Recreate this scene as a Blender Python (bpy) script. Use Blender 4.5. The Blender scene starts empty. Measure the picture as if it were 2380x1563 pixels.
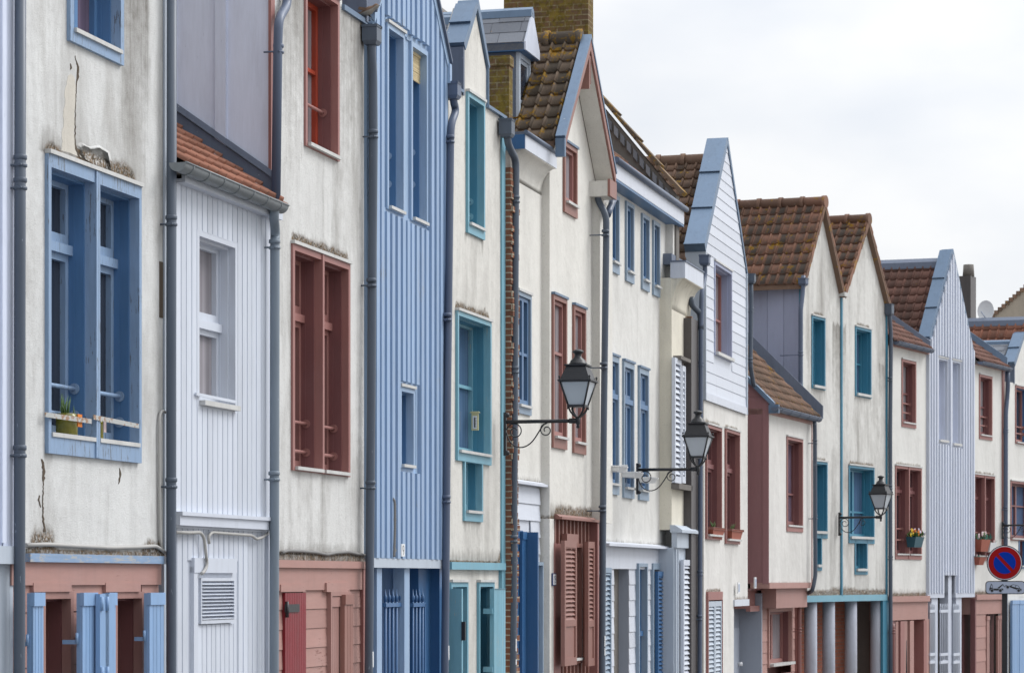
import bpy, math, random
from mathutils import Vector, Matrix
RND = random.Random(11)
SC = bpy.context.scene
COL = SC.collection

# ------------------------------------------------------------------ camera, sky, sun, exposure
FP, CXP, HYP, EYE = 6000.0, 1190.0, 1345.0, 2.5      # focal length / centre / horizon of the view in its own pixels
cam_d = bpy.data.cameras.new("camera")
cam = bpy.data.objects.new("camera", cam_d)
COL.objects.link(cam)
cam.location = (0, 0, EYE)
cam.rotation_euler = (math.radians(90), 0, 0)
cam_d.sensor_fit = 'HORIZONTAL'
cam_d.sensor_width = 36.0
cam_d.lens = FP / 2380.0 * 36.0
cam_d.shift_y = (HYP - 781.5) / 2380.0
cam_d.clip_start = 0.5
cam_d.clip_end = 2000
cam_d.dof.use_dof = True
cam_d.dof.focus_distance = 23.0
cam_d.dof.aperture_fstop = 9.0
SC.camera = cam

SUN_AZ = math.radians(62)      # from +Y towards +X
SUN_EL = math.radians(44)
world = bpy.data.worlds.new("World")
SC.world = world
world.use_nodes = True
wn, wl = world.node_tree.nodes, world.node_tree.links
wn.clear()
w_out = wn.new('ShaderNodeOutputWorld')
w_bg = wn.new('ShaderNodeBackground'); w_bg.inputs[1].default_value = 0.1
sky = wn.new('ShaderNodeTexSky'); sky.sky_type = 'NISHITA'; sky.sun_disc = False
sky.sun_elevation = SUN_EL; sky.sun_rotation = SUN_AZ; sky.air_density = 1.0; sky.dust_density = 3.0
w_tc = wn.new('ShaderNodeTexCoord')
w_sep = wn.new('ShaderNodeSeparateXYZ'); wl.new(w_tc.outputs['Generated'], w_sep.inputs[0])
def wmath(op, a, b=None, c=None):
    n = wn.new('ShaderNodeMath'); n.operation = op
    for i, v in enumerate((a, b, c)):
        if v is None: continue
        if isinstance(v, (int, float)): n.inputs[i].default_value = v
        else: wl.new(v, n.inputs[i])
    return n.outputs[0]
# overcast dome: brighter overhead and towards the hidden sun, darker behind the camera
el = wmath('MAXIMUM', w_sep.outputs[2], 0.0)
dsun = wmath('ADD', wmath('MULTIPLY', w_sep.outputs[0], math.sin(SUN_AZ)), wmath('MULTIPLY', w_sep.outputs[1], math.cos(SUN_AZ)))
lum = wmath('MULTIPLY', wmath('MULTIPLY_ADD', el, wmath('MULTIPLY_ADD', el, 19.0, 1.0), 7.8), wmath('MULTIPLY_ADD', dsun, 0.40, 0.72))
w_map = wn.new('ShaderNodeMapping'); w_map.inputs['Scale'].default_value = (1.0, 1.0, 2.2)
wl.new(w_tc.outputs['Generated'], w_map.inputs[0])
w_no = wn.new('ShaderNodeTexNoise'); w_no.inputs['Scale'].default_value = 8.5; w_no.inputs['Detail'].default_value = 5.0
w_no.inputs['Roughness'].default_value = 0.45
wl.new(w_map.outputs[0], w_no.inputs['Vector'])
w_rp = wn.new('ShaderNodeValToRGB')
w_rp.color_ramp.elements[0].position = 0.38; w_rp.color_ramp.elements[0].color = (0.89, 0.925, 0.985, 1)
w_rp.color_ramp.elements[1].position = 0.62; w_rp.color_ramp.elements[1].color = (1.05, 1.055, 1.065, 1)
wl.new(w_no.outputs[0], w_rp.inputs[0])
w_mul = wn.new('ShaderNodeMix'); w_mul.data_type = 'RGBA'; w_mul.blend_type = 'MULTIPLY'; w_mul.inputs[0].default_value = 1.0
wl.new(w_rp.outputs[0], w_mul.inputs[6])
w_cmb = wn.new('ShaderNodeCombineColor')
for i in range(3): wl.new(lum, w_cmb.inputs[i])
wl.new(w_cmb.outputs[0], w_mul.inputs[7])
w_mix = wn.new('ShaderNodeMix'); w_mix.data_type = 'RGBA'; w_mix.inputs[0].default_value = 0.9
wl.new(sky.outputs[0], w_mix.inputs[6]); wl.new(w_mul.outputs[2], w_mix.inputs[7])
wl.new(w_mix.outputs[2], w_bg.inputs[0]); wl.new(w_bg.outputs[0], w_out.inputs[0])

sun_d = bpy.data.lights.new("sun", 'SUN'); sun_d.energy = 1.3; sun_d.angle = math.radians(25); sun_d.color = (1.0, 0.99, 0.975)
sun = bpy.data.objects.new("sun", sun_d); COL.objects.link(sun)
sun.location = (40, 10, 60)
to_sun = Vector((math.sin(SUN_AZ) * math.cos(SUN_EL), math.cos(SUN_AZ) * math.cos(SUN_EL), math.sin(SUN_EL)))
sun.rotation_euler = (-to_sun).to_track_quat('-Z', 'Y').to_euler()
SC.view_settings.view_transform = 'Standard'
SC.view_settings.look = 'None'
SC.view_settings.exposure = 0.30
SC.view_settings.gamma = 1.0

# ------------------------------------------------------------------ mesh helpers
SPLIT = {'side_panel', 'shoulder_coping', 'corner_board', 'window_ledge', 'crack', 'hinge', 'bargeboard', 'doorway', 'soffit', 'jetty_board', 'eaves_box', 'verge_zinc', 'ground_floor_wall', 'shop_cornice', 'brick_chimney', 'oriel_flank', 'band_board', 'cornice_soffit', 'arcade_beam', 'zinc_flat_roof', 'roof_flashing', 'shutter_frame', 'flank_battens'}
class MB:
    def __init__(s): s.v = []; s.f = []; s.sm = []; s.tone = []; s.pt = {}; s.mi = []
    def face(s, idx, smooth=False, tone=0.5, mi=0):
        s.f.append(tuple(idx)); s.sm.append(smooth); s.tone.append(tone); s.mi.append(mi)
    def poly(s, pts, tone=0.5, smooth=False, mi=0):
        b = len(s.v); s.v += [tuple(p) for p in pts]; s.face(range(b, b + len(pts)), smooth, tone, mi)
    def hexa(s, p, tone=0.5, mi=0):      # p: 4 bottom (ccw from above), 4 top
        b = len(s.v); s.v += [tuple(q) for q in p]
        for q in ((3, 2, 1, 0), (4, 5, 6, 7), (0, 1, 5, 4), (1, 2, 6, 5), (2, 3, 7, 6), (3, 0, 4, 7)):
            s.face([b + i for i in q], False, tone, mi)
    def box(s, x0, x1, y0, y1, z0, z1, tone=0.5, mi=0):
        if x0 > x1: x0, x1 = x1, x0
        if y0 > y1: y0, y1 = y1, y0
        if z0 > z1: z0, z1 = z1, z0
        s.hexa([(x0, y0, z0), (x1, y0, z0), (x1, y1, z0), (x0, y1, z0), (x0, y0, z1), (x1, y0, z1), (x1, y1, z1), (x0, y1, z1)], tone, mi)
    def ring(s, x0, x1, z0, z1, wl_, wr, wt, wb, y0, y1, tone=0.5):
        s.box(x0, x0 + wl_, y0, y1, z0, z1, tone); s.box(x1 - wr, x1, y0, y1, z0, z1, tone)
        s.box(x0 + wl_, x1 - wr, y0, y1, z1 - wt, z1, tone)
        if wb > 0: s.box(x0 + wl_, x1 - wr, y0, y1, z0, z0 + wb, tone)
    def prism(s, pts, axis, a0, a1, tone=0.5, mi=0, smooth=False):     # pts 2D polygon; axis 'x': (y,z); 'y': (x,z); 'z': (x,y)
        def mk(p, a):
            return {'x': (a, p[0], p[1]), 'y': (p[0], a, p[1]), 'z': (p[0], p[1], a)}[axis]
        n = len(pts); b = len(s.v)
        s.v += [mk(p, a0) for p in pts] + [mk(p, a1) for p in pts]
        ar = sum(pts[i][0] * pts[(i + 1) % n][1] - pts[(i + 1) % n][0] * pts[i][1] for i in range(n))
        fl = (ar > 0) != (axis == 'y')
        if a1 < a0: fl = not fl
        r = range(n)
        A = [b + i for i in r]; B = [b + n + i for i in r]
        s.face(A[::-1] if fl else A, False, tone, mi); s.face(B if fl else B[::-1], False, tone, mi)
        for i in r:
            j = (i + 1) % n
            q = [b + i, b + j, b + n + j, b + n + i]
            s.face(q if fl else q[::-1], smooth, tone, mi)
    def tube(s, pts, r, seg=10, caps=True, tone=0.5, mi=0):
        P = [Vector(p) for p in pts]; n = len(P)
        rr = r if isinstance(r, (list, tuple)) else [r] * n
        T = []
        for i in range(n):
            t = (P[min(i + 1, n - 1)] - P[max(i - 1, 0)])
            T.append(t.normalized() if t.length > 1e-9 else Vector((0, 0, 1)))
        ref = Vector((0, 0, 1)) if abs(T[0].z) < 0.9 else Vector((1, 0, 0))
        N = (ref - T[0] * ref.dot(T[0])).normalized()
        b = len(s.v)
        for i in range(n):
            N = (N - T[i] * N.dot(T[i])).normalized(); Bn = T[i].cross(N)
            for k in range(seg):
                a = 2 * math.pi * k / seg
                s.v.append(tuple(P[i] + (N * math.cos(a) + Bn * math.sin(a)) * rr[i]))
        for i in range(n - 1):
            for k in range(seg):
                k2 = (k + 1) % seg
                s.face((b + i * seg + k, b + i * seg + k2, b + (i + 1) * seg + k2, b + (i + 1) * seg + k), True, tone, mi)
        if caps:
            s.face([b + k for k in range(seg)][::-1], False, tone, mi)
            s.face([b + (n - 1) * seg + k for k in range(seg)], False, tone, mi)
    def lathe(s, c, prof, seg=16, tone=0.5, sq=False, mi=0):           # prof: (radius, z) around vertical axis at c
        b = len(s.v)
        for r, z in prof:
            for k in range(seg):
                a = 2 * math.pi * k / seg + (math.pi / seg if sq else 0)
                s.v.append((c[0] + r * math.cos(a), c[1] + r * math.sin(a), c[2] + z))
        n = len(prof)
        for i in range(n - 1):
            for k in range(seg):
                k2 = (k + 1) % seg
                s.face((b + i * seg + k, b + i * seg + k2, b + (i + 1) * seg + k2, b + (i + 1) * seg + k), not sq, tone, mi)
        s.face([b + k for k in range(seg)][::-1], False, tone, mi); s.face([b + (n - 1) * seg + k for k in range(seg)], False, tone, mi)
    def ball(s, c, r, seg=10, rings=6, sc=(1, 1, 1), tone=0.5, mi=0):
        b = len(s.v)
        for i in range(rings + 1):
            ph = math.pi * i / rings
            for k in range(seg):
                a = 2 * math.pi * k / seg
                s.v.append((c[0] + r * sc[0] * math.sin(ph) * math.cos(a), c[1] + r * sc[1] * math.sin(ph) * math.sin(a), c[2] + r * sc[2] * math.cos(ph)))
        for i in range(rings):
            for k in range(seg):
                k2 = (k + 1) % seg
                s.face((b + i * seg + k, b + (i + 1) * seg + k, b + (i + 1) * seg + k2, b + i * seg + k2), True, tone, mi)
    def pieces(s):
        n = len(s.v); par = list(range(n))
        def find(a):
            while par[a] != a: par[a] = par[par[a]]; a = par[a]
            return a
        for f in s.f:
            for i in f[1:]: par[find(i)] = find(f[0])
        box = {}
        for i, p in enumerate(s.v):            # touching boxes stay together
            r = find(i); b = box.setdefault(r, [list(p), list(p)])
            for k in range(3): b[0][k] = min(b[0][k], p[k]); b[1][k] = max(b[1][k], p[k])
        ks = list(box)
        for i, a in enumerate(ks):
            for c in ks[i + 1:]:
                if all(box[a][0][k] <= box[c][1][k] + .003 and box[c][0][k] <= box[a][1][k] + .003 for k in range(3)): par[find(a)] = find(c)
        grp = {}
        for j, f in enumerate(s.f): grp.setdefault(find(f[0]), []).append(j)
        out = []
        for js in grp.values():
            q = MB(); mp = {}
            for j in js:
                for i in s.f[j]:
                    if i not in mp: mp[i] = len(q.v); q.v.append(s.v[i])
                q.face([mp[i] for i in s.f[j]], s.sm[j], s.tone[j], s.mi[j])
            for k, vals in s.pt.items(): q.pt[k] = [vals[i] for i in mp]
            out.append(q)
        return out
    def build(s, name, mats, parent=None, loc=(0, 0, 0)):
        me = bpy.data.meshes.new(name)
        me.from_pydata(s.v, [], s.f)
        me.polygons.foreach_set('use_smooth', s.sm)
        if not isinstance(mats, (list, tuple)): mats = [mats]
        for m in mats: me.materials.append(m)
        if len(mats) > 1: me.polygons.foreach_set('material_index', s.mi)
        at = me.attributes.new('tone', 'FLOAT', 'FACE'); at.data.foreach_set('value', s.tone)
        for k, vals in s.pt.items():
            a2 = me.attributes.new(k, 'FLOAT', 'POINT'); a2.data.foreach_set('value', vals)
        o = bpy.data.objects.new(name, me); COL.objects.link(o); o.location = loc
        if parent is not None: o.parent = parent
        return o

def rounded(pts, r=0.08, n=4):
    P = [Vector(p) for p in pts]; out = [P[0]]
    for i in range(1, len(P) - 1):
        a, b, c = P[i - 1], P[i], P[i + 1]
        d1 = min(r, (a - b).length * .49); d2 = min(r, (c - b).length * .49)
        p, q = b + (a - b).normalized() * d1, b + (c - b).normalized() * d2
        for k in range(n + 1):
            t = k / n; out.append(p * (1 - t) ** 2 + b * 2 * t * (1 - t) + q * t * t)
    out.append(P[-1]); return out

# ------------------------------------------------------------------ street frames: x along the facades, y into the houses, z up
def ground_z(Y): return 0.12 - 0.0115 * (Y - 18.0)
class Seg:
    def __init__(s, ox, oy, vp):
        th = math.atan((vp - CXP) / FP)
        s.u = (math.sin(th), math.cos(th)); s.n = (math.cos(th), -math.sin(th)); s.o = (ox, oy)
        s.rz = math.atan2(s.u[1], s.u[0])
    def U(s, px, d=0.0):
        k = (px - CXP) / FP; ox = s.o[0] + s.n[0] * d; oy = s.o[1] + s.n[1] * d
        a = (k * oy - ox) / (s.u[0] - k * s.u[1]); return a, oy + a * s.u[1]
    def D(s, a, px):
        k = (px - CXP) / FP; ox = s.o[0] + a * s.u[0]; oy = s.o[1] + a * s.u[1]
        return (k * oy - ox) / (s.n[0] - k * s.n[1])
    def W(s, a, d, z): return (s.o[0] + s.u[0] * a + s.n[0] * d, s.o[1] + s.u[1] * a + s.n[1] * d, z)
k0 = (210 - CXP) / FP * 18.7
SA = Seg(k0, 18.7, 2790.0)
aB, YB = SA.U(1740.0)
SM = Seg(*SA.W(aB, 0, 0)[:2], 3350.0)
SB = Seg(*SM.W(SM.U(1862.0)[0], 0, 0)[:2], 4328.0)
SKEW_B = -0.18                                  # the far roofs run back at a slant to their fronts

class Frame:                                  # local frame at the foot of a thing
    def __init__(s, seg, px, d=0.0, zworld=None):
        s.seg = seg; s.a0, Y = seg.U(px, d); s.Y = Y
        s.zg = ground_z(Y) if zworld is None else zworld
        s.loc = seg.W(s.a0, 0, s.zg); s.holes = []; s.stains = []; s.root = None
    def X(s, px, d=0.0): return s.seg.U(px, d)[0] - s.a0
    def P(s, px, py, d=0.0):                   # picture point on the plane d in front of the facade -> local x, z
        a, Y = s.seg.U(px, d); return a - s.a0, EYE + (HYP - py) / FP * Y - s.zg
    def P3(s, px, py, d=0.0):
        x, z = s.P(px, py, d); return (x, -d, z)
    def Zx(s, x, d, py):                        # height of picture row py at local x on plane d
        Y = s.seg.o[1] + s.seg.u[1] * (x + s.a0) + s.seg.n[1] * d
        return EYE + (HYP - py) / FP * Y - s.zg
    def R(s, xl, xr, yt, yb, d=0.0):           # rectangle seen at pixel columns xl..xr, rows taken at its middle
        x0, x1 = s.X(xl, d), s.X(xr, d); xm = (xl + xr) / 2
        return x0, x1, s.P(xm, yb, d)[1], s.P(xm, yt, d)[1]
    def Dp(s, x, px): return s.seg.D(x + s.a0, px)
    def empty(s, name, label, cat, group=None):
        o = bpy.data.objects.new(name, None); COL.objects.link(o); o.empty_display_size = 0.3
        o.location = s.loc; o.rotation_euler = (0, 0, s.seg.rz); s.root = o
        o['label'] = label; o['category'] = cat
        if group: o['group'] = group
        return o
    def single(s, mb, mats, name, label, cat, group=None, kind=None):
        o = mb.build(name, mats); o.location = s.loc; o.rotation_euler = (0, 0, s.seg.rz); s.root = o
        if label: o['label'] = label; o['category'] = cat
        if group: o['group'] = group
        if kind: o['kind'] = kind
        return o
    def add(s, mb, name, mats, parent=None):
        if name in SPLIT:                     # pieces that do not touch are parts of their own
            out = [q.build(name, mats, parent or s.root) for q in mb.pieces()]
            return out[0]
        return mb.build(name, mats, parent or s.root)

def topf(pts):
    def f(x):
        if x <= pts[0][0]: return pts[0][1]
        for (xa, za), (xb, zb) in zip(pts, pts[1:]):
            if x <= xb: return za + (zb - za) * (x - xa) / max(xb - xa, 1e-9)
        return pts[-1][1]
    return f
def free(zl, zh, xa, xb, holes, eps=0.004):
    iv = [(zl, zh)]
    for (h0, h1, k0, k1) in holes:
        if h0 < xb - eps and h1 > xa + eps:
            nv = []
            for a, b in iv:
                if k1 <= a or k0 >= b: nv.append((a, b)); continue
                if k0 > a: nv.append((a, k0))
                if k1 < b: nv.append((k1, b))
            iv = nv
    return [(a, b) for a, b in iv if b - a > eps]
def stain_val(st, x, z):
    s = 0.0
    for (kind, x0, x1, z0, h, k) in st:
        dz = (z - z0) if kind == 'up' else (z0 - z)
        if dz < -0.03 or dz > h: continue
        e = .20 if kind == 'up' and x1 - x0 < 1.2 else .10
        fx = min(1.0, max(0.0, (x - x0 + .06) / e)) * min(1.0, max(0.0, (x1 + .06 - x) / e))
        if fx <= 0: continue
        r = max(dz, 0) / h
        s = max(s, k * fx * ((1 - r ** 1.25) if kind == 'up' else (1 - r)))
    return s
def wall(H, name, top, zbot, d, holes, mat, thick=0.28, step=0.07, stains=(), moss=(), parent=None, yellow=()):
    """a rendered wall with openings; top is the (x, z) outline of its upper edge"""
    mb = MB(); y = -d; tf = topf(top); x0, x1 = top[0][0], top[-1][0]
    br = {x0, x1} | {p[0] for p in top} | {h for q in holes for h in q[:2] if x0 < h < x1}
    br = sorted(br); xs = []
    for a, b in zip(br, br[1:]):
        n = max(1, int((b - a) / step + .5)); xs += [a + (b - a) * i / n for i in range(n)]
    xs.append(x1)
    for xa, xb in zip(xs, xs[1:]):
        if xb - xa < 1e-5: continue
        ta, tb = tf(xa + 1e-6), tf(xb - 1e-6); tm = min(ta, tb)
        for zl, zh in free(zbot, max(ta, tb), xa, xb, holes):
            top_iv = zh >= max(ta, tb) - 1e-6
            za1, zb1 = (ta, tb) if top_iv else (zh, zh)
            n = max(1, int((max(za1, zb1) - zl) / step + .5))
            for i in range(n):
                p, q = i / n, (i + 1) / n
                mb.poly([(xa, y, zl + (za1 - zl) * p), (xb, y, zl + (zb1 - zl) * p), (xb, y, zl + (zb1 - zl) * q), (xa, y, zl + (za1 - zl) * q)])
        mb.poly([(xa, y, ta), (xb, y, tb), (xb, y + thick, tb), (xa, y + thick, ta)])
    for xe, sg in ((x0, 1), (x1, -1)):
        zt_ = tf(xe); n = max(1, int((zt_ - zbot) / .15))
        for i in range(n):
            p, q = zbot + (zt_ - zbot) * i / n, zbot + (zt_ - zbot) * (i + 1) / n
            mb.poly([(xe, y + thick, p), (xe, y, p), (xe, y, q), (xe, y + thick, q)][::sg])
    mb.poly([(x0, y + thick, zbot), (x1, y + thick, zbot), (x1, y, zbot), (x0, y, zbot)])
    for (h0, h1, k0, k1) in holes:
        h0, h1, k0 = max(h0, x0), min(h1, x1), max(k0, zbot)
        yb = y + thick
        mb.poly([(h0, y, k0), (h0, y, k1), (h0, yb, k1), (h0, yb, k0)][::-1])
        mb.poly([(h1, y, k0), (h1, y, k1), (h1, yb, k1), (h1, yb, k0)])
        mb.poly([(h0, y, k1), (h1, y, k1), (h1, yb, k1), (h0, yb, k1)][::-1])
        mb.poly([(h0, y, k0), (h1, y, k0), (h1, yb, k0), (h0, yb, k0)])
    mb.pt['stain'] = [stain_val(stains, v[0], v[2]) for v in mb.v]
    mb.pt['moss'] = [stain_val(moss, v[0], v[2]) for v in mb.v]
    mb.pt['bare'] = [stain_val(yellow, v[0], v[2]) for v in mb.v]
    return H.add(mb, name, mat, parent)
def vboards(mb, x0, x1, zb, tf, pitch, w, y, th, holes=(), ofs=0.0, jit=0.0, bev=0.0):
    """upright boards or battens in front of plane y, cut round the openings"""
    x = x0 + ofs
    while x < x1 - 0.004:
        xa, xb = x, min(x + w, x1); x += pitch
        ta, tb = tf(xa), tf(xb)
        for zl, zh in free(zb, max(ta, tb), xa, xb, holes):
            top_iv = zh >= max(ta, tb) - 1e-6
            za, zc = (ta, tb) if top_iv else (zh, zh)
            j = RND.uniform(-jit, jit); t = RND.random(); yy = y - th + j
            e = bev
            mb.hexa([(xa + e, yy, zl), (xb - e, yy, zl), (xb, y, zl), (xa, y, zl), (xa + e, yy, za), (xb - e, yy, zc), (xb, y, zc), (xa, y, za)], t)
def clap(mb, x0, x1, zb, zt, h, y, holes=(), lip=0.013, tf=None, left=None):
    """lapped horizontal boards"""
    z = zb
    while z < zt - 0.01:
        z1 = min(z + h, zt); zm = (z + z1) / 2
        iv = [(x0, x1)]
        for (h0, h1, k0, k1) in holes:
            if k0 < z1 - .01 and k1 > z + .01:
                nv = []
                for a, b in iv:
                    if h1 <= a or h0 >= b: nv.append((a, b)); continue
                    if h0 > a: nv.append((a, h0))
                    if h1 < b: nv.append((h1, b))
                iv = nv
        for a, b in iv:
            a0, a1, b0, b1 = a, a, b, b
            if tf:                               # trim under a gable
                def lim(zz):
                    n = 160; g = [a + (b - a) * i / n for i in range(n + 1)]; g = [q for q in g if tf(q) >= zz]
                    return (g[0], g[-1]) if g else None
                l0, l1 = lim(z), lim(z1)
                if not l0: continue
                if not l1: m = (l0[0] + l0[1]) / 2; l1 = (m, m + .001)
                a0, b0 = l0; a1, b1 = l1
            mb.hexa([(a0, y - lip, z + .004), (b0, y - lip, z + .004), (b0, y, z + .004), (a0, y, z + .004), (a1, y - .005, z1), (b1, y - .005, z1), (b1, y, z1), (a1, y, z1)], RND.random())
        z += h
def tiles(mb, E, va, La, vb, Lb, w=0.175, c=0.25, roll=0.042, lift=0.03):
    """interlocking roof tiles: E eave corner, va along the eave, vb up the slope"""
    va = Vector(va).normalized(); vb = Vector(vb).normalized(); nr = va.cross(vb)
    if nr.z < 0: nr = -nr
    E = Vector(E); prof = ((0, .0), (.05, .6), (.13, 1.0), (.21, .75), (.28, .2), (.36, .0), (.93, -.05), (1.0, .1))
    nc = max(1, int(Lb / c + .5)); nw = max(1, int(La / w + .5)); c = Lb / nc; w = La / nw
    for i in range(nc):
        for j in range(nw):
            t = RND.random(); dl = RND.uniform(-.006, .006); dh = RND.uniform(0, .006)
            o = E + va * (w * j) + vb * (c * i + dl)
            lo = [o + va * (w * p) + nr * (roll * q + lift + dh) for p, q in prof]
            hi = [o + va * (w * p) + vb * (c * 1.04) + nr * (roll * q + .004) for p, q in prof]
            bt = [o + va * (w * p) + nr * (-.005 if q < .1 else roll * q * .6) for p, q in prof]
            b = len(mb.v); n = len(prof)
            mb.v += [tuple(q) for q in lo + hi + bt]
            for k in range(n - 1):
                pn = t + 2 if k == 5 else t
                mb.face((b + k, b + k + 1, b + n + k + 1, b + n + k), True, pn)
                mb.face((b + 2 * n + k, b + 2 * n + k + 1, b + k + 1, b + k), False, t)
def slates(mb, E, va, La, vb, Lb, w=0.32, c=0.17):
    va = Vector(va).normalized(); vb = Vector(vb).normalized(); nr = va.cross(vb)
    if nr.z < 0: nr = -nr
    E = Vector(E); nc = max(1, int(Lb / c + .5)); c = Lb / nc
    for i in range(nc):
        x = -RND.random() * w
        while x < La:
            ww = w * RND.uniform(.8, 1.2); a, b = max(x, 0), min(x + ww - .006, La); x += ww
            if b - a < .02: continue
            t = RND.random(); h = RND.uniform(.008, .014)
            o = E + vb * (c * i)
            q = [o + va * a, o + va * b, o + va * b + vb * c * 1.03, o + va * a + vb * c * 1.03]
            mb.hexa([q[0], q[1], q[2], q[3], q[0] + nr * h, q[1] + nr * h, q[2] + nr * .003, q[3] + nr * .003], t)
def ridge_tiles(mb, p, v, L, r=0.10, n=None):
    v = Vector(v).normalized(); n = n or max(1, int(L / .42 + .5)); l = L / n; p = Vector(p)
    for i in range(n):
        a = p + v * (l * i); t = RND.random()
        mb.tube([a, a + v * .07, a + v * .071, a + v * (l * 1.02)], [r * 1.18, r * 1.18, r, r * .97], 12, True, t)

# ------------------------------------------------------------------ materials
def srgb(r, g, b):
    f = lambda c: (c / 255.0 / 12.92) if c <= 10 else ((c / 255.0 + .055) / 1.055) ** 2.4
    return (f(r), f(g), f(b), 1.0)
class NT:
    def __init__(s, name):
        s.m = bpy.data.materials.new(name); s.m.use_nodes = True
        s.n, s.l = s.m.node_tree.nodes, s.m.node_tree.links
        s.b = s.n['Principled BSDF']; s.tc = s.n.new('ShaderNodeTexCoord').outputs['Object']
    def lk(s, a, i):
        if isinstance(a, (int, float)): i.default_value = a
        elif isinstance(a, tuple): i.default_value = a
        else: s.l.new(a, i)
    def noise(s, sc, det=4.0, rough=.55, vec=None, stretch=None, dist=0.0):
        n = s.n.new('ShaderNodeTexNoise'); n.inputs['Scale'].default_value = sc; n.inputs['Detail'].default_value = det
        n.inputs['Roughness'].default_value = rough; n.inputs['Distortion'].default_value = dist
        v = vec or s.tc
        if stretch:
            m = s.n.new('ShaderNodeMapping'); m.inputs['Scale'].default_value = stretch; s.l.new(v, m.inputs[0]); v = m.outputs[0]
        s.l.new(v, n.inputs['Vector']); return n.outputs[0]
    def attr(s, name):
        n = s.n.new('ShaderNodeAttribute'); n.attribute_name = name; return n.outputs['Fac']
    def math(s, op, a, b=0.0, c=0.0, clamp=False):
        n = s.n.new('ShaderNodeMath'); n.operation = op; n.use_clamp = clamp
        s.lk(a, n.inputs[0]); s.lk(b, n.inputs[1]); s.lk(c, n.inputs[2]); return n.outputs[0]
    def step(s, v, lo, hi):
        n = s.n.new('ShaderNodeMapRange'); n.clamp = True; s.lk(v, n.inputs[0]); s.lk(lo, n.inputs[1]); s.lk(hi, n.inputs[2]); return n.outputs[0]
    def mix(s, f, a, b, mode='MIX'):
        n = s.n.new('ShaderNodeMix'); n.data_type = 'RGBA'; n.blend_type = mode; n.clamp_factor = True
        s.lk(f, n.inputs[0]); s.lk(a, n.inputs[6]); s.lk(b, n.inputs[7]); return n.outputs[2]
    def val(s, col, f):                      # scale a colour by a value
        n = s.n.new('ShaderNodeHueSaturation'); s.lk(col, n.inputs['Color']); s.lk(f, n.inputs['Value']); return n.outputs[0]
    def bump(s, h, st=.3, dist=.01, prev=None):
        n = s.n.new('ShaderNodeBump'); n.inputs['Strength'].default_value = st; n.inputs['Distance'].default_value = dist
        s.l.new(h, n.inputs['Height'])
        if prev: s.l.new(prev, n.inputs['Normal'])
        return n.outputs[0]
    def done(s, col, rough=.6, metal=0.0, nor=None, spec=.5):
        s.lk(col, s.b.inputs['Base Color']); s.lk(rough, s.b.inputs['Roughness']); s.b.inputs['Metallic'].default_value = metal
        s.b.inputs['Specular IOR Level'].default_value = spec
        if nor: s.l.new(nor, s.b.inputs['Normal'])
        return s.m

def stucco(name, col, grime=.5, seed=0.0, rough=1.0, blotch=.2):
    t = NT(name)
    sv = t.n.new('ShaderNodeMapping'); sv.inputs['Location'].default_value = (seed, seed * .7, seed * 1.3); t.l.new(t.tc, sv.inputs[0]); V = sv.outputs[0]
    blot = t.noise(1.1, 5, .6, V); strk = t.noise(1.0, 6, .65, V, (4.5, 4.5, .32)); strk2 = t.noise(1.0, 4, .6, V, (17, 17, .8)); fine = t.noise(48, 5, .6, V); med = t.noise(9, 6, .65, V)
    c = t.mix(t.step(blot, .35, .7), col, tuple(v * .93 for v in col[:3]) + (1,))
    cl = t.noise(.9, 6, .68, V, (1.6, 1.6, .55), .4); c = t.mix(t.math('MULTIPLY', t.step(cl, .46, .68), blotch), c, srgb(150, 147, 142))
    m = t.math('MULTIPLY', t.step(strk, .47, .72), t.step(t.math('ADD', t.math('MULTIPLY', strk2, .5), t.math('MULTIPLY', med, .5)), .36, .66))
    c = t.mix(t.math('MULTIPLY', m, grime), c, srgb(104, 99, 93))
    c = t.mix(t.math('MULTIPLY', t.step(fine, .56, .70), .22), c, srgb(120, 112, 100))                       # dirt held in the pits of the render
    st = t.attr('stain'); sm = t.step(t.math('SUBTRACT', t.math('MULTIPLY', st, 1.25), t.math('ADD', t.math('MULTIPLY', strk2, .6), t.math('MULTIPLY', med, .55))), -.06, .5)
    c = t.mix(t.math('MULTIPLY', sm, .8), c, srgb(96, 90, 82))
    br = t.attr('bare'); c = t.mix(t.step(t.math('SUBTRACT', br, t.math('MULTIPLY', med, .6)), .0, .1), c, srgb(214, 203, 182))
    mo = t.attr('moss'); mm = t.step(t.math('SUBTRACT', t.math('MULTIPLY', mo, 1.2), t.math('ADD', t.math('MULTIPLY', med, .75), t.math('MULTIPLY', fine, .25))), -.06, .2)
    mc = t.mix(t.step(t.noise(20, 5, .7, V), .42, .6), srgb(70, 62, 52), srgb(116, 94, 68))
    c = t.mix(t.math('MULTIPLY', mm, t.step(fine, .30, .55)), c, mc)
    n1 = t.bump(t.noise(80, 4, .7, V), .42 * rough, .012); n2 = t.bump(t.noise(6, 4, .5, V), .35, .03, n1)
    return t.done(c, .92, 0, n2, .2)

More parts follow.
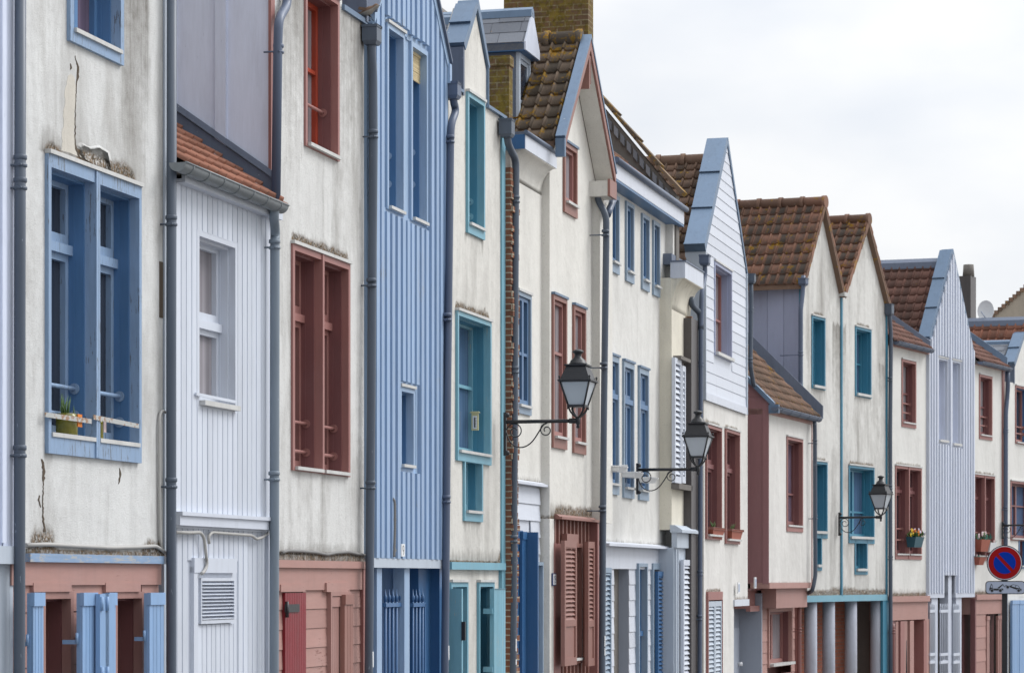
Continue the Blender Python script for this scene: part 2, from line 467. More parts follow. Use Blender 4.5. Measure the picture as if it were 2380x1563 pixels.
def paint(name, col, chip=.12, chipcol=(0.22, 0.19, 0.15, 1), rough=.5, fade=.15, grain='z', dirt=.12):
    t = NT(name)
    st = {'z': (9, 9, 1.0), 'x': (1.0, 9, 9), 'n': (4, 4, 4)}[grain]
    g = t.noise(3.5, 6, .65, None, st); g2 = t.noise(6.5, 7, .72, None, st); b = t.noise(1.6, 4, .6)
    tone = t.attr('tone')
    v = t.math('ADD', t.math('MULTIPLY', t.math('SUBTRACT', tone, .5), .17), t.math('MULTIPLY_ADD', t.math('SUBTRACT', g, .5), fade * 1.6, 1.0))
    c = t.val(col, v)
    lite = tuple(min(1, x * .8 + .16) for x in col[:3]) + (1,)
    c = t.mix(t.math('MULTIPLY', t.step(b, .45, .75), fade), c, lite)
    c = t.mix(t.math('MULTIPLY', t.step(t.noise(2.2, 5, .7, None, (3, 3, .6)), .5, .75), dirt), c, srgb(92, 88, 84))
    cm = t.step(t.math('ADD', t.math('MULTIPLY', g2, .62), t.math('MULTIPLY', b, .38)), .665 - chip * .55, .69 - chip * .55)
    c = t.mix(t.math('MULTIPLY', cm, .8 if chip > 0 else 0.0), c, chipcol)
    n = t.bump(g2, .25, .004, t.bump(t.noise(3, 3, .5), .15, .02))
    return t.done(c, t.math('MULTIPLY_ADD', g, .2, rough - .1), 0, n, .4)

def zinc(name, col, rough=.42, metal=.35):
    t = NT(name)
    a = t.noise(2.2, 5, .6); s = t.noise(2.0, 5, .6, None, (8, 8, .7)); tone = t.attr('tone')
    v = t.math('ADD', t.math('MULTIPLY', t.math('SUBTRACT', tone, .5), .12), t.math('MULTIPLY_ADD', t.math('SUBTRACT', a, .5), .5, 1.0))
    c = t.val(col, v)
    c = t.mix(t.math('MULTIPLY', t.step(s, .5, .75), .35), c, tuple(x * .55 for x in col[:3]) + (1,))
    c = t.mix(t.math('MULTIPLY', t.step(t.noise(30, 3, .6), .70, .74), .6), c, srgb(190, 195, 200))
    return t.done(c, t.math('MULTIPLY_ADD', a, .3, rough - .12), metal, t.bump(a, .2, .03), .5)

def tilemat(name, c1, c2, dark, lich=.3, darkamt=.6):
    t = NT(name)
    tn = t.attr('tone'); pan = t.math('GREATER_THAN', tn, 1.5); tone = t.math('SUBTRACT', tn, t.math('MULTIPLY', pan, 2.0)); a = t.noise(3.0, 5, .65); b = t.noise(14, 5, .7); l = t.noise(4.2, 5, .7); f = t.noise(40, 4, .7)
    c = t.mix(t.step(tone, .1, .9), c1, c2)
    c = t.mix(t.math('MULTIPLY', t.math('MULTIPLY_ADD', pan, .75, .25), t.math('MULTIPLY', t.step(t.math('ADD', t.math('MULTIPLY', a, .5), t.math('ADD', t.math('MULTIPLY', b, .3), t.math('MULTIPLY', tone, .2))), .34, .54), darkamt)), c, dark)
    c = t.mix(t.math('MULTIPLY', t.step(b, .60, .7), .35), c, srgb(150, 145, 138))
    lm = t.step(t.math('ADD', t.math('MULTIPLY', l, .65), t.math('MULTIPLY', b, .35)), .655 - lich * .22, .695 - lich * .22)
    c = t.mix(t.math('MULTIPLY', lm, .85), c, t.mix(t.step(f, .4, .6), srgb(176, 128, 28), srgb(120, 104, 50)))
    return t.done(c, .88, 0, t.bump(f, .4, .01, t.bump(b, .3, .02)), .2)

def brickmat(name, c1, c2, mortar, moss=.0, sc=1.0, mosscol=(0.16, 0.13, 0.03, 1)):
    t = NT(name)
    sp = t.n.new('ShaderNodeSeparateXYZ'); t.l.new(t.tc, sp.inputs[0]); cb = t.n.new('ShaderNodeCombineXYZ')
    t.l.new(t.math('ADD', sp.outputs[0], sp.outputs[1]), cb.inputs[0]); t.l.new(sp.outputs[2], cb.inputs[1])
    br = t.n.new('ShaderNodeTexBrick'); t.l.new(cb.outputs[0], br.inputs['Vector'])
    br.inputs['Scale'].default_value = sc; br.inputs['Brick Width'].default_value = .22; br.inputs['Row Height'].default_value = .072
    br.inputs['Mortar Size'].default_value = .008; br.inputs['Mortar Smooth'].default_value = .2; br.inputs['Bias'].default_value = 0.0
    br.inputs['Color1'].default_value = c1; br.inputs['Color2'].default_value = c2; br.inputs['Mortar'].default_value = mortar
    a = t.noise(3.5, 6, .7); f = t.noise(22, 5, .7)
    c = t.mix(t.math('MULTIPLY', t.step(f, .45, .7), .4), br.outputs['Color'], tuple(x * .4 for x in c1[:3]) + (1,))
    if moss > 0:
        mm = t.step(t.math('ADD', t.math('MULTIPLY', a, .6), t.math('MULTIPLY', f, .4)), .62 - moss * .25, .70 - moss * .2)
        c = t.mix(t.math('MULTIPLY', mm, .85), c, t.mix(t.step(t.noise(9, 4, .6), .4, .6), mosscol, tuple(x * .4 for x in mosscol[:3]) + (1,)))
    n = t.bump(br.outputs['Fac'], -.6, .012, t.bump(f, .4, .012))
    return t.done(c, .9, 0, n, .2)

def simple(name, col, rough=.5, metal=0.0, spec=.5, var=.12, sc=8.0, bump=.15):
    t = NT(name); a = t.noise(sc, 5, .65); tone = t.attr('tone')
    v = t.math('ADD', t.math('MULTIPLY', t.math('SUBTRACT', tone, .5), var), t.math('MULTIPLY_ADD', t.math('SUBTRACT', a, .5), var * 2, 1.0))
    return t.done(t.val(col, v), rough, metal, t.bump(a, bump, .01) if bump else None, spec)

def glass(name, col, curtain=0.0, rough=.06):
    t = NT(name)
    w = t.noise(1.0, 3, .5, None, (14, 14, .25), .3); b = t.noise(2.0, 3, .5)
    c = t.mix(t.math('MULTIPLY', t.step(w, .35, .65), curtain), col, tuple(min(1, x * 2.1 + .02) for x in col[:3]) + (1,))
    c = t.val(c, t.math('MULTIPLY_ADD', t.math('SUBTRACT', b, .5), .5, 1.0))
    n = t.bump(t.noise(1.3, 2, .5), .06, .05)
    return t.done(c, rough, 0, n, .35)

def pipemat(name, col):
    t = NT(name)
    a = t.noise(2.0, 5, .6, None, (6, 6, .6)); f = t.noise(9.0, 5, .7, None, (3, 3, .8)); tone = t.attr('tone')
    c = t.val(col, t.math('ADD', t.math('MULTIPLY', t.math('SUBTRACT', tone, .5), .2), t.math('MULTIPLY_ADD', t.math('SUBTRACT', a, .5), .5, 1.0)))
    c = t.mix(t.math('MULTIPLY', t.step(f, .685, .70), .75), c, srgb(150, 162, 176))
    return t.done(c, t.math('MULTIPLY_ADD', a, .25, .30), 0, t.bump(f, .15, .005), .45)

M = {}
CR = srgb(214, 209, 200)
M['cream1'] = stucco('cream_render', srgb(216, 217, 216), .34, 0.0, 1.3, .6)
M['cream3'] = stucco('pale_grey_render', srgb(216, 216, 214), .66, 4.1, 1.2, .6)
M['cream5'] = stucco('warm_cream_render', srgb(218, 216, 210), .32, 9.3, .9, .45)
M['cream7'] = stucco('smooth_cream_render', srgb(221, 219, 213), .16, 13.7, .5)
M['cream8'] = stucco('ivory_render', srgb(219, 218, 214), .14, 17.1, .5, .3)
M['yellow'] = stucco('yellowish_render', srgb(223, 218, 203), .2, 21.3, .3)
M['cream11'] = stucco('white_render', srgb(219, 217, 213), .15, 27.1, .3, .3)
M['cream12'] = stucco('stained_render', srgb(214, 213, 209), .45, 31.9, .6, .8)
M['cream13'] = stucco('clean_cream_render', srgb(220, 219, 215), .18, 37.7, .4, .25)
M['greyrender'] = stucco('grey_cement_render', srgb(176, 166, 152), .4, 43.0, .5)
M['cement'] = stucco('dark_cement_render', srgb(118, 114, 110), .7, 47.0, .8)
WD = (0.20, 0.17, 0.13, 1)
M['blue_front'] = paint('weathered_blue_paint', srgb(132, 157, 187), .19, srgb(92, 96, 100), .5, .28)
M['blue_peel'] = paint('peeling_blue_paint', srgb(132, 157, 187), .27, srgb(176, 172, 164), .6, .3, 'x')
M['blue_deep'] = paint('unfaded_shaded_blue_paint', srgb(80, 118, 160), .02, srgb(40, 60, 92), .42, .12)  # for reveals: less faded than the frame blue, recess shade painted into the colour
M['blue_board'] = paint('light_blue_boards', srgb(146, 171, 200), .08, srgb(84, 104, 140), .5, .26)
M['blue_batten'] = paint('blue_battens', srgb(143, 168, 199), .14, srgb(150, 160, 172), .5, .2)
M['blue_gate'] = paint('blue_gate_paint', srgb(68, 106, 150), .03, srgb(34, 50, 80), .4, .12)
M['shutter_blue'] = paint('sky_blue_shutter_paint', srgb(128, 161, 200), .05, srgb(80, 98, 130), .45, .2)
M['blue8'] = paint('steel_blue_paint', srgb(84, 116, 152), .04, srgb(50, 70, 96), .45, .16)
M['blue8f'] = paint('grey_blue_frame_paint', srgb(134, 152, 170), .05, srgb(80, 92, 104), .5, .2)
M['royal'] = paint('royal_blue_paint', srgb(52, 96, 142), .03, srgb(30, 50, 90), .4, .12)
M['red'] = paint('dull_red_paint', srgb(152, 106, 101), .10, srgb(178, 132, 112), .55, .15)
M['red_deep'] = paint('unfaded_shaded_red_paint', srgb(122, 80, 80), .02, srgb(80, 46, 44), .5, .10)  # darker copy of the frame red: unfaded, with the shade of recesses coloured in
M['orange_red'] = paint('orange_red_sash_paint', srgb(164, 62, 38), .05, srgb(120, 50, 36), .4, .15)
M['crimson'] = paint('crimson_shutter_paint', srgb(124, 24, 36), .0, WD, .42, .12)
M['pink'] = paint('faded_pink_paint', srgb(170, 131, 123), .13, srgb(120, 78, 70), .6, .2, 'x')
M['pinkv'] = paint('dusty_pink_paint', srgb(160, 122, 115), .06, srgb(118, 76, 70), .6, .16)
M['red7'] = paint('brick_pink_paint', srgb(142, 101, 92), .05, srgb(112, 66, 60), .5, .16)
M['maroon_panel'] = paint('maroon_panel_paint', srgb(150, 108, 110), .0, WD, .5, .08, 'n')
M['teal'] = paint('turquoise_paint', srgb(116, 166, 184), .12, srgb(170, 172, 160), .5, .22)
M['teal_deep'] = paint('unfaded_shaded_teal_paint', srgb(74, 134, 160), .03, srgb(44, 80, 92), .45, .14)  # turquoise of the reveals: less bleached, and darkened in colour for recess shade
M['teal12'] = paint('bright_teal_paint', srgb(62, 126, 152), .02, srgb(40, 80, 96), .45, .14)
M['white'] = paint('white_wood_paint', srgb(200, 206, 217), .03, srgb(168, 168, 166), .5, .06, 'z', .10)
M['whitex'] = paint('white_clapboard_paint', srgb(203, 208, 218), .02, srgb(170, 172, 172), .5, .06, 'x', .12)
M['greyw'] = paint('cool_white_paint', srgb(180, 190, 202), .03, srgb(150, 152, 156), .5, .08)
M['lav'] = paint('lavender_board_paint', srgb(208, 216, 234), .05, srgb(120, 126, 148), .55, .14)
M['lavpale'] = paint('pale_lavender_batten_paint', srgb(198, 204, 217), .08, srgb(150, 150, 150), .55, .12)
M['purple'] = paint('slate_lavender_paint', srgb(158, 165, 190), .02, srgb(96, 98, 116), .55, .1)
M['greydoor'] = paint('grey_door_paint', srgb(152, 159, 172), .0, WD, .5, .06)
M['zinc'] = zinc('zinc_sheet', srgb(103, 124, 148))
M['zincd'] = zinc('dark_zinc_sheet', srgb(98, 108, 126), .5, .2)
M['zincg'] = zinc('grey_zinc_gutter', srgb(126, 132, 136), .45, .25)
M['zincw'] = zinc('pale_zinc_flashing', srgb(196, 196, 194), .5, .15)
M['pipe'] = pipemat('slate_blue_pipe_paint', srgb(78, 88, 102))
M['pipeb'] = pipemat('blue_grey_pipe_paint', srgb(84, 96, 118))
M['pipez'] = pipemat('grey_zinc_pipe', srgb(116, 128, 140))
M['piped'] = pipemat('dark_brown_pipe_paint', srgb(80, 76, 76))
M['pipered'] = pipemat('red_brown_pipe_paint', srgb(128, 84, 80))
M['tile_orange'] = tilemat('orange_clay_tiles', srgb(158, 110, 92), srgb(138, 96, 80), srgb(106, 82, 72), .0, .55)
M['tile_dark'] = tilemat('mossy_brown_tiles', srgb(122, 106, 92), srgb(98, 88, 78), srgb(72, 66, 58), .62, .6)
M['tile_brown'] = tilemat('weathered_brown_tiles', srgb(138, 112, 96), srgb(112, 94, 82), srgb(82, 74, 68), .36, .7)
M['tile_mix'] = tilemat('patchy_orange_tiles', srgb(150, 113, 96), srgb(126, 98, 84), srgb(88, 82, 77), .44, .94)
M['tile_red'] = tilemat('red_brown_tiles', srgb(136, 103, 93), srgb(114, 88, 80), srgb(88, 73, 68), .12, .6)
M['slate'] = tilemat('grey_slates', srgb(138, 142, 150), srgb(114, 118, 126), srgb(92, 94, 98), .1, .4)
M['brick'] = brickmat('brown_brick', srgb(136, 92, 72), srgb(112, 78, 64), srgb(170, 160, 142), .18, 1.0, srgb(110, 104, 66))
M['brick_moss'] = brickmat('mossy_brick', srgb(118, 92, 70), srgb(100, 82, 64), srgb(136, 126, 100), .72, 1.0, srgb(128, 112, 44))
M['brick_red'] = brickmat('red_brick', srgb(168, 104, 84), srgb(146, 90, 74), srgb(128, 112, 102), .0, 1.0)
M['glass'] = glass('window_glass', srgb(44, 50, 62), .35)
M['glass_mauve'] = glass('mauve_curtained_glass', srgb(92, 80, 96), .45)
M['glass_grey'] = glass('curtained_glass', srgb(128, 124, 128), .5, .12)
M['glass_blue'] = glass('blue_window_glass', srgb(70, 92, 120), .3)
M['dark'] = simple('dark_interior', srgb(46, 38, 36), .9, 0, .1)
M['iron'] = simple('black_iron_paint', srgb(40, 41, 45), .42, 0, .5, .2, 20)
M['frost'] = simple('frosted_lamp_glass', srgb(190, 198, 206), .35, 0, .5, .05, 6, .03)
M['cable'] = simple('pale_painted_cable', srgb(170, 169, 166), .6)
M['cableg'] = simple('grey_cable', srgb(118, 117, 116), .6)
M['black'] = simple('black_plastic', srgb(34, 34, 36), .5)
M['terracotta'] = simple('terracotta', srgb(152, 84, 66), .7)
M['potgreen'] = simple('blue_green_planter_plastic', srgb(36, 84, 98), .45)
M['leaf'] = simple('leaf_green', srgb(78, 104, 58), .6, 0, .3, .4)
M['leafb'] = simple('blue_green_leaf', srgb(70, 122, 110), .6, 0, .3, .3)
M['yellowf'] = simple('yellow_petals', srgb(236, 196, 24), .6)
M['orangef'] = simple('orange_petals', srgb(214, 122, 28), .6)
M['whitef'] = simple('white_violet_petals', srgb(208, 204, 224), .6)
M['pinkf'] = simple('pale_pink_petals', srgb(206, 186, 186), .7)
M['plate'] = simple('white_plate', srgb(226, 228, 230), .4, 0, .5, .04, 8, 0)
M['plateblue'] = simple('dark_blue_enamel', srgb(40, 60, 110), .4, 0, .5, .04, 8, 0)
M['signred'] = simple('sign_red', srgb(150, 20, 24), .55, 0, .12, .03, 8, 0)
M['signblue'] = simple('sign_blue', srgb(0, 52, 160), .55, 0, .12, .03, 8, 0)
M['signwhite'] = simple('sign_white', srgb(205, 210, 220), .55, 0, .12, .03, 8, 0)
M['signgrey'] = simple('sign_pale_grey', srgb(172, 182, 202), .55, 0, .12, .03, 8, 0)
M['bamboo'] = paint('bamboo', srgb(208, 190, 150), .1, srgb(140, 110, 70), .6, .2, 'x')
M['concrete'] = stucco('column_concrete', srgb(176, 180, 192), .5, 51.0, .5)
M['ply'] = simple('thermometer_ivory', srgb(202, 196, 150), .5)
M['jar'] = simple('green_algae_jar_glass', srgb(112, 108, 40), .1, 0, .5, .5, 30)
M['rust'] = paint('rusty_painted_iron', srgb(176, 178, 176), .26, srgb(146, 100, 58), .6, .2, 'n')
M['asphalt'] = simple('asphalt', srgb(74, 74, 76), .9, 0, .3, .2, 40)
M['paving'] = simple('grey_paving', srgb(150, 146, 140), .9, 0, .3, .15, 6)
M['crack'] = simple('crack_shadow_gap', srgb(92, 82, 72), .95, 0, .1)
M['bareplaster'] = stucco('bare_yellow_plaster', srgb(204, 199, 189), .3, 55.0, .8)
M['birdbrown'] = simple('sparrow_brown', srgb(112, 92, 78), .8, 0, .2, .3, 60)
M['birdgrey'] = simple('sparrow_grey', srgb(140, 136, 130), .8, 0, .2, .2, 60)

# ------------------------------------------------------------------ building parts
def window(H, rc, d=0.0, depth=.24, trim=.075, proud=.025, bays=1, post=.085, transom=None, split=0, rails=(), sill=.03, flash=True,
           mt='red', mr='red_deep', ms=None, gl='glass', hbars=(), sw=.05, bottom=None, top=None, name='window', hole=True, bar=None, flashm='zincw', sillout=.035, lin=.012, railx=1.0):
    x0, x1, z0, z1 = rc; y = -d; ms = ms or mr; bottom = trim if bottom is None else bottom; top = trim if top is None else top
    if hole: H.holes.append((x0 + .008, x1 - .008, z0 + .008, z1 - .008))
    m = MB(); m.ring(x0, x1, z0, z1, trim, trim, top, bottom, y - proud, y + .05)
    cells = []; iw = (x1 - x0 - 2 * trim - (bays - 1) * post) / bays
    for b in range(bays):
        a = x0 + trim + b * (iw + post); cells.append((a, a + iw))
        if b < bays - 1:
            g = post * .42; m.box(a + iw, a + iw + g, y - proud - .012, y + .05, z0 + .004, z1 - .004, .8); m.box(a + iw + post - g, a + iw + post, y - proud - .008, y + .05, z0 + .004, z1 - .004, .4); m.box(a + iw + g, a + iw + post - g, y + .0, y + .05, z0 + .004, z1 - .004, .1)
    W = H.add(m, name, M[mt])
    zb, zt = z0 + bottom, z1 - top
    lm, sm_, pm = MB(), MB(), MB()
    for i, (a, b) in enumerate(cells):
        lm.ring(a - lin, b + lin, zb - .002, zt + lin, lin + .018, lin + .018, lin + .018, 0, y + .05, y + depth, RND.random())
        # board line of the lined reveal
        lm.box(b - .022, b - .006, y + .05 + depth * .32, y + depth, zb, zt - .006)
        ya, yb = y + depth - .07, y + depth - .012
        a2, b2 = a + .006, b - .022
        if transom:
            zt2 = zb + (zt - zb) * transom
            sm_.box(a2, b2, ya - .035, yb, zt2 - .035, zt2 + .035, .8)
            zs = [(zb + .02, zt2 - .035), (zt2 + .035, zt - .006)]
        else: zs = [(zb + .02, zt - .006)]
        for (k0, k1) in zs:
            n = split + 1; wv = (b2 - a2) / n
            for q in range(n):
                sm_.ring(a2 + q * wv + .001, a2 + (q + 1) * wv - .001, k0, k1, sw, sw, sw, sw * 1.5, ya, yb, RND.random())
        for hb in hbars:
            zz = zb + (zt - zb) * hb; sm_.box(a2 + sw, b2 - sw, ya + .004, yb, zz - .018, zz + .018)
        pm.poly([(a2 + .01, yb - .015, zb), (b2 - .01, yb - .015, zb), (b2 - .01, yb - .015, zt), (a2 + .01, yb - .015, zt)])
        pm.poly([(a - .03, y + depth + .02, zb - .05), (b + .03, y + depth + .02, zb - .05), (b + .03, y + depth + .02, zt + .05), (a - .03, y + depth + .02, zt + .05)])
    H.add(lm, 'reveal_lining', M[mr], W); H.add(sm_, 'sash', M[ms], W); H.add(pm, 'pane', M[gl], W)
    for i, (a, b) in enumerate(cells):
        for r in rails:
            rm = MB(); zz = zb + (zt - zb) * r; yr = y + .05 + depth * .30
            rm.tube([(a - .005, yr, zz), (b - .012, yr, zz)], .016, 10); rm.tube([(b - .03, yr, zz), (b - .022, yr, zz)], .04, 14); rm.tube([(a + .004, yr, zz), (a + .012, yr, zz)], .04, 14)
            H.add(rm, 'guard_rail', M[mt if bar is None else bar], W)
    if sill:
        s = MB()
        for i, (a, b) in enumerate(cells):
            p = [(y - proud - sillout, zb - .008), (y + depth - .02, zb + .012), (y + depth - .02, zb + .018), (y - proud - sillout, zb + sill)]
            s.prism([(y - proud - sillout, zb - .012), (y + .0, zb - .012), (y + .049, zb + .004), (y + depth - .015, zb + .012), (y + depth - .015, zb + .02), (y - proud - sillout, zb + sill - .012)], 'x', a + .002, b - .002)
        H.add(s, 'sill', M['zincw'], W)
    if flash:
        f = MB(); f.box(x0 - .005, x1 + .005, y - proud - .02, y + .01, z1 + .001, z1 + .03); H.add(f, 'head_flashing', M[flashm], W)
    return W

def boards_leaf(m, x0, x1, z0, z1, y, th, n=4, toph=.09):
    """plank shutter leaf standing in front of plane y"""
    m.box(x0, x1, y - th * .6, y, z0, z1, .5)
    w = (x1 - x0) / n
    for i in range(n): m.box(x0 + i * w + .003, x0 + (i + 1) * w - .003, y - th, y - th * .6, z0 + .002, z1 - toph, RND.random())
    m.box(x0 - .002, x1 + .002, y - th - .012, y - th * .6, z1 - toph + .001, z1 + .003, .8)
def louver_leaf(m, x0, x1, z0, z1, y, th, solid=.3, pitch=.05, fr=.05):
    m.ring(x0, x1, z0, z1, fr, fr, fr * 1.4, fr * 1.6, y - th, y)
    zs = z0 + (z1 - z0) * solid
    if solid > 0:
        m.box(x0 + fr, x1 - fr, y - th, y, zs - .04, zs + .04); m.box(x0 + fr, x1 - fr, y - th * .7, y - th * .3, z0 + fr, zs - .04)
    z = zs + .04
    while z < z1 - fr * 1.4 - .01:
        m.hexa([(x0 + fr, y - th * .95, z), (x1 - fr, y - th * .95, z), (x1 - fr, y - th * .75, z), (x0 + fr, y - th * .75, z),
                (x0 + fr, y - th * .25, z + pitch * .8), (x1 - fr, y - th * .25, z + pitch * .8), (x1 - fr, y - th * .05, z + pitch * .8), (x0 + fr, y - th * .05, z + pitch * .8)], RND.random())
        z += pitch
def downpipe(H, pts, d, r=.04, collars=(), mat='pipe', hopper=None, stick=(), dz=None, name='downpipe', hm=None, base=True):
    """pts: picture points down the pipe; it then drops to the pavement"""
    P = [H.P3(px, py, dd[0] if dd else d) for px, py, *dd in pts]
    if base: P.append((P[-1][0], P[-1][1], 0.02))
    m = MB(); m.tube(rounded(P, .10, 5), r, 16)
    W = H.add(m, name, M[mat])
    for px, py in collars:
        x, yy, z = H.P3(px, py, d); c = MB()
        c.tube([(x, yy, z - .05), (x, yy, z - .045), (x, yy, z - .028), (x, yy, z - .023)], [r * 1.02, r * 1.22, r * 1.22, r * 1.02], 16)
        c.tube([(x, yy, z + .0), (x, yy, z + .006), (x, yy, z + .03), (x, yy, z + .036)], [r * 1.02, r * 1.18, r * 1.18, r * 1.02], 16)
        c.tube([(x - r * .9, yy, z - .036), (x - r * .9, yy + d + .02, z - .036)], .008, 8); c.tube([(x - r * 1.5, yy - r * .6, z - .036), (x - r * 1.0, yy - r * .6, z - .036)], .009, 8)
        H.add(c, 'collar', M[mat], W)
    for px, yt, yb in stick:                  # paper notices pasted round the pipe
        x, yy, z1 = H.P3(px, yt, d); z0 = H.P3(px, yb, d)[2]; c = MB(); n = 6; b = 0
        A = [math.radians(-118 + 13 * i) for i in range(n + 1)]
        for a0, a1 in zip(A, A[1:]): c.poly([(x + (r + .002) * math.cos(a0), yy + (r + .002) * math.sin(a0), z0), (x + (r + .002) * math.cos(a1), yy + (r + .002) * math.sin(a1), z0), (x + (r + .002) * math.cos(a1), yy + (r + .002) * math.sin(a1), z1), (x + (r + .002) * math.cos(a0), yy + (r + .002) * math.sin(a0), z1)])
        H.add(c, 'notice', M['plate'], W)
    if hopper:
        xl, xr, yt, yb = hopper; hb = MB()
        x = P[0][0]; yy = P[0][1]; z1 = H.P(xl, yt, d)[1]; z0 = H.P(xl, yb, d)[1]; w = .075; e = w * .75
        hb.hexa([(x - e, yy - e, z0), (x + e, yy - e, z0), (x + e, yy + e, z0), (x - e, yy + e, z0), (x - w, yy - w, z0 + .035), (x + w, yy - w, z0 + .035), (x + w, yy + w, z0 + .035), (x - w, yy + w, z0 + .035)])
        hb.box(x - w, x + w, yy - w, yy + w, z0 + .035, z1); hb.ring(x - w - .006, x + w + .006, z1 - .02, z1 + .004, .006, .006, .002, .002, yy - w - .006, yy + w + .006)
        H.add(hb, 'hopper_head', M[hm or mat], W)
    return W
def gutter(H, p0, p1, r=.065, mat='zincd', hoops=0, name='gutter'):
    """half-round gutter from p0 to p1 (local points at its lip)"""
    m = MB(); P0, P1 = Vector(p0), Vector(p1); n = 10; t = (P1 - P0).normalized()
    for rr, fl in ((r, 0), (r * .9, 1)):
        ring = [(math.cos(math.pi * (1 + k / n)) * rr, math.sin(math.pi * (1 + k / n)) * rr) for k in range(n + 1)]
        b = len(m.v)
        for P in (P0, P1): m.v += [(P.x, P.y + q[0], P.z + q[1]) for q in ring]
        for k in range(n):
            q = (b + k, b + k + 1, b + n + 2 + k, b + n + 1 + k); m.face(q if fl else q[::-1], True)
    for P in (P0, P1): m.poly([(P.x, P.y + math.cos(math.pi * (1 + k / n)) * r, P.z + math.sin(math.pi * (1 + k / n)) * r) for k in range(n + 1)])
    m.tube([P0 + Vector((0, -r, 0)), P1 + Vector((0, -r, 0))], .009, 8)
    for i in range(hoops):
        c = P0 + (P1 - P0) * ((i + .5) / hoops)
        m.tube([(c.x, c.y + math.cos(math.pi * (1 + k / 8)) * r * 1.03, c.z + math.sin(math.pi * (1 + k / 8)) * r * 1.03) for k in range(9)], .006, 6, True, .8)
    return H.add(m, name, M[mat])
def poly_solo(frame, mb, mats, name, label, cat, group=None, kind=None): return frame.single(mb, mats, name, label, cat, group, kind)

def weather(H, rc, up=.16, ku=.9, dn=.5, kd=.55):
    """lichen on the head of an opening and dirt runs below its sill"""
    x0, x1, z0, z1 = rc
    H.moss.append(('up', x0, x1, z1, up, ku)); H.stains.append(('up', x0, x1, z1, up * 1.7, ku * .75))
    H.stains.append(('down', x0 - .05, x0 + .04, z0, dn, kd)); H.stains.append(('down', x1 - .05, x1 + .05, z0, dn, kd))
    H.stains.append(('down', x0, x1, z0, .10, kd * .8))
def house(seg, px, d, name, label, group=None, cat='house'):
    H = Frame(seg, px, d); H.moss = []; H.stains = []; H.bare = []
    H.empty(name, label, cat, group); return H
def plain_gable(H, x0, x1, z, y0, y1, mat, rise=None):
    """simple pitched roof of a gable whose ridge runs back from the street"""
    xm = (x0 + x1) / 2; rise = rise or (x1 - x0) * .55; m = MB(); t = .08
    m.prism([(x0 - .05, z), (xm, z + rise), (x1 + .05, z), (x1 + .05, z + t), (xm, z + rise + t * 1.4), (x0 - .05, z + t)], 'y', y0, y1)
    return H.add(m, 'roof', M[mat])
def back_box(H, x0, x1, z0, z1, y0=.28, y1=5.0, mat='cement', name='house_body'):
    m = MB(); m.box(x0, x1, y0, y1, z0, z1); return H.add(m, name, M[mat])
def flat_boards(H, rc, d, proud=.02, mat='pink', name='lintel_board'):
    m = MB(); m.box(rc[0], rc[1], -d - proud, -d + .02, rc[2], rc[3]); return H.add(m, name, M[mat])
def vtrim(H, pxl, pxr, yt, yb, d, proud, mat, name='corner_board'):
    x0, x1, z0, z1 = H.R(pxl, pxr, yt, yb, d); m = MB(); m.box(x0, x1, -d - proud, -d + .03, z0, z1); return H.add(m, name, M[mat])
def px_tube(H, pts, d, r, seg=8, jit=0.0, rad=.04):
    P = [H.P3(*p[:2], p[2] if len(p) > 2 else d) for p in pts]
    m = MB(); m.tube(rounded(P, rad, 3), r, seg); return m

GB = -0.6                                      # walls run a little below the pavement
# ================================================================== 0: pale boarded house at the far left edge
H = house(SA, -70, 0, 'boarded_house', 'pale lavender boarded house only partly in view at the far left end of the row')
x0, x1 = H.X(-70), H.X(35); zb = H.P(10, 1268)[1]; zt = 8.6
m = MB(); m.box(x0, x1, .0, .25, zb, zt); vboards(m, x0, x1, zb, lambda x: zt, .42, .40, 0, .022, (), .02); vboards(m, x0, x1, zb + .02, lambda x: zt, .42, .06, -.022, .02, (), .39)
H.add(m, 'upper_cladding', M['lav'])
m = MB(); m.box(x0, x1 - .01, .03, .25, GB, zb - .12); vboards(m, x0, x1 - .01, GB, lambda x: zb - .12, .2, .196, .03, .02); H.add(m, 'lower_cladding', M['greyw'])
m = MB(); m.box(x0, x1 + .005, -.05, .25, zb - .12, zb); H.add(m, 'jetty_board', M['greyw'])
plain_gable(H, x0, x1, zt, -.05, 5, 'tile_brown'); back_box(H, x0, x1 - .02, GB, zt)

# ================================================================== 1: cream house with the big blue double window
H = house(SA, 58, 0, 'rendered_house', 'cracked cream house with blue double window above pink boards and sky blue shutters')
x0, x1 = H.X(58), H.X(389); zj = H.P(216, 1288)[1]; zt = 8.2
rc = H.R(155, 280, -150, 124); H1u = rc
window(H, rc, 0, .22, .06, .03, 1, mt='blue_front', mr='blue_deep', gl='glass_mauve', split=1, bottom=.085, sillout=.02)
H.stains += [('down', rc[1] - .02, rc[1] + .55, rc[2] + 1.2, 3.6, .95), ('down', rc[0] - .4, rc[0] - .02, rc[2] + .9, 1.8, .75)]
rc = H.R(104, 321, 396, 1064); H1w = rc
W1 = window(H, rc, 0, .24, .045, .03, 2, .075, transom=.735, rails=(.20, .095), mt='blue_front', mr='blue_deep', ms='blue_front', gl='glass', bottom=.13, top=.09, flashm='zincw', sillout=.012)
H.moss += [('up', rc[0] - .05, rc[0] + .35, rc[3], .16, 1.0), ('up', rc[0] + .45, rc[1], rc[3], .24, .95)]
H.stains += [('up', rc[0] - .1, rc[1], rc[3], .34, .8), ('down', rc[0] - .03, rc[0] + .16, rc[2], .5, .6), ('down', rc[1] - .35, rc[1] - .1, rc[2], .3, .6), ('down', rc[1], rc[1] + .25, rc[3] + 1.0, 1.9, .7)]
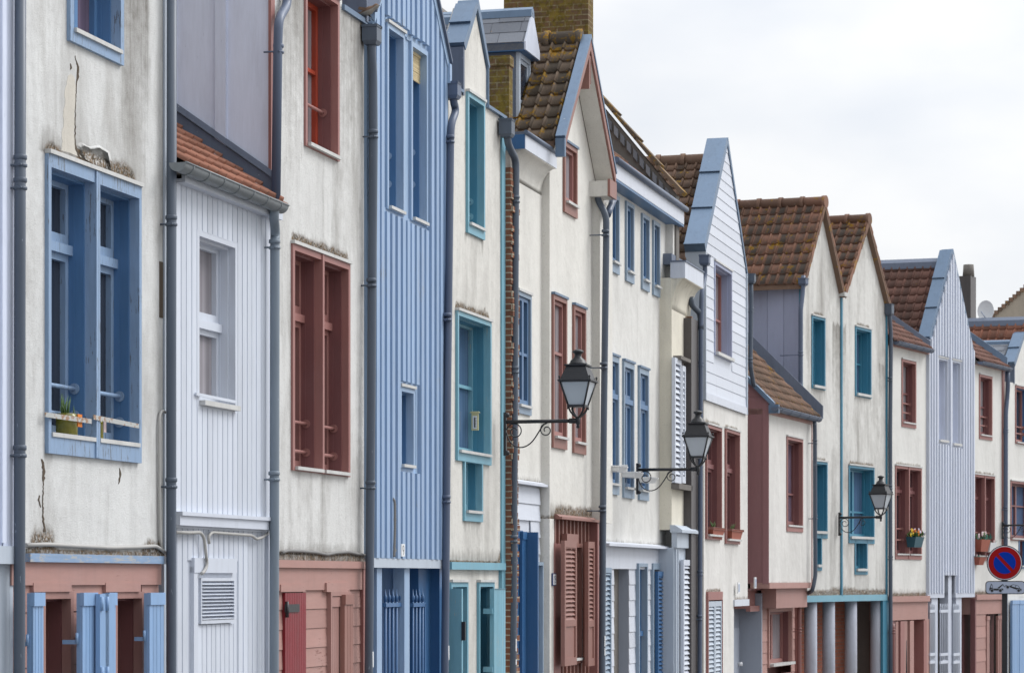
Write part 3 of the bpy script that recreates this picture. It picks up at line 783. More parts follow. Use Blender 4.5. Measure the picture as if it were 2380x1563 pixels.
H.moss += [('up', x0, x0 + .55, zj, .32, .85), ('up', x0, x1, zj, .07, .8), ('up', x1 - .55, x1, zj, .2, .95)]
H.stains += [('up', x0, x1, zj, .30, .5), ('down', x1 - .14, x1, 6.0, 6.0, .45)]
wall(H, 'facade_wall', [(x0, zt), (x1, zt)], zj, 0, H.holes, M['cream1'], .25, .05, H.stains, H.moss)
m = MB()                                        # long cracks with lifted edges
def crack(m, pts, w=.008, d=0.0):
    fine = [pts[0]]
    for (a, b, wa), (c, e, wb) in zip(pts, pts[1:]):
        n = max(1, int(abs(e - b) / 5))
        fine += [(a + (c - a) * i / n + (RND.uniform(-1.1, 1.1) if i < n else 0), b + (e - b) * i / n, (wa + (wb - wa) * i / n) * RND.uniform(.55, 1.15)) for i in range(1, n + 1)]
    for (a, b, wa), (c, e, wb) in zip(fine, fine[1:]):
        xa, za = H.P(a, b); xb, zb2 = H.P(c, e)
        m.hexa([(xa - w * wa, -.004, za), (xb - w * wb, -.004, zb2), (xb - w * wb, .004, zb2), (xa - w * wa, .004, za), (xa + w * wa, -.004, za), (xb + w * wb, -.004, zb2), (xb + w * wb, .004, zb2), (xa + w * wa, .004, za)])
crack(m, [(174, 130, .3), (178, 145, 1.2), (181, 155, 2.0), (180, 172, 2.4), (177, 200, .6), (175, 250, .5), (174, 325, .8), (176, 345, 2.2), (182, 362, 2.6), (190, 372, 1.0)])
crack(m, [(96, 1066, 1.2), (100, 1080, 2.6), (101, 1110, 2.6), (100, 1120, .7), (99, 1185, 1.0), (101, 1215, 1.6), (103, 1235, 2.4)])
crack(m, [(277, 1087, .4), (279, 1100, 2.0), (277, 1112, 1.6), (275, 1124, .6)])
crack(m, [(91, 1150, .6), (89, 1160, 1.4), (94, 1178, .8)])
crack(m, [(163, 148, .4), (165, 158, 1.4), (163, 162, .4)])
H.add(m, 'crack', M['crack'])
m = MB()
jig = lambda L: [q for a, b in zip(L, L[1:] + L[:1]) for q in [a] + [(a[0] + (b[0] - a[0]) * k / 3 + RND.uniform(-1.3, 1.3), a[1] + (b[1] - a[1]) * k / 3 + RND.uniform(-1.5, 1.5)) for k in (1, 2)]]
m.prism([H.P(*p) for p in jig([(158, 176), (164, 172), (173, 182), (176, 200), (174, 250), (172, 300), (173, 330), (178, 350), (190, 366), (150, 352), (142, 349), (145, 330), (143, 310), (148, 285), (147, 262), (151, 240), (150, 215), (155, 196)])], 'y', -.0015, .01); H.add(m, 'bare_plaster_patch', M['bareplaster'])
m = MB()                                        # blistered skin of render hanging over the window head
pts = [(177, 335), (186, 330), (205, 340), (232, 338), (255, 352), (264, 398), (240, 392), (222, 384), (205, 376), (190, 367), (180, 352)]
P2 = [H.P(*p) for p in jig(pts)]; cx = sum(p[0] for p in P2) / len(P2); cz = sum(p[1] for p in P2) / len(P2)
b = len(m.v); m.v += [(p[0], .0, p[1]) for p in P2] + [(cx + (p[0] - cx) * .8, -.013, cz + (p[1] - cz) * .86 - .01) for p in P2]; n = len(P2)
for i in range(n): m.face((b + i, b + (i + 1) % n, b + n + (i + 1) % n, b + n + i)[::-1], True)
m.face([b + n + i for i in range(n)], True); m.pt = {'stain': [.8 if P2[i][1] < cz else .3 for i in range(n)] + [.5] * n, 'moss': [.95 if P2[i][1] < cz else .1 for i in range(n)] + [.85 if P2[i][1] < cz else .25 for i in range(n)], 'bare': [0] * len(m.v)}
H.add(m, 'blistered_render', M['cream1'])
m = MB(); r_ = H.R(60, 372, 1288, 1307); m.box(r_[0], r_[1], -.035, .2, r_[2], r_[3]); H.add(m, 'jetty_board', M['blue_peel'])
m = MB(); r_ = H.R(60, 376, 1279, 1288); m.box(r_[0], r_[1], -.008, .2, r_[2], r_[3]); m.pt = {'stain': [.7] * 8, 'moss': [.6] * 8, 'bare': [0] * 8}; H.add(m, 'render_base', M['cream1'])
# ground floor
zg1 = H.P(216, 1307)[1]; gh = []
for (a, b) in ((96, 163), (264, 328)):
    q = H.R(a, b, 1374, 2300, -.03); gh.append((q[0], q[1], GB, q[3]))
m = MB(); clap(m, H.X(27), H.X(375), zg1 - .19 * 14 - .16, zg1 - .16, .19, .03, gh); m.box(H.X(27), H.X(375), .0, .2, zg1 - .16, zg1)
H.add(m, 'ground_floor_boards', M['pink'])
for i, g in enumerate(gh):
    window(H, (g[0] - .02, g[1] + .02, .35, g[3]), -.03, .3, .05, .02, 1, split=1, mt='pinkv', mr='red_deep', ms='red', gl='dark', sill=0, flash=False, hole=False, hbars=(.42, .8), name='ground_floor_window')
    flat_boards(H, (H.X(77 + 168 * i), H.X(165 + 161 * i), g[3], H.P(120 + 165 * i, 1353)[1]), -.03, .035, 'pink')
m = MB(); m.box(H.X(27), H.X(375), .33, .4, GB, zg1 - .02)
H.add(m, 'ground_floor_wall', M['red_deep'])
vtrim(H, 376, 388, 1310, 1700, -.02, .02, 'greyw')
for (a, b, dd) in ((72, 97, .10), (187, 220, .13), (247, 265, .13), (343, 377, .10)):
    q = H.R(a, b, 1377, 1800, dd); m = MB(); boards_leaf(m, q[0], q[1], .5, q[3], -dd + .03, .045, 4)
    S = H.add(m, 'shutter', M['shutter_blue'])
    h = MB(); h.box(q[0] - .02, q[0] + .0, -dd + .03, .0, q[3] - .36, q[3] - .33); h.tube([(q[0] - .015, -dd + .02, q[3] - .36), (q[0] - .015, -dd + .02, q[3] - .28)], .011, 8); H.add(h, 'hinge', M['shutter_blue'], S)
for (a, b, dd) in ((222, 233, .16), (235, 246, .16)):
    q = H.R(a, b, 1379, 1800, dd); m = MB(); m.box(q[0], q[0] + .16, -dd - .035, -dd + .0, .5, q[3]); S = H.add(m, 'shutter', M['shutter_blue'])
    h = MB(); [h.tube([(q[0] + .018, -dd - .04, z), (q[0] + .018, -dd - .04, z + .1)], .014, 8) for z in (q[3] - .12, q[3] - .62)]; H.add(h, 'hinge', M['shutter_blue'], S)
downpipe(H, [(48, -300), (46, 700), (45, 1563)], .075, .039, [(47, 372), (47, 425), (46, 1046)], 'pipe')
downpipe(H, [(400, -300), (398, 800), (398, 1563)], .075, .039, [(398, 511), (398, 1120)], 'pipe')
vtrim(H, 379, 389, -300, 1284, .0, .014, 'greyw'); q = H.R(370, 378, 608, 738, 0); m = MB(); m.box(q[0], q[1], -.004, .01, q[2], q[3]); H.add(m, 'rotten_gap', M['crack'])
plain_gable(H, x0, x1, zt, -.05, 5, 'tile_brown'); back_box(H, x0 + .02, x1 - .02, GB, zt, .26)
F1 = H
m = px_tube(H, [(60, 1266), (110, 1264), (180, 1268), (260, 1272), (330, 1270), (362, 1268), (375, 1276), (386, 1285)], .016, .015); H2_ = Frame(SA, 58, 0)
F1c = Frame(SA, 58, 0); F1c.single(m, M['cable'], 'facade_cable', 'thick painted cable above the pale blue beam of the cracked house', 'cable', 'cables along the facades')
F1c = Frame(SA, 58, 0); m = px_tube(F1c, [(377, 1278), (372, 1250), (371, 1150), (370, 1000), (371, 965), (377, 952), (384, 958)], .02, .011); F1c.single(m, M['cable'], 'facade_cable', 'thin cable rising beside the second drainpipe and hooking over at its top', 'cable', 'cables along the facades')
# rusty strap and jars on the blue window sill
F = Frame(SA, 58, 0); m = MB()
for (a, b, yl, yr) in ((105, 212, 961, 977), (217, 322, 967, 988)):
    p, q = F.P3(a, yl, .045), F.P3(b, yr, .045); m.hexa([(p[0], p[1] - .004, p[2] - .022), (q[0], q[1] - .004, q[2] - .022), (q[0], q[1] + .004, q[2] - .022), (p[0], p[1] + .004, p[2] - .022), (p[0], p[1] - .004, p[2] + .012), (q[0], q[1] - .004, q[2] + .012), (q[0], q[1] + .004, q[2] + .012), (p[0], p[1] + .004, p[2] + .012)])
F.single(m, M['rust'], 'window_guard_strap', 'rusty flat iron strap across the foot of the big blue double window', 'strap')
def jar(px, py, d, w, h, lab, lblm, stems):
    F = Frame(SA, px, -d); x, z = F.P(px, py, -d); R_ = F.empty('plant_jar', lab, 'jar', 'jars of water plants on the blue window sill'); m = MB()
    m.lathe((x, d, z), [(w * .8, 0), (w, .02), (w, h * .8), (w * .9, h), (w * .86, h), (w * .86, h * .72)], 14); F.add(m, 'jar_glass', M['jar'])
    m = MB()
    for i in range(stems):
        a = RND.uniform(0, 6.28); r = RND.uniform(0, w * .6); L = RND.uniform(.10, .2)
        m.tube([(x + r * math.cos(a), d + r * math.sin(a), z + h * .7), (x + r * 1.3 * math.cos(a), d + r * 1.3 * math.sin(a), z + h * .7 + L * .6), (x + r * 1.3 * math.cos(a) + RND.uniform(-.05, .05), d + r * 1.2 * math.sin(a), z + h * .7 + L)], [.007, .005, .001], 5, True, RND.random())
    F.add(m, 'stems', M['leaf'])
    m = MB(); m.box(x + w * .1, x + w * 1.02, d - w * 1.0 - .003, d - w * .95, z + h * .45, z + h * .98); F.add(m, 'paper_label', M[lblm])
zs_px = 1018
jar(155, 1016, .05, .08, .17, 'wide jar of green water and reeds on the left part of the blue sill', 'orangef', 16)
jar(225, 1028, .05, .05, .17, 'slim jar with a pink and blue label on the right part of the blue sill', 'pinkf', 5)

# ================================================================== 2: low white boarded house with lean-to roof
H = house(SA, 405, 0, 'white_boarded_house', 'low white boarded house with small orange tiled roof and louvred vent between two taller houses')
x0, x1 = H.X(405), H.X(630); xr3 = H.X(626)
ze = H.P(516, 468)[1]; zj0, zj1 = H.P(516, 1231)[1], H.P(516, 1195)[1]
rc = H.R(455, 549, 548, 953)
window(H, rc, 0, .2, .05, .012, 1, hbars=(), transom=.5, mt='white', mr='white', gl='glass_grey', sill=.04, flash=False, sillout=.05, bottom=.03, sw=.045)
H.stains = []
m = MB(); m.box(x0, x1, .02, .25, zj0, zj0 + .01)
vboards(m, x0, x1, zj1, lambda x: ze, .112, .104, .0, .014, H.holes, 0, .0015, .006); H.add(m, 'upper_boards', M['white'])
wall(H, 'facade_wall', [(x0, ze + .05), (x1, ze + .05)], zj0, 0, H.holes, M['white'], .25, .5)
m = MB(); m.box(x0, x1, -.05, .2, zj0 + .02, zj1 - .03); m.box(x0, x1, -.07, .2, zj1 - .03, zj1); H.add(m, 'jetty_board', M['white'])
gz0 = GB
vr = H.R(456, 541, 1302, 1450, -.03); door = (vr[0] - .10, vr[1] + .02, gz0, vr[3])
m = MB(); m.box(x0, x1, .035, .25, gz0, zj0)
vboards(m, x0, x1, gz0, lambda x: zj0, .112, .104, .035, .014, [(vr[0] - .12, vr[1] + .01, gz0, vr[3])], .0, .0015, .006); H.add(m, 'lower_boards', M['white'])
m = MB(); m.box(vr[0] - .12, vr[0] - .03, .0, .035, gz0, vr[3] - .05); m.box(vr[0] - .12, vr[1] + .01, -.005, .035, vr[3] - .10, vr[3] + .02)
vboards(m, vr[0], vr[1], gz0, lambda x: vr[2], .1, .094, .03, .012, (), 0, .001, .005); D2 = H.add(m, 'door', M['white'])
m = MB(); q = H.R(461, 540, 1342, 1447, -.02); m.ring(q[0], q[1], q[2], q[3], .02, .02, .025, .03, -.005, .03); n = 11
for i in range(n):
    z = q[2] + .035 + (q[3] - q[2] - .06) * i / n; h = (q[3] - q[2] - .06) / n
    m.hexa([(q[0] + .02, -.012, z), (q[1] - .02, -.012, z), (q[1] - .02, -.004, z), (q[0] + .02, -.004, z), (q[0] + .02, .03, z + h * .75), (q[1] - .02, .03, z + h * .75), (q[1] - .02, .036, z + h * .75), (q[0] + .02, .036, z + h * .75)], RND.random())
H.add(m, 'vent_grille', M['white'], D2)
m = MB(); m.box(x1 - .09, x1 + .01, -.012, .05, gz0, ze); H.add(m, 'corner_board', M['white'])
m = MB(); m.box(x0 - .02, x1 + .02, -.10, .2, ze, ze + .03); m.box(x0 - .02, x1 + .02, -.10, -.07, ze + .03, ze + .13); H.add(m, 'fascia_board', M['white'])
zg = H.P(520, 424, .14)[1]
gl, gr = H.X(411, .16), H.X(652, .16)
gutter(H, (gl, -.165, zg), (gr, -.165, zg - .01), .07, 'zincg', 7)
m = MB(); p_, q_ = H.P3(456, 915, .03), H.P3(551, 934, .03); m.hexa([(p_[0], -.034, p_[2] - .012), (q_[0], -.034, q_[2] - .012), (q_[0], -.022, q_[2] - .012), (p_[0], -.022, p_[2] - .012), (p_[0], -.034, p_[2] + .012), (q_[0], -.034, q_[2] + .012), (q_[0], -.022, q_[2] + .012), (p_[0], -.022, p_[2] + .012)]); H.add(m, 'window_guard_bar', M['white'])
# roof running up from the gutter along the tall neighbour's flank
dl = H.Dp(xr3, 413); zA, zB = H.P3(626, 436, .0)[2], None
YA = H.seg.o[1] + H.seg.u[1] * (xr3 + H.a0)
pit = math.atan2(abs(H.Zx(xr3, -(-dl) if dl < 0 else -dl, 290) - H.Zx(xr3, 0, 440)), abs(dl)) if dl else .6
m = MB(); pit = max(.5, min(pit, .75)); Lr = 1.6
tiles(m, (x0 - .1, -.13, zg + .01), (1, 0, 0), x1 - x0 + .12, (0, math.cos(pit), math.sin(pit)), Lr, .20, .24, .042)
H.add(m, 'tiled_roof', M['tile_orange'])
m = MB(); m.hexa([(x0 - .1, -.10, zg - .04), (x1, -.10, zg - .04), (x1, 1.4, zg - .04), (x0 - .1, 1.4, zg - .04), (x0 - .1, -.10, zg), (x1, -.10, zg), (x1, 1.4, zg + 1.5 * math.tan(pit) - .02), (x0 - .1, 1.4, zg + 1.5 * math.tan(pit) - .02)]); H.add(m, 'roof_deck', M['cement'])
def zroof2(d): return zg + .05 + (d + .13) * math.tan(pit)      # d = depth into the block
m = MB()                                       # stepped zinc flashing along the flank
for (o, h0, h1, th) in ((.0, .0, .13, .012), (.012, .14, .2, .02)):
    m.hexa([(xr3 - .02 - th - o, -.10, zroof2(-.10) + h0), (xr3 - .005, -.10, zroof2(-.10) + h0), (xr3 - .005, 1.3, zroof2(1.3) + h0), (xr3 - .02 - th - o, 1.3, zroof2(1.3) + h0),
            (xr3 - .02 - th, -.10, zroof2(-.10) + h1), (xr3 - .005, -.10, zroof2(-.10) + h1), (xr3 - .005, 1.3, zroof2(1.3) + h1), (xr3 - .02 - th, 1.3, zroof2(1.3) + h1)])
m.hexa([(xr3 - .30, -.08, zroof2(-.08) - .01), (xr3 - .02, -.08, zroof2(-.08) - .0), (xr3 - .02, 1.3, zroof2(1.3) - .0), (xr3 - .30, 1.3, zroof2(1.3) - .01), (xr3 - .30, -.08, zroof2(-.08) + .004), (xr3 - .02, -.08, zroof2(-.08) + .01), (xr3 - .02, 1.3, zroof2(1.3) + .01), (xr3 - .30, 1.3, zroof2(1.3) + .004)])
H.add(m, 'roof_flashing', M['zincd'])
downpipe(H, [(640, 482, .15), (636, 500, .15), (640, 535, .09), (639, 565, .09), (637, 1563, .09)], .09, .042, [(638, 566), (637, 1104)], 'pipez')
back_box(H, x0, x1 - .02, GB, ze + .05, .26, 1.4)
F = Frame(SA, 405, 0); m = px_tube(F, [(408, 1236), (440, 1237), (466, 1236), (474, 1248), (479, 1290), (482, 1312), (474, 1328), (468, 1332)], .022, .014)
m2 = px_tube(F, [(486, 1262), (484, 1246), (492, 1236), (540, 1240), (585, 1243), (596, 1252), (610, 1248), (622, 1238)], .022, .013); b = len(m.v); m.v += m2.v
for f, t in zip(m2.f, m2.sm): m.face([i + b for i in f], t)
F.single(m, M['cable'], 'facade_cable', 'white ribbed cable under the white band, drooping towards the louvred vent', 'cable', 'cables along the facades')

# ================================================================== 3: cream house with the dark red double window
H = house(SA, 627, 0, 'rendered_house', 'streaked cream house with dark red double window above pink boards and a crimson shutter')
x0, x1 = H.X(627), H.X(846); zj = H.P(745, 1290)[1]; zsh = H.P(820, 40)[1]; xs = H.X(795)
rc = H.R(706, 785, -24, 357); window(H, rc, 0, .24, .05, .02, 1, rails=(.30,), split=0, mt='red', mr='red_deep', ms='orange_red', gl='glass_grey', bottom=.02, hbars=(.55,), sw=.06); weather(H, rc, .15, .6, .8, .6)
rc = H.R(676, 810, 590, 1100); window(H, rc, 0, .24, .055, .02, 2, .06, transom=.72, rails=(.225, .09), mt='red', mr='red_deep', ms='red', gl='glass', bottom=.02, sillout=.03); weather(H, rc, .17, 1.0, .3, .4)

H.stains += [('down', H.X(652), H.X(705), zsh + .3, 4.4, .72), ('down', H.X(788), x1, zsh, 4.2, .66), ('down', xs, x1, zsh, .5, .5), ('up', x0, x1, zj, .25, .7), ('down', x1 - .12, x1, zj + 1.8, 1.8, .5)]
H.moss += [('up', x0, x1, zj, .06, .9), ('down', x1 - .12, x1, zsh, .5, .8)]
xa = H.X(707); apex = zsh + 1.9
wall(H, 'facade_wall', [(x0, zsh + .2), (xa, apex), (xs, zsh + .25), (xs + .001, zsh), (x1, zsh)], zj, 0, H.holes, M['cream3'], .25, .05, H.stains, H.moss)
m = MB(); m.box(xs - .01, x1 + .02, -.03, .3, zsh, zsh + .05); H.add(m, 'shoulder_coping', M['zinc'])
m = MB(); m.prism([(x0 - .06, zsh + .22), (xa, apex + .04), (xs, zsh + .3), (xs, zsh + .4), (xa, apex + .16), (x0 - .06, zsh + .34)], 'y', -.04, 5); H.add(m, 'roof', M['tile_brown'])
m = MB(); m.box(x0 + .03, xs - .02, .26, 5, GB, zsh + .2); H.add(m, 'house_body', M['cement'])
# boarded flank facing up the street
m = MB(); zc = lambda y: (zroof2(y) + H.zg * 0 + .06)
dz = 0.0
y = .0; k = 0
while y < 2.2:
    w = (.46, .44, .40)[k % 3]; zz0 = 3.2
    m.hexa([(x0 - .012, y + .004, zz0), (x0 + .03, y + .004, zz0), (x0 + .03, y + w, zz0), (x0 - .012, y + w, zz0), (x0 - .012, y + .004, zsh + .25), (x0 + .03, y + .004, zsh + .25), (x0 + .03, y + w, zsh + .25), (x0 - .012, y + w, zsh + .25)], RND.random())
    m.box(x0 - .042, x0 - .012, y + w - .07, y + w + .03, zz0 + .05, zsh + .25, RND.random()); y += w + .03; k += 1
H.add(m, 'flank_boards', M['lav'])
m = MB(); m.box(x0 - .035, x0 + .06, -.025, .0, H.P(630, 428)[1], zsh + .2); H.add(m, 'corner_board', M['red'])
m = MB(); m.box(x0 - .04, x0 + .0, -.03, .12, H.P(630, 470)[1], H.P(630, 405)[1]); H.add(m, 'corner_flashing', M['zinc'])
m = MB(); r_ = H.R(640, 845, 1302, 1319); m.box(x0, x1, -.03, .2, r_[2], r_[3]); H.add(m, 'jetty_board', M['pink'])
mk = MB(); mk.box(x0, x1, -.006, .2, r_[3], zj); mk.pt = {'stain': [.7] * 8, 'moss': [.55] * 8, 'bare': [0] * 8}; H.add(mk, 'render_base', M['cream3'])
zg3 = r_[2]; gh = []
q = H.R(654, 703, 1374, 1800, -.03); gh.append((q[0], q[1], GB, q[3])); q2 = H.R(760, 802, 1374, 1800, -.03); gh.append((q2[0], q2[1], GB, q2[3]))
m = MB(); clap(m, x0, x1, zg3 - .175 * 15 - .2, zg3 - .2, .175, .03, gh, .013); m.box(x0, x1, .0, .2, zg3 - .2, zg3); H.add(m, 'ground_floor_boards', M['pink'])
m = MB(); m.box(x0, x1, .04, .25, GB, zg3); H.add(m, 'ground_floor_wall', M['pinkv'])
m = MB(); q = gh[0]; n = 9; w = (q[1] - q[0]) / n
for i in range(n): m.box(q[0] + i * w + .002, q[0] + (i + 1) * w - .002, -.005, .03, GB, q[3] - .01, RND.random())
S = H.add(m, 'crimson_shutter', M['crimson']); m = MB(); zz = H.P(678, 1412)[1]; m.box(q[0] - .02, q[0] + .35, -.015, -.006, zz - .035, zz + .035); m.tube([(q[0] + .01, -.02, zz - .08), (q[0] + .01, -.02, zz + .06)], .016, 8); H.add(m, 'hinge', M['iron'], S)
m = MB(); q = gh[1]; m.ring(q[0] - .03, q[1] + .03, GB, q[3], .04, .04, .04, 0, -.02, .03); boards_leaf(m, q[0] + .01, q[0] + (q[1] - q[0]) * .5, GB, q[3] - .05, .03, .03, 4); H.add(m, 'door', M['pinkv'])
m = MB(); boards_leaf(m, q[0] + (q[1] - q[0]) * .52, q[1], .3, q[3] - .03, -.0, .05, 3); H.add(m, 'shutter', M['red7'])
flat_boards(H, (H.X(651), H.X(708), gh[0][3], H.P(680, 1357)[1]), -.03, .04); flat_boards(H, (H.X(755), H.X(808), gh[1][3], H.P(780, 1353)[1]), -.03, .05)
vtrim(H, 838, 847, 1319, 1800, -.02, .03, 'red')
downpipe(H, [(668, -60, .06), (668, 10, .06), (648, 45, .1), (646, 90, .1), (641, 480, .1)], .1, .040, [(647, 112)], 'pipeb', base=False)
downpipe(H, [(864, 88), (864, 130), (867, 175), (868, 330), (863, 900), (857, 1563)], .09, .042, [(867, 310), (863, 655), (861, 1125)], 'pipe', stick=[(858, 1513, 1549)], hopper=(848, 880, 50, 95))
m = MB(); q = H.P3(846, 5, .0); q2 = H.P3(846, 52, 0); m.box(q[0] - .04, q[0] + .02, -.04, .55, q2[2], q[2] + .1); H.add(m, 'zinc_box_gutter', M['zincd'])
F3 = H
F = Frame(SA, 627, 0); m = px_tube(F, [(655, 1284), (668, 1279), (700, 1280), (735, 1283), (760, 1288), (780, 1284), (810, 1282), (840, 1288), (862, 1292), (872, 1287), (900, 1294), (916, 1297), (940, 1293), (975, 1298), (1018, 1302)], .02, .014, 8)
F.single(m, M['cableg'], 'facade_cable', 'grey sagging cable running from above the crimson shutter to the blue gates', 'cable', 'cables along the facades')

# ================================================================== 4: blue batten house
H = house(SA, 856, 0, 'blue_boarded_house', 'blue batten clad house with steep gable, slit window and blue railing gates')
x0, x1 = H.X(857), H.X(1029); zj = H.P(946, 1298)[1]; zfb = H.P(946, 1319)[1]
zl = H.Zx(x0, 0, 40); zr = H.Zx(x1, 0, 150); ze = (zl + zr) / 2; xm = (x0 + x1) / 2; za = ze + (xm - x0) * 1.12
top = [(x0, ze), (xm, za), (x1, ze)]; tf = topf(top)
B = dict(mt='blue_board', mr='blue_deep', gl='glass_blue')
window(H, H.R(894, 935, 66, 494), 0, .26, .05, .03, 1, rails=(.33, .17), sillout=.03, bottom=.02, **B)
W4 = window(H, H.R(950, 989, 108, 520), 0, .26, .05, .03, 1, rails=(.43, .24), sillout=.03, bottom=.02, flash=False, **B)
window(H, H.R(924, 958, 901, 1088), 0, .2, .045, .03, 1, sillout=.03, bottom=.02, **B)
m = MB()
vboards(m, x0, x1, zj, tf, .30, .297, .0, .012, H.holes); H.add(m, 'facade_boards', M['blue_board'])
wall(H, 'facade_wall', top, zj, 0, H.holes, M['blue_board'], .25, .6)
m = MB(); vboards(m, x0 + .02, x1, zj, lambda x: tf(x) - .03, .168, .10, -.012, .045, [(a - .03, b + .03, c - .05, d + .06) for a, b, c, d in H.holes], .05, .006, .003)
H.add(m, 'batten_cladding', M['blue_batten'])
m = MB()
for s, (xa_, xb_) in ((1, (x0 - .02, xm)), (-1, (x1 + .02, xm))):
    zz = ze - .06
    m.hexa([(xa_, -.07, zz - .02), (xb_, -.07, za - .02), (xb_, -.0, za - .02), (xa_, -.0, zz - .02), (xa_, -.07, zz + .12), (xb_, -.07, za + .12), (xb_, .0, za + .12), (xa_, .0, zz + .12)][::1])
H.add(m, 'bargeboard', M['blue_board'])
m = MB(); m.prism([(x0 - .04, ze + .02), (xm, za + .10), (x1 + .04, ze + .02), (x1 + .04, ze + .06), (xm, za + .15), (x0 - .04, ze + .06)], 'y', -.10, 5); H.add(m, 'roof', M['zincd'])
m = MB(); m.box(x1 - .03, x1 + .04, -.09, .2, H.Zx(x1, 0, 195), H.Zx(x1, 0, 150)); H.add(m, 'eaves_box', M['blue_board'])
m = MB(); m.box(x1 - .10, x1 - .01, -.03, .02, zj, H.Zx(x1, 0, 195)); m.box(x0, x0 + .05, -.04, .02, zj, ze); H.add(m, 'corner_board', M['blue_front'])
m = MB(); m.box(x0 + .01, x1 + .0, -.05, .3, zfb, zj); H.add(m, 'jetty_board', M['greyw'])
back_box(H, x0 + .02, x1 - .02, zfb, ze, .26)
m = MB(); m.box(x0, x1, .45, .6, GB, zfb); H.add(m, 'recess_wall', M['royal'])
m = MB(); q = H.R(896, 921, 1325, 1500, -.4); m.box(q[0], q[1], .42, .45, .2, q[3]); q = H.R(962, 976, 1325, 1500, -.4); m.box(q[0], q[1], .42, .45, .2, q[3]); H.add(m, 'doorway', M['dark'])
m = MB(); m.box(x0, x0 + .08, 0, .45, GB, zfb); m.box(x1 - .55, x1, .1, .45, GB, zfb); m.box(x1 - .12, x1, -.0, .45, GB, zfb); H.add(m, 'side_panel', M['royal'])
for (a, b) in ((876, 892), (940, 956)):
    q = H.R(a, b, 1320, 1800); m = MB(); m.box(q[0], q[1] - .06, .0, .12, GB, zfb); m.box(q[0] + .05, q[1] - .10, .12, .4, GB, zfb); H.add(m, 'post', M['blue_board'])
for (a, b) in ((893, 934), (957, 986)):
    q = H.R(a, b, 1402, 1800, -.05); G = MB(); G.box(q[0], q[1], .03, .07, q[3] - .03, q[3] + .01); G.box(q[1] - .035, q[1] - .005, .03, .07, .25, q[3]); g = H.add(G, 'gate', M['blue_gate'])
    n = max(4, int((q[1] - q[0] - .05) / .105)); ztop = H.P((a + b) / 2, 1368, -.05)[1]; G = MB()
    for i in range(n):
        x = q[0] + .04 + (q[1] - q[0] - .1) * i / (n - 1)
        G.tube([(x, .05, .25), (x, .05, q[3] + .06)], .013, 8); G.tube([(x, .05, q[3] + .02), (x, .05, q[3] + .06), (x, .05, ztop - .07), (x, .05, ztop - .06), (x, .05, ztop)], [.013, .02, .02, .01, .002], 8)
    H.add(G, 'railing_bar', M['blue_gate'], g); G = MB(); G.box(q[1] + .0, q[1] + .03, .04, .08, q[3] - .35, q[3] - .2); H.add(G, 'lock', M['blue_gate'], g)
downpipe(H, [(1052, 215), (1054, 235), (1060, 258), (1049, 285), (1047, 320), (1040, 900), (1034, 1563)], .09, .041, [(1046, 322), (1039, 735), (1037, 1158)], 'pipeb', stick=[(1035, 1499, 1532)], hopper=(1038, 1068, 183, 222))
# number plate, flexible conduit, bamboo blind
F = Frame(SA, 935, 0); m = MB(); q = F.R(931, 939, 1263, 1292, .05); m.box(q[0], q[1], -.06, -.048, q[2], q[3]); xc, zc_ = (q[0] + q[1]) / 2, (q[2] + q[3]) / 2; w = (q[1] - q[0])
def stroke(mm, pts, th, y, mi=1):
    for (a, b), (c, e) in zip(pts, pts[1:]):
        L = math.hypot(c - a, e - b) or 1e-6; nx, nz = -(e - b) / L * th / 2, (c - a) / L * th / 2
        mm.poly([(a + nx, y, b + nz), (a - nx, y, b - nz), (c - nx, y, e - nz), (c + nx, y, e + nz)], .5, False, mi)
stroke(m, [(xc + .022 * math.cos(t * .52), zc_ + .018 + .026 * math.sin(t * .52)) for t in range(13)], .008, -.0615); stroke(m, [(xc + .022, zc_ + .018), (xc + .018, zc_ - .025), (xc - .006, zc_ - .047)], .008, -.0615)
F.single(m, [M['plate'], M['black']], 'house_number_plate', 'narrow white plate with the number 9 low on the blue batten house', 'number plate')
F = Frame(SA, 916, 0); m = MB(); pts = [F.P3(912, 1158, .05), F.P3(917, 1165, .06), F.P3(917, 1230, .06), F.P3(915, 1296, .06)]; P = rounded(pts, .05, 4); PP = []
for a, b in zip(P, P[1:]):
    n = max(1, int((b - a).length / .012)); PP += [a + (b - a) * i / n for i in range(n)]
m.tube(PP, [.019 if i % 2 else .016 for i in range(len(PP))], 10)
for py in (1206, 1278): x, y, z = F.P3(916, py, .05); m.box(x - .04, x + .03, y - .015, y + .03, z - .012, z + .012)
F.single(m, M['cableg'], 'flexible_conduit', 'short grey corrugated conduit hanging on the blue battens below the slit window', 'conduit')
F = Frame(SA, 965, -.05); q = F.R(951, 984, 120, 188, -.04); m = MB(); n = 22
for i in range(n):
    z = q[2] + (q[3] - q[2] - .05) * i / n; m.tube([(q[0], .05 + RND.uniform(-.004, .004), z), (q[1] + .05, .05 + RND.uniform(-.004, .004), z + RND.uniform(-.006, .006))], .0085, 6, True, RND.random())
m.box(q[0], q[1] + .05, .035, .07, q[3] - .05, q[3], .8); F.single(m, M['bamboo'], 'bamboo_blind', 'half rolled bamboo blind at the top of the right upper window of the blue house', 'blind')

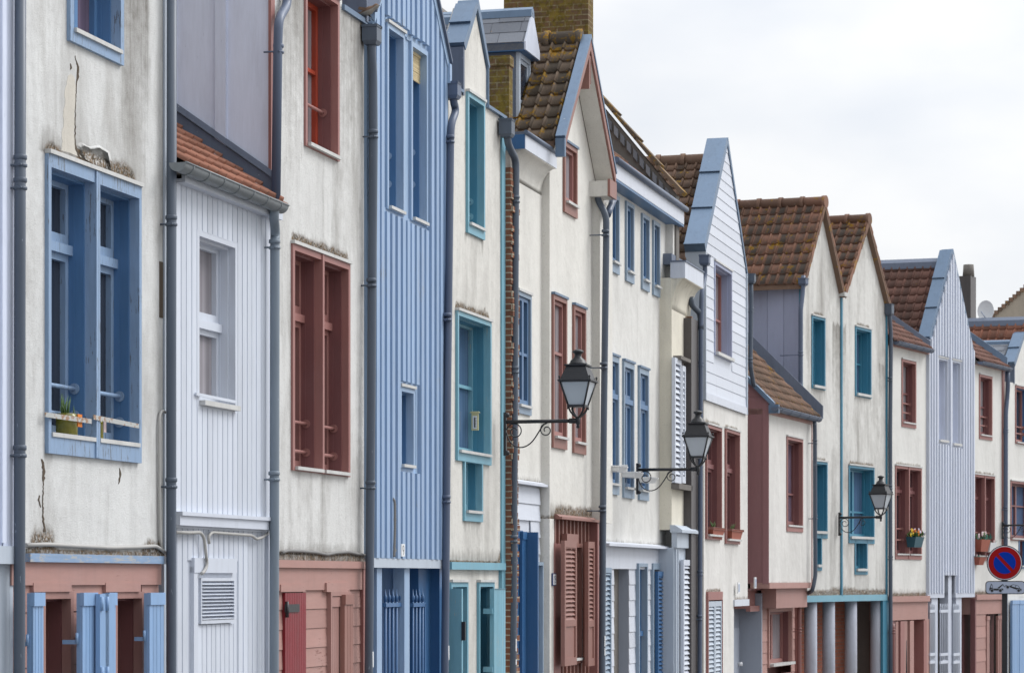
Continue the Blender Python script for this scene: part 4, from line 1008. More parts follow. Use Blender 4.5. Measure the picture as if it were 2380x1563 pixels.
def gable_roof(H, xl, zl, xa, za, xr, zr, y0, y1, mat, *a_, **k_):
    """as below, its far end swung sideways where the front is cut at a slant"""
    n0 = len(bpy.data.meshes); before = set(bpy.data.objects)
    R_ = gable_roof0(H, xl, zl, xa, za, xr, zr, y0, y1, mat, *a_, **k_)
    if H.seg is SB:
        for o in set(bpy.data.objects) - before:
            for v in o.data.vertices: v.co.x += SKEW_B * (v.co.y - y0)
    return R_
def gable_roof0(H, xl, zl, xa, za, xr, zr, y0, y1, mat, tw=.175, tc=.245, ridge='tile', rmat=None, dz=.0):
    """ridge runs back from the street; the left slope carries modelled tiles"""
    m = MB(); L = math.hypot(xa - xl, za - zl)
    if mat == 'slate': slates(m, (xl, y0, zl), (0, 1, 0), y1 - y0, (xa - xl, 0, za - zl), L)
    else: tiles(m, (xl, y0, zl), (0, 1, 0), y1 - y0, (xa - xl, 0, za - zl), L, tw, tc)
    R_ = H.add(m, 'roof', M[mat])
    t = .09; m = MB()
    m.prism([(xl, zl - t), (xa, za - t), (xr, zr - t), (xr, zr + .02), (xa, za + .0), (xl, zl - .006)], 'y', y0 + .004, y1); H.add(m, 'roof_deck', M['tile_brown' if mat != 'slate' else 'slate'], R_)
    m = MB()
    if ridge == 'tile': ridge_tiles(m, (xa, y0 - .02, za + .02), (0, 1, 0), y1 - y0, .105)
    elif mat == 'slate': m.prism([(xa - .08, za - .08), (xa - .06, za + .01), (xa, za + .05), (xa + .06, za + .01), (xa + .08, za - .08)], 'y', y0 - .02, y1)
    else: m.prism([(xa - .14, za - .13), (xa - .11, za + .01), (xa, za + .10), (xa + .11, za + .01), (xa + .14, za - .13)], 'y', y0 - .02, y1)
    H.add(m, 'ridge', M[rmat or (mat if ridge == 'tile' else 'zincd')], R_)
    return R_
def zinc_cap(H, xl, zl, xa, za, xr, zr, d, w=.3, th=.10, mat='zinc'):
    """zinc-covered parapet along the verge, folded seams on its upstream slope"""
    m = MB(); L = math.hypot(xa - xl, za - zl); ux, uz = (xa - xl) / L, (za - zl) / L; nx, nz = -uz, ux
    n = max(2, int(L / .85 + .5))
    for i in range(n):
        a, b = L * i / n, L * (i + 1) / n; e = .014 * (1 if i % 2 else .4)
        p = [(xl + ux * q + nx * h, zl + uz * q + nz * h) for q, h in ((a, -.04), (b - .004, -.04), (b - .004, th), (a, th + .016))]
        m.prism(p, 'y', -d - .03, -d + w, RND.random())
        q = [(xl + ux * s_ + nx * h, zl + uz * s_ + nz * h) for s_, h in ((a, th + .01), (a + .03, th + .01), (a + .03, th + .028), (a, th + .028))]
        m.prism(q, 'y', -d - .034, -d + w + .004, .3)
    L2 = math.hypot(xr - xa, zr - za); vx, vz = (xr - xa) / L2, (zr - za) / L2; px_, pz = -vz, vx
    m.prism([(xa + px_ * h + vx * q, za + pz * h + vz * q) for q, h in ((0.0, .0), (L2, .0), (L2, .055), (-.02, .055 + .04))], 'y', -d - .03, -d + w, .4)
    return H.add(m, 'zinc_coping', M[mat])

# ================================================================== 5: cream house with turquoise windows
H = house(SA, 1042, 0, 'rendered_house', 'cream house with turquoise windows and a narrow zinc capped gable', None)
x0, x1 = H.X(1042), H.X(1171); zj = H.P(1105, 1307)[1]; zl5 = H.P(1060, 208)[1]; zr5 = H.P(1148, 263)[1]
xa0, xa1 = H.X(1076), H.X(1130); zg0, zg1 = H.Zx(xa0, 0, 115), H.Zx(xa1, 0, 164); xm = (xa0 + xa1) / 2; zap = (zg0 + zg1) / 2 + (xa1 - xa0) * .62
top = [(x0, zl5), (xa0, zl5), (xa0 + .001, zg0), (xm, zap), (xa1 - .001, zg1), (xa1, zr5), (x1, zr5)]
T5 = dict(mt='teal', mr='teal_deep', ms='teal')
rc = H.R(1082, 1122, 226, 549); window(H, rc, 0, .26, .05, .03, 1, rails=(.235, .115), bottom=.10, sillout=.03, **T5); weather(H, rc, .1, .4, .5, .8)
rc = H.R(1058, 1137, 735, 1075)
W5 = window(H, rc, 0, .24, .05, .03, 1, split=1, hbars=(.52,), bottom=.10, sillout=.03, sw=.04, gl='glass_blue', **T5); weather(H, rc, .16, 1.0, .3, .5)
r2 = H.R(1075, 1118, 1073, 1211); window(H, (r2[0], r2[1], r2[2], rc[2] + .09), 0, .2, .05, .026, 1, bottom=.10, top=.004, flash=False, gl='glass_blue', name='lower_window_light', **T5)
H.stains += [('down', r2[0] - .05, r2[0] + .06, rc[2], .8, .8), ('down', r2[0], r2[1], r2[2], .35, .6), ('down', xa0 + .1, xa1 - .1, zap, 1.6, .55), ('down', xa0, xa1, rc[3] + 1.9, 1.2, .5), ('down', x1 - .22, x1, zr5, 2.6, .85), ('up', x0, x1, zj, .3, .7), ('down', x0, x1, zr5 - .1, .5, .4)]
H.moss += [('down', xa1 - .08, xa1 - .03, H.P(1130, 722)[1], .1, .9), ('down', xa1 - .08, xa1 - .03, H.P(1130, 862)[1], .09, .9), ('down', x1 - .1, x1, zr5, 1.1, .7), ('up', x1 - .3, x1, zj, .22, 1.0), ('up', x0, x1, zj, .05, .9)]
wall(H, 'facade_wall', top, zj, 0, H.holes, M['cream5'], .25, .05, H.stains, H.moss)
zinc_cap(H, xa0 - .02, zg0 + .02, xm, zap + .02, xa1 + .02, zg1 + .02, 0, .21, .04)
m = MB(); m.box(xa0 - .05, xa0 - .001, -.02, .30, zl5 - .02, zg0 + .02); H.add(m, 'zinc_cheek', M['zincd'])
m = MB(); m.box(xa1 - .02, x1 + .0, -.04, .28, zr5, zr5 + .035); m.box(xa1, xa1 + .02, -.03, .28, zr5, zg1 + .05); m.box(x0, xa0 - .05, -.03, .28, zl5, zl5 + .03); H.add(m, 'shoulder_coping', M['zinc'])
gable_roof(H, xa0 - .75, zl5 - .45, xm, zap - .12, xa1 + .75, zl5 - .45, .21, 4.5, 'slate', ridge='zinc', rmat='zinc')
back_box(H, x0 + .02, x1 - .02, GB, zl5 - .5, .26)
m = MB(); r_ = H.R(1044, 1158, 1306, 1323); m.box(x0, x1 - .05, -.04, .2, r_[2], r_[3]); H.add(m, 'jetty_board', M['teal'])
zg5 = r_[2]; keep = H.holes; H.holes = []
for (a, b) in ((1043, 1083), (1108, 1144)):
    q = H.R(a, b, 1352, 1900, -.02); window(H, (q[0], q[1], GB + .2, q[3]), -.02, .26, .05, .03, 1, sill=0, bottom=0.02, name='ground_floor_window', **T5)
wall(H, 'ground_floor_wall', [(x0, zg5 + .01), (x1, zg5 + .01)], GB, -.02, H.holes, M['cream5'], .25, .08, [('up', x0, x1, zg5 - .2, .2, .5)], ())
q = H.R(1148, 1173, 1367, 1900, .13); m = MB(); boards_leaf(m, q[0], q[1], .4, q[3], -.10, .04, 5, .0); m.box(q[0] - .03, q[0], -.14, -.09, .4, q[3]); S = H.add(m, 'shutter', M['teal'])
h = MB()
for z in (q[3] - .25, q[3] - .9): h.box(q[0] - .06, q[0], -.13, -.02, z - .03, z + .03)
H.add(h, 'hinge', M['teal'], S)
q = H.R(1050, 1062, 1367, 1900, .05); m = MB(); m.box(q[0], q[0] + .05, -.16, .02, .4, q[3]); m.box(q[0] + .05, q[0] + .2, -.10, -.06, .4, q[3]); S = H.add(m, 'shutter', M['teal']); h = MB(); h.box(q[0] - .01, q[0] + .02, -.2, -.16, q[3] - .55, q[3] - .35); H.add(h, 'hinge', M['iron'], S)
vtrim(H, 1163, 1171, 272, 1390, .0, .02, 'teal', 'corner_board')
downpipe(H, [(1178, 300), (1179, 315), (1181, 335), (1199, 372), (1198, 480), (1192, 1563)], .10, .043, [(1198, 462), (1196, 858), (1193, 1250)], 'pipe', stick=[(1192, 1483, 1512), (1192, 1531, 1543)], hopper=(1163, 1193, 268, 310))
m = MB(); bx = H.X(1187); m.box(bx, bx + .16, .02, .40, zr5 - .15, H.Zx(bx, 0, 152)); m.box(bx - .012, bx + .172, .008, .412, H.Zx(bx, 0, 152), H.Zx(bx, 0, 128)); H.add(m, 'brick_chimney', M['brick_moss'])
F = Frame(SA, 1112, 0); x, z = F.P(1113, 980, -.11); q = F.R(1105, 1120, 957, 1003, -.1); m = MB(); xj = H.X(1130) - .06 + (H.a0 - F.a0); zc_ = (q[2] + q[3]) / 2; hh = (q[3] - q[2]) / 2
m.box(xj - .02, xj, .07, .15, zc_ - hh * .9, zc_ + hh * .85); m.prism([(.05, zc_ + hh * .85), (.17, zc_ + hh * .85), (.15, zc_ + hh), (.07, zc_ + hh)], 'x', xj - .03, xj); m.box(xj - .024, xj - .02, .085, .135, zc_ - hh * .75, zc_ + hh * .55, .5, 1); m.tube([(xj - .028, .11, zc_ - hh * .6), (xj - .028, .11, zc_ + hh * .4)], .006, 6, True, .5, 2)
for i in range(7): m.box(xj - .0255, xj - .024, .09, .103, zc_ - hh * .6 + hh * .15 * i, zc_ - hh * .6 + hh * .15 * i + .004, .5, 2)
F.single(m, [M['ply'], M['plate'], M['black']], 'window_thermometer', 'ivory thermometer fixed inside the turquoise window reveal', 'thermometer')

# ================================================================== 6: narrow cream house with coved cornice and dormer
H = house(SA, 1172, 0, 'rendered_house', 'narrow cream house with coved white cornice, slate dormer and one blue window')
x0, x1 = H.X(1187), H.X(1259); zj = H.P(1232, 1128)[1]
zct = H.P(1262, 338, .18)[1]; zcb = H.P(1262, 373, .18)[1]; zw = zcb - .30
rc = H.R(1205, 1237, 681, 962, .03); window(H, rc, 0, .07, .05, .025, 1, split=1, hbars=(.48,), mt='blue8f', mr='blue8', gl='glass', sill=.03, sw=.04, bottom=.09, sillout=.03)
H.stains += [('up', x0, x1, zj, .2, .8), ('down', x0, x1, zcb, 1.3, .35)]; H.moss += [('up', x0, x1, zj, .1, .9)]
wall(H, 'facade_wall', [(x0, zcb + .02), (x1, zcb + .02)], zj, 0, H.holes, M['cream7'], .25, .06, H.stains, H.moss)
m = MB(); m.box(H.X(1171), x0, -.075, .3, GB, zcb - .25)
z = GB
while z < zcb - .3: m.box(H.X(1171) + .004, x0 + .01, -.075 - RND.uniform(.0, .035), -.07, z, z + .066, RND.random()); z += .075
H.add(m, 'brick_pier', M['brick'])
m = MB(); cx0, cx1 = x0 - .05, x1 + .0; m.box(cx0, cx1, -.19, .25, zcb, zct); H.add(m, 'cornice', M['whitex'])
m = MB(); m.box(cx0 - .012, cx0, -.185, .2, zcb, zct - .01); H.add(m, 'cornice_end', M['royal'])
m = MB(); pr = [(-.17 * math.sin(t * math.pi / 16) ** 1.0 - .0, zcb - .30 + .30 * (1 - math.cos(t * math.pi / 16))) for t in range(9)]
pr = [(-.18 * (1 - math.cos(t * math.pi / 16)), zcb - .32 * (1 - math.sin(t * math.pi / 16))) for t in range(9)]
m.prism(pr + [(.0, zcb)], 'x', cx0 + .02, cx1 - .01, .5, 0, True); m.pt = {'stain': [.25] * len(m.v), 'moss': [0] * len(m.v), 'bare': [0] * len(m.v)}; H.add(m, 'cove', M['cream7'])
m = MB(); m.tube([(cx0 - .02, -.2, zct + .01), (cx1 + .02, -.2, zct + .01)], .028, 10); m.box(cx0 - .012, cx1 + .01, -.2, .25, zct, zct + .02); H.add(m, 'gutter', M['zincd'])
m = MB(); pit = .75; tiles(m, (x0, .25, zct + .03), (1, 0, 0), x1 - x0, (0, math.cos(pit), math.sin(pit)), 2.0); H.add(m, 'roof', M['tile_dark'])
back_box(H, x0 + .02, x1 - .02, GB, zct, .26)
# dormer
xd0, xd1 = H.X(1203, -.3), H.X(1230, -.3); zt = H.P(1216, 110, -.3)[1]; zb_ = zct + .0; xmd = (xd0 + xd1) / 2; yd = .3
m = MB(); m.box(xd0, xd1, yd + .02, yd + 2.2, zb_, zt); D6 = H.add(m, 'dormer', M['zincd'])
w = xd1 - xd0; m = MB(); m.ring(xd0, xd1, zb_, zt, .07, .05, .17, .02, yd - .02, yd + .03); m.ring(xd0 + .07, xd1 - .05, zb_ + .02, zt - .17, .05, .05, .05, .05, yd - .0, yd + .02); m.box(xd0 + .1, xd1 - .1, yd + .0, yd + .02, (zb_ + zt) / 2 - .02, (zb_ + zt) / 2 + .02); H.add(m, 'dormer_window', M['greyw'], D6)
m = MB(); m.poly([(xd0 + .07, yd + .012, zb_), (xd1 - .05, yd + .012, zb_), (xd1 - .05, yd + .012, zt - .1), (xd0 + .07, yd + .012, zt - .1)]); H.add(m, 'pane', M['glass'], D6)
zap6 = H.Zx(xmd, -.2, 26)
gable_roof(H, xd0 - .07, zt - .01, xmd, zap6, xd1 + .07, zt - .01, yd - .1, yd + 2.2, 'slate', ridge='zinc', rmat='zinc')
m = MB(); m.prism([(xd0 - .07, zt - .0), (xmd, zap6 + .0), (xd1 + .07, zt - .0), (xd1 + .07, zt - .10), (xd0 - .07, zt - .10)], 'y', yd - .12, yd - .1); H.add(m, 'dormer_gable', M['lavpale'], D6)
m = MB(); m.box(xd0 - .07, xd1 + .07, yd - .1, yd + 2.2, zt - .11, zt - .012); H.add(m, 'dormer_fascia', M['royal'], D6)
# ground floor
m = MB(); clap(m, x0, x1 - .05, zj - .20 * 18 - .02, zj - .02, .20, .02, [(H.X(1192, -.02), H.X(1232, -.02), GB, H.P(1212, 1240)[1])], .02); m.box(x0, x1 - .05, .03, .2, GB, zj); H.add(m, 'ground_floor_boards', M['whitex'])
m = MB(); m.prism([(-.08, zj), (.0, zj), (.0, zj + .05), (-.03, zj + .05), (-.06, zj + .03), (-.08, zj + .03)], 'x', x0, x1); H.add(m, 'ledge', M['whitex'])
W = window(H, H.R(1232, 1260, 1305, 2400, .04), .03, .1, .04, .03, 1, sill=0, flash=False, mt='blue8f', mr='blue8', hole=False, name='ground_floor_window')
for (a, b, yy, dd) in ((1192, 1212, 1232, .06), (1213, 1222, 1235, .10)):
    q = H.R(a, b, yy, 1900, dd); m = MB(); boards_leaf(m, q[0], q[1], .3, q[3], -dd + .03, .035, 3); H.add(m, 'shutter', M['royal'])
q = H.R(1223, 1231, 1236, 1900, .1); m = MB(); m.box(q[0], q[0] + .04, -.24, -.02, .3, q[3]); H.add(m, 'shutter', M['royal'])

# ================================================================== 7: cream house with the overhanging tiled gable
H = house(SA, 1259, 0, 'rendered_house', 'cream house with overhanging pink edged tiled gable and narrow brick pink window frames')
dW = .10; x0 = H.X(1259); x1 = H.X(1396, dW + .0); zj = H.P(1340, 1210, dW)[1]; dV = .34
xl, xa, xr = H.X(1308, dV), H.X(1367, dV), H.X(1426, dV); zl, zr = H.Zx(xl, dV, 326), H.Zx(xr, dV, 408); za = H.Zx(xa, dV, 92); ze = (zl + zr) / 2
xa = (xl + xr) / 2 * .35 + xa * .65
R7 = dict(mt='red7', mr='red', gl='glass_grey', sw=.04)
for (a, b, c, e, hb) in ((1313, 1343, 338, 500, ()), (1287, 1319, 690, 1042, (.62,)), (1335, 1363, 714, 1054, (.62,))):
    rc = H.R(a, b, c, e, dW + .03); window(H, rc, dW, .08, .055, .03, 1, hbars=hb, sill=.03, bottom=.13, sillout=.04, flashm='zinc', **R7)
H.stains += [('up', x0, x1, zj, .35, .9), ('down', x0, x1, zr - .1, .8, .3)]; H.moss += [('up', x0 + .25, x1, zj, .28, 1.0), ('up', x0, x1, zj, .07, 1.0)]
top = [(x0, zl - .02), (xa - .02, za - .1), (x1, zr + .1)]; tf = lambda x: min(zl + (za - zl) * (x - xl) / (xa - xl), zr + (za - zr) * (xr - x) / (xr - xa)) - .06
top = [(x0, tf(x0)), (xa, za - .06), (x1, tf(x1))]
wall(H, 'facade_wall', top, zj, dW, H.holes, M['cream7'], .25, .06, H.stains, H.moss)
back_box(H, x0 + .02, x1 - .02, GB, min(tf(x0), tf(x1)), .2)
gable_roof(H, xl, zl, xa, za, xr, zr, -dV + .10, 3.5, 'tile_dark', .165, .215)
m = MB()
for (xa_, za_, xb_, zb2) in ((xl, zl, xa, za), (xr, zr, xa, za)):
    m.hexa([(xa_, -dV, za_ - .11), (xb_, -dV, zb2 - .13), (xb_, -dW - .01, zb2 - .13), (xa_, -dW - .01, za_ - .11), (xa_, -dV, za_ - .09), (xb_, -dV, zb2 - .095), (xb_, -dW - .01, zb2 - .095), (xa_, -dW - .01, za_ - .09)])
H.add(m, 'soffit', M['cream7'])
m = MB()
for (xa_, za_, xb_, zb2) in ((xl - .02, zl - .02, xa, za), (xr + .02, zr - .02, xa, za)):
    m.hexa([(xa_, -dV - .03, za_ - .10), (xb_, -dV - .03, zb2 - .13), (xb_, -dV - .001, zb2 - .13), (xa_, -dV - .001, za_ - .10), (xa_, -dV - .03, za_ + .02), (xb_, -dV - .03, zb2 + .02), (xb_, -dV - .001, zb2 + .02), (xa_, -dV - .001, za_ + .02)])
m.box(xa - .05, xa - .01, -dV - .02, -dW, za - .62, za - .2); m.box(xa + .02, xa + .05, -dV - .02, -dV + .02, za - .55, za - .2)
H.add(m, 'bargeboard', M['red7'])
m = MB(); m.hexa([(xl - .02, -dV - .04, zl + .02), (xa, -dV - .04, za + .02), (xa, -dV + .08, za + .02), (xl - .02, -dV + .08, zl + .02), (xl - .05, -dV - .04, zl + .05), (xa, -dV - .04, za + .07), (xa, -dV + .08, za + .07), (xl - .05, -dV + .08, zl + .05)])
m.hexa([(xr + .02, -dV - .04, zr + .02), (xa, -dV - .04, za + .02), (xa, -dV + .14, za + .02), (xr + .02, -dV + .14, zr + .02), (xr + .05, -dV - .04, zr + .05), (xa, -dV - .04, za + .07), (xa, -dV + .14, za + .07), (xr + .05, -dV + .14, zr + .05)])
m.box(xl - .05, xl + .02, -dV - .035, -dV + .08, zl - .2, zl + .02); H.add(m, 'verge_zinc', M['zinc'])
m = MB(); zt = H.P(1400, 411, dV)[1]; zb_ = H.P(1400, 447, dV)[1]; bx0 = H.X(1370, dW); m.box(bx0, xr + .02, -dV - .0, -dW + .0, zb_, zt + .0); H.add(m, 'boxed_eave', M['cream7'])
m = MB(); m.box(bx0 - .0, xr + .04, -dV - .035, -dV - .001, zb_, zt + .02); H.add(m, 'eave_board', M['red7'])
m = MB(); px0 = H.X(1376, dW); m.box(px0, x1 + .25, -dW - .105, .1, zj, zb_); m.pt = {'stain': [.25] * 8, 'moss': [0] * 8, 'bare': [0] * 8}; H.add(m, 'pilaster', M['cream7'])
m = MB(); m.prism([(-dW - .10, zj), (-dW + .05, zj), (-dW + .05, zj + .06), (-dW - .03, zj + .06), (-dW - .07, zj + .03), (-dW - .10, zj + .03)], 'x', H.X(1288, dW), px0 + .05); H.add(m, 'ledge', M['red7'])
m = MB(); vboards(m, H.X(1288, dW), px0, GB, lambda x: zj, .20, .196, -dW + .06, .02); vboards(m, H.X(1288, dW), px0, GB, lambda x: zj, .20, .045, -dW + .04, .03, (), .08); H.add(m, 'ground_floor_boards', M['red7'])
m = MB(); m.box(x0, H.X(1288, dW), -dW - .0, .1, GB, zj); m.pt = {'stain': [.2] * 8, 'moss': [0] * 8, 'bare': [0] * 8}; H.add(m, 'ground_floor_wall', M['cream7'])
m = MB(); m.box(px0 - .02, px0 + .06, -dW - .08, .1, GB, zj); H.add(m, 'corner_board', M['red'])
q = H.R(1333, 1345, 1262, 1540, dW); window(H, (q[0] - .25, q[1] + .1, q[2], q[3]), dW + .0, .10, .05, .03, 1, sill=.03, flash=False, hole=False, hbars=(.7,), name='ground_floor_window', **R7)
q = H.R(1318, 1345, 1240, 1262, dW + .05); flat_boards(H, q, dW, .05, 'red7')
for (a, b, yt, yb, dd) in ((1309, 1337, 1256, 1545, .22), (1364, 1379, 1258, 1546, .22)):
    q = H.R(a, b, yt, yb, dd); m = MB(); louver_leaf(m, q[0], q[1], q[2], q[3], -dd + .03, .05, .34, .055, .06); H.add(m, 'shutter', M['red7'])
m = MB(); q = H.R(1287, 1295, 1262, 1900, dW); m.box(q[0], q[1] + .15, -dW - .01, -dW + .05, GB, q[3]); H.add(m, 'door', M['red'])
downpipe(H, [(1389, 452, .18), (1390, 466, .18), (1409, 500, .30), (1409, 560, .3), (1403, 1000, .3), (1399, 1563, .3)], .3, .043, [(1407, 540), (1403, 848), (1400, 1180)], 'pipe', stick=[(1399, 1476, 1501), (1399, 1505, 1522)])
F = Frame(SA, 1287, dW); q = F.R(1284, 1290, 1331, 1360, dW + .01); m = MB(); m.box(q[0] - .02, q[1] + .03, -dW - .02, -dW - .004, q[2], q[3]); m.box(q[0] - .01, q[1] + .02, -dW - .022, -dW - .02, q[2] + .012, q[3] - .012, .5, 1)
xc, zc_ = (q[0] + q[1]) / 2 + .0, (q[2] + q[3]) / 2; stroke(m, [(xc - .045, zc_ + .03), (xc - .03, zc_ + .045), (xc - .03, zc_ - .045)], .012, -dW - .0235, 2); stroke(m, [(xc + .03 + .022 * math.cos(t * .524), zc_ + .022 + .022 * math.sin(t * .524)) for t in range(13)] , .011, -dW - .0235, 2); stroke(m, [(xc + .052, zc_ + .022), (xc + .045, zc_ - .03), (xc + .015, zc_ - .044)], .011, -dW - .0235, 2)
F.single(m, [M['plateblue'], M['plate'], M['plateblue']], 'house_number_plate', 'small white number plate edged in blue beside the brick pink boards', 'number plate')

# ================================================================== 8: cream house, four small and three tall blue windows
H = house(SA, 1395, .12, 'rendered_house', 'cream house with four small blue windows in a row above three tall ones')
dW = .12; x0, x1 = H.X(1396, dW), H.X(1547, dW); zj = H.P(1482, 1272, dW)[1]; dC = .33
cx0, cx1 = H.X(1429, dC), H.X(1590, dC); zct = H.P(1511, 432, dC)[1]; zcb = H.P(1511, 470, dC)[1]
B8 = dict(mt='blue8f', mr='blue8', sw=.04, bottom=.13, sillout=.04, flashm='zinc')
for (a, b, c, e) in ((1421, 1441, 452, 634), (1457, 1475, 472, 656), (1494, 1511, 500, 675), (1520, 1535, 516, 688)):
    window(H, H.R(a, b, c, e, dW + .03), dW, .08, .055, .03, 1, flash=False, gl='glass_blue', **B8)
for (a, b, c, e) in ((1413, 1440, 826, 1148), (1451, 1475, 842, 1157), (1487, 1509, 857, 1162)):
    window(H, H.R(a, b, c, e, dW + .03), dW, .08, .055, .03, 1, split=1, transom=.72, gl='glass_blue', top=.08, **B8)
H.stains += [('up', x0, x1, zj, .18, .8)]; H.moss += [('up', x0, x1, zj, .10, .95)]
for q in H.holes: H.stains.append(('down', q[0], q[1], q[2], .25, .45))
wall(H, 'facade_wall', [(x0, zcb + .02), (x1, zcb + .02)], zj, dW, H.holes, M['cream8'], .25, .07, H.stains, H.moss)
m = MB(); m.box(x1, x1 + .35, -dW - .11, .1, GB, zcb); m.pt = {'stain': [.3] * 8, 'moss': [0] * 8, 'bare': [0] * 8}; H.add(m, 'pilaster', M['cream8'])
m = MB(); m.box(cx0, cx1, -dC, .0, zcb + .012, zct); H.add(m, 'cornice', M['whitex'])
m = MB(); m.box(cx0 - .012, cx1 + .012, -dC + .005, -dW, zcb - .02, zcb + .011); m.box(cx0 - .014, cx0 - .001, -dC + .01, .0, zcb, zct - .01); H.add(m, 'cornice_soffit', M['blue8'])
m = MB(); m.tube([(cx0 - .04, -dC - .03, zct + .01), (cx1 + .03, -dC - .03, zct + .01)], .04, 10); m.box(cx0, cx1, -dC - .02, .0, zct, zct + .02); H.add(m, 'gutter', M['zincd'])
pit = .72; m = MB(); tiles(m, (x0 + .1, -dC + .12, zct + .03), (1, 0, 0), x1 - x0 + .1, (0, math.cos(pit), math.sin(pit)), 3.4, .24, .32); H.add(m, 'roof', M['tile_mix'])
m = MB(); m.prism([(-dC + .1, zct), (3, zct), (3, zct + 3.3 * math.tan(pit)), (-dC + .1, zct + .02)], 'x', x0 + .11, x1 + .1); H.add(m, 'roof_deck', M['cement'])
back_box(H, x0 + .02, x1 - .02, GB, zcb, .06)
# party wall that climbs above the roof, dog-tooth bricks under its verge tiles
xp = x1 + .12; dA, dB = H.Dp(xp, 1398), H.Dp(xp, 1572); zA, zB = H.Zx(xp, dA, 236), H.Zx(xp, dB, 446)
sl = (zA - zB) / (dB - dA); dA2 = dA - 1.2; zA2 = zA + sl * 1.2
m = MB(); m.prism([(-dB, zB - .05), (-dA2, zA2 - .05), (-dA2, zB - 1.2), (-dB, zB - 1.2)], 'x', xp, xp + .22); H.add(m, 'party_wall', M['cement'])
m = MB(); n = 24
for i in range(n):
    t = i / n; yy = -dB + (-dA2 + dB) * t; zz = zB + (zA2 - zB) * t - .05; L = math.hypot(dB - dA2, zA2 - zB) / n
    c_, s_ = (dB - dA2) / (L * n), (zA2 - zB) / (L * n)
    m.hexa([(xp - .05, yy, zz - .20), (xp + .0, yy, zz - .20), (xp + .0, yy + c_ * L * .62, zz + s_ * L * .62 - .20), (xp - .05, yy + c_ * L * .62, zz + s_ * L * .62 - .20), (xp - .05, yy, zz - .07), (xp, yy, zz - .07), (xp, yy + c_ * L * .62, zz + s_ * L * .62 - .07), (xp - .05, yy + c_ * L * .62, zz + s_ * L * .62 - .07)], RND.random())
H.add(m, 'dog_tooth_brick', M['slate'])
m = MB(); n = 7
for i in range(n):
    t = i / n; L = math.hypot(dB - dA2, zA2 - zB) / n; c_, s_ = (dB - dA2) / (L * n), (zA2 - zB) / (L * n); o = Vector((xp - .07, -dB - .05 + c_ * L * i, zB - .03 + s_ * L * i))
    for k in range(2):
        q = [o + Vector((.22 * k, 0, 0)), o + Vector((.22 * k + .2, 0, 0)), o + Vector((.22 * k + .2, c_ * L * 1.05, s_ * L * 1.05)), o + Vector((.22 * k, c_ * L * 1.05, s_ * L * 1.05))]
        up = Vector((0, -s_, c_)); m.hexa([q[0], q[1], q[2], q[3], q[0] + up * .07, q[1] + up * .07, q[2] + up * .035, q[3] + up * .035], RND.random())
H.add(m, 'verge_tiles', M['tile_dark'])
m = MB(); yA = -dC + .25; m.hexa([(xp - .03, yA, zct + .07), (xp - .001, yA, zct + .07), (xp - .001, yA + 2.5, zct + .07 + 2.5 * math.tan(pit)), (xp - .03, yA + 2.5, zct + .07 + 2.5 * math.tan(pit)), (xp - .03, yA, zct + .22), (xp - .001, yA, zct + .22), (xp - .001, yA + 2.5, zct + .22 + 2.5 * math.tan(pit)), (xp - .03, yA + 2.5, zct + .22 + 2.5 * math.tan(pit))]); H.add(m, 'roof_flashing', M['zinc'])
# big mossy chimney
xc0 = H.X(1398, 0); dR, dL = H.Dp(xc0, 1367), H.Dp(xc0, 1171); m = MB(); m.box(xc0, xc0 + .30, -dR, -dL, zct + .3, H.Zx(xc0, dR, -45)); H.add(m, 'brick_chimney', M['brick_moss'])
m = MB(); m.prism([(-dW - .12, zj), (-dW + .05, zj), (-dW + .05, zj + .06), (-dW - .02, zj + .06), (-dW - .08, zj + .035), (-dW - .12, zj + .035)], 'x', x0 + .0, x1 + .06); H.add(m, 'ledge', M['whitex'])
dG = dW - .02; gh = []
q = H.R(1429, 1464, 1336, 2400, dG); gh.append((q[0], q[1], GB, q[3])); q = H.R(1479, 1500, 1308, 2400, dG); gh.append((q[0], q[1], GB, q[3])); q = H.R(1514, 1537, 1308, 2400, dG); gh.append((q[0], q[1], GB, q[3]))
m = MB(); z0 = zj - .30; clap(m, x0, x1, z0 - .22 * 16, z0, .22, -dG + .02, gh, .014); m.box(x0, x1, -dG - .005, .35, z0, zj); H.add(m, 'ground_floor_boards', M['whitex'])
m = MB(); q = gh[0]; m.box(x0, x1, -dG + .3, .3, GB, zj); clap(m, q[0] - .1, q[1], z0 - .22 * 16, z0 + .0, .22, -dG + .28, (), .02); m.box(q[1], q[1] + .02, -dG + .022, .2, GB, z0 + .02); m.box(q[0] - .02, q[0], -dG + .022, .2, GB, z0 + .02); H.add(m, 'porch_recess', M['greydoor'])
q = gh[1]; window(H, (q[0] - .0, q[1], .2, q[3]), dG, .12, .05, .04, 1, transom=.62, sill=0, flash=False, hole=False, name='ground_floor_window', mt='blue8f', mr='royal')
q = gh[2]; m = MB(); m.ring(q[0], q[1], .1, q[3], .06, .02, .09, 0, -dG - .03, -dG + .05); H.add(m, 'shutter_frame', M['blue8f']); m = MB(); louver_leaf(m, q[0] + .1, q[1] + .05, .2, q[3] - .12, -dG - .03, .05, .34, .06, .05); S = H.add(m, 'shutter', M['royal']); m = MB(); [m.box(q[1] + .05, q[1] + .12, -dG - .08, -dG - .03, z - .05, z + .05) for z in (q[3] - .4, q[3] - 2.0)]; H.add(m, 'hinge', M['iron'], S)
q = H.R(1404, 1420, 1318, 2400, dG + .12); m = MB(); louver_leaf(m, q[0], q[1], .2, q[3], -dG - .08, .05, .3, .065, .05); S = H.add(m, 'shutter', M['blue8f']); m = MB(); m.box(q[1] + .01, q[1] + .06, -dG - .12, -dG - .0, q[3] - .14, q[3] - .06); H.add(m, 'hinge', M['iron'], S)
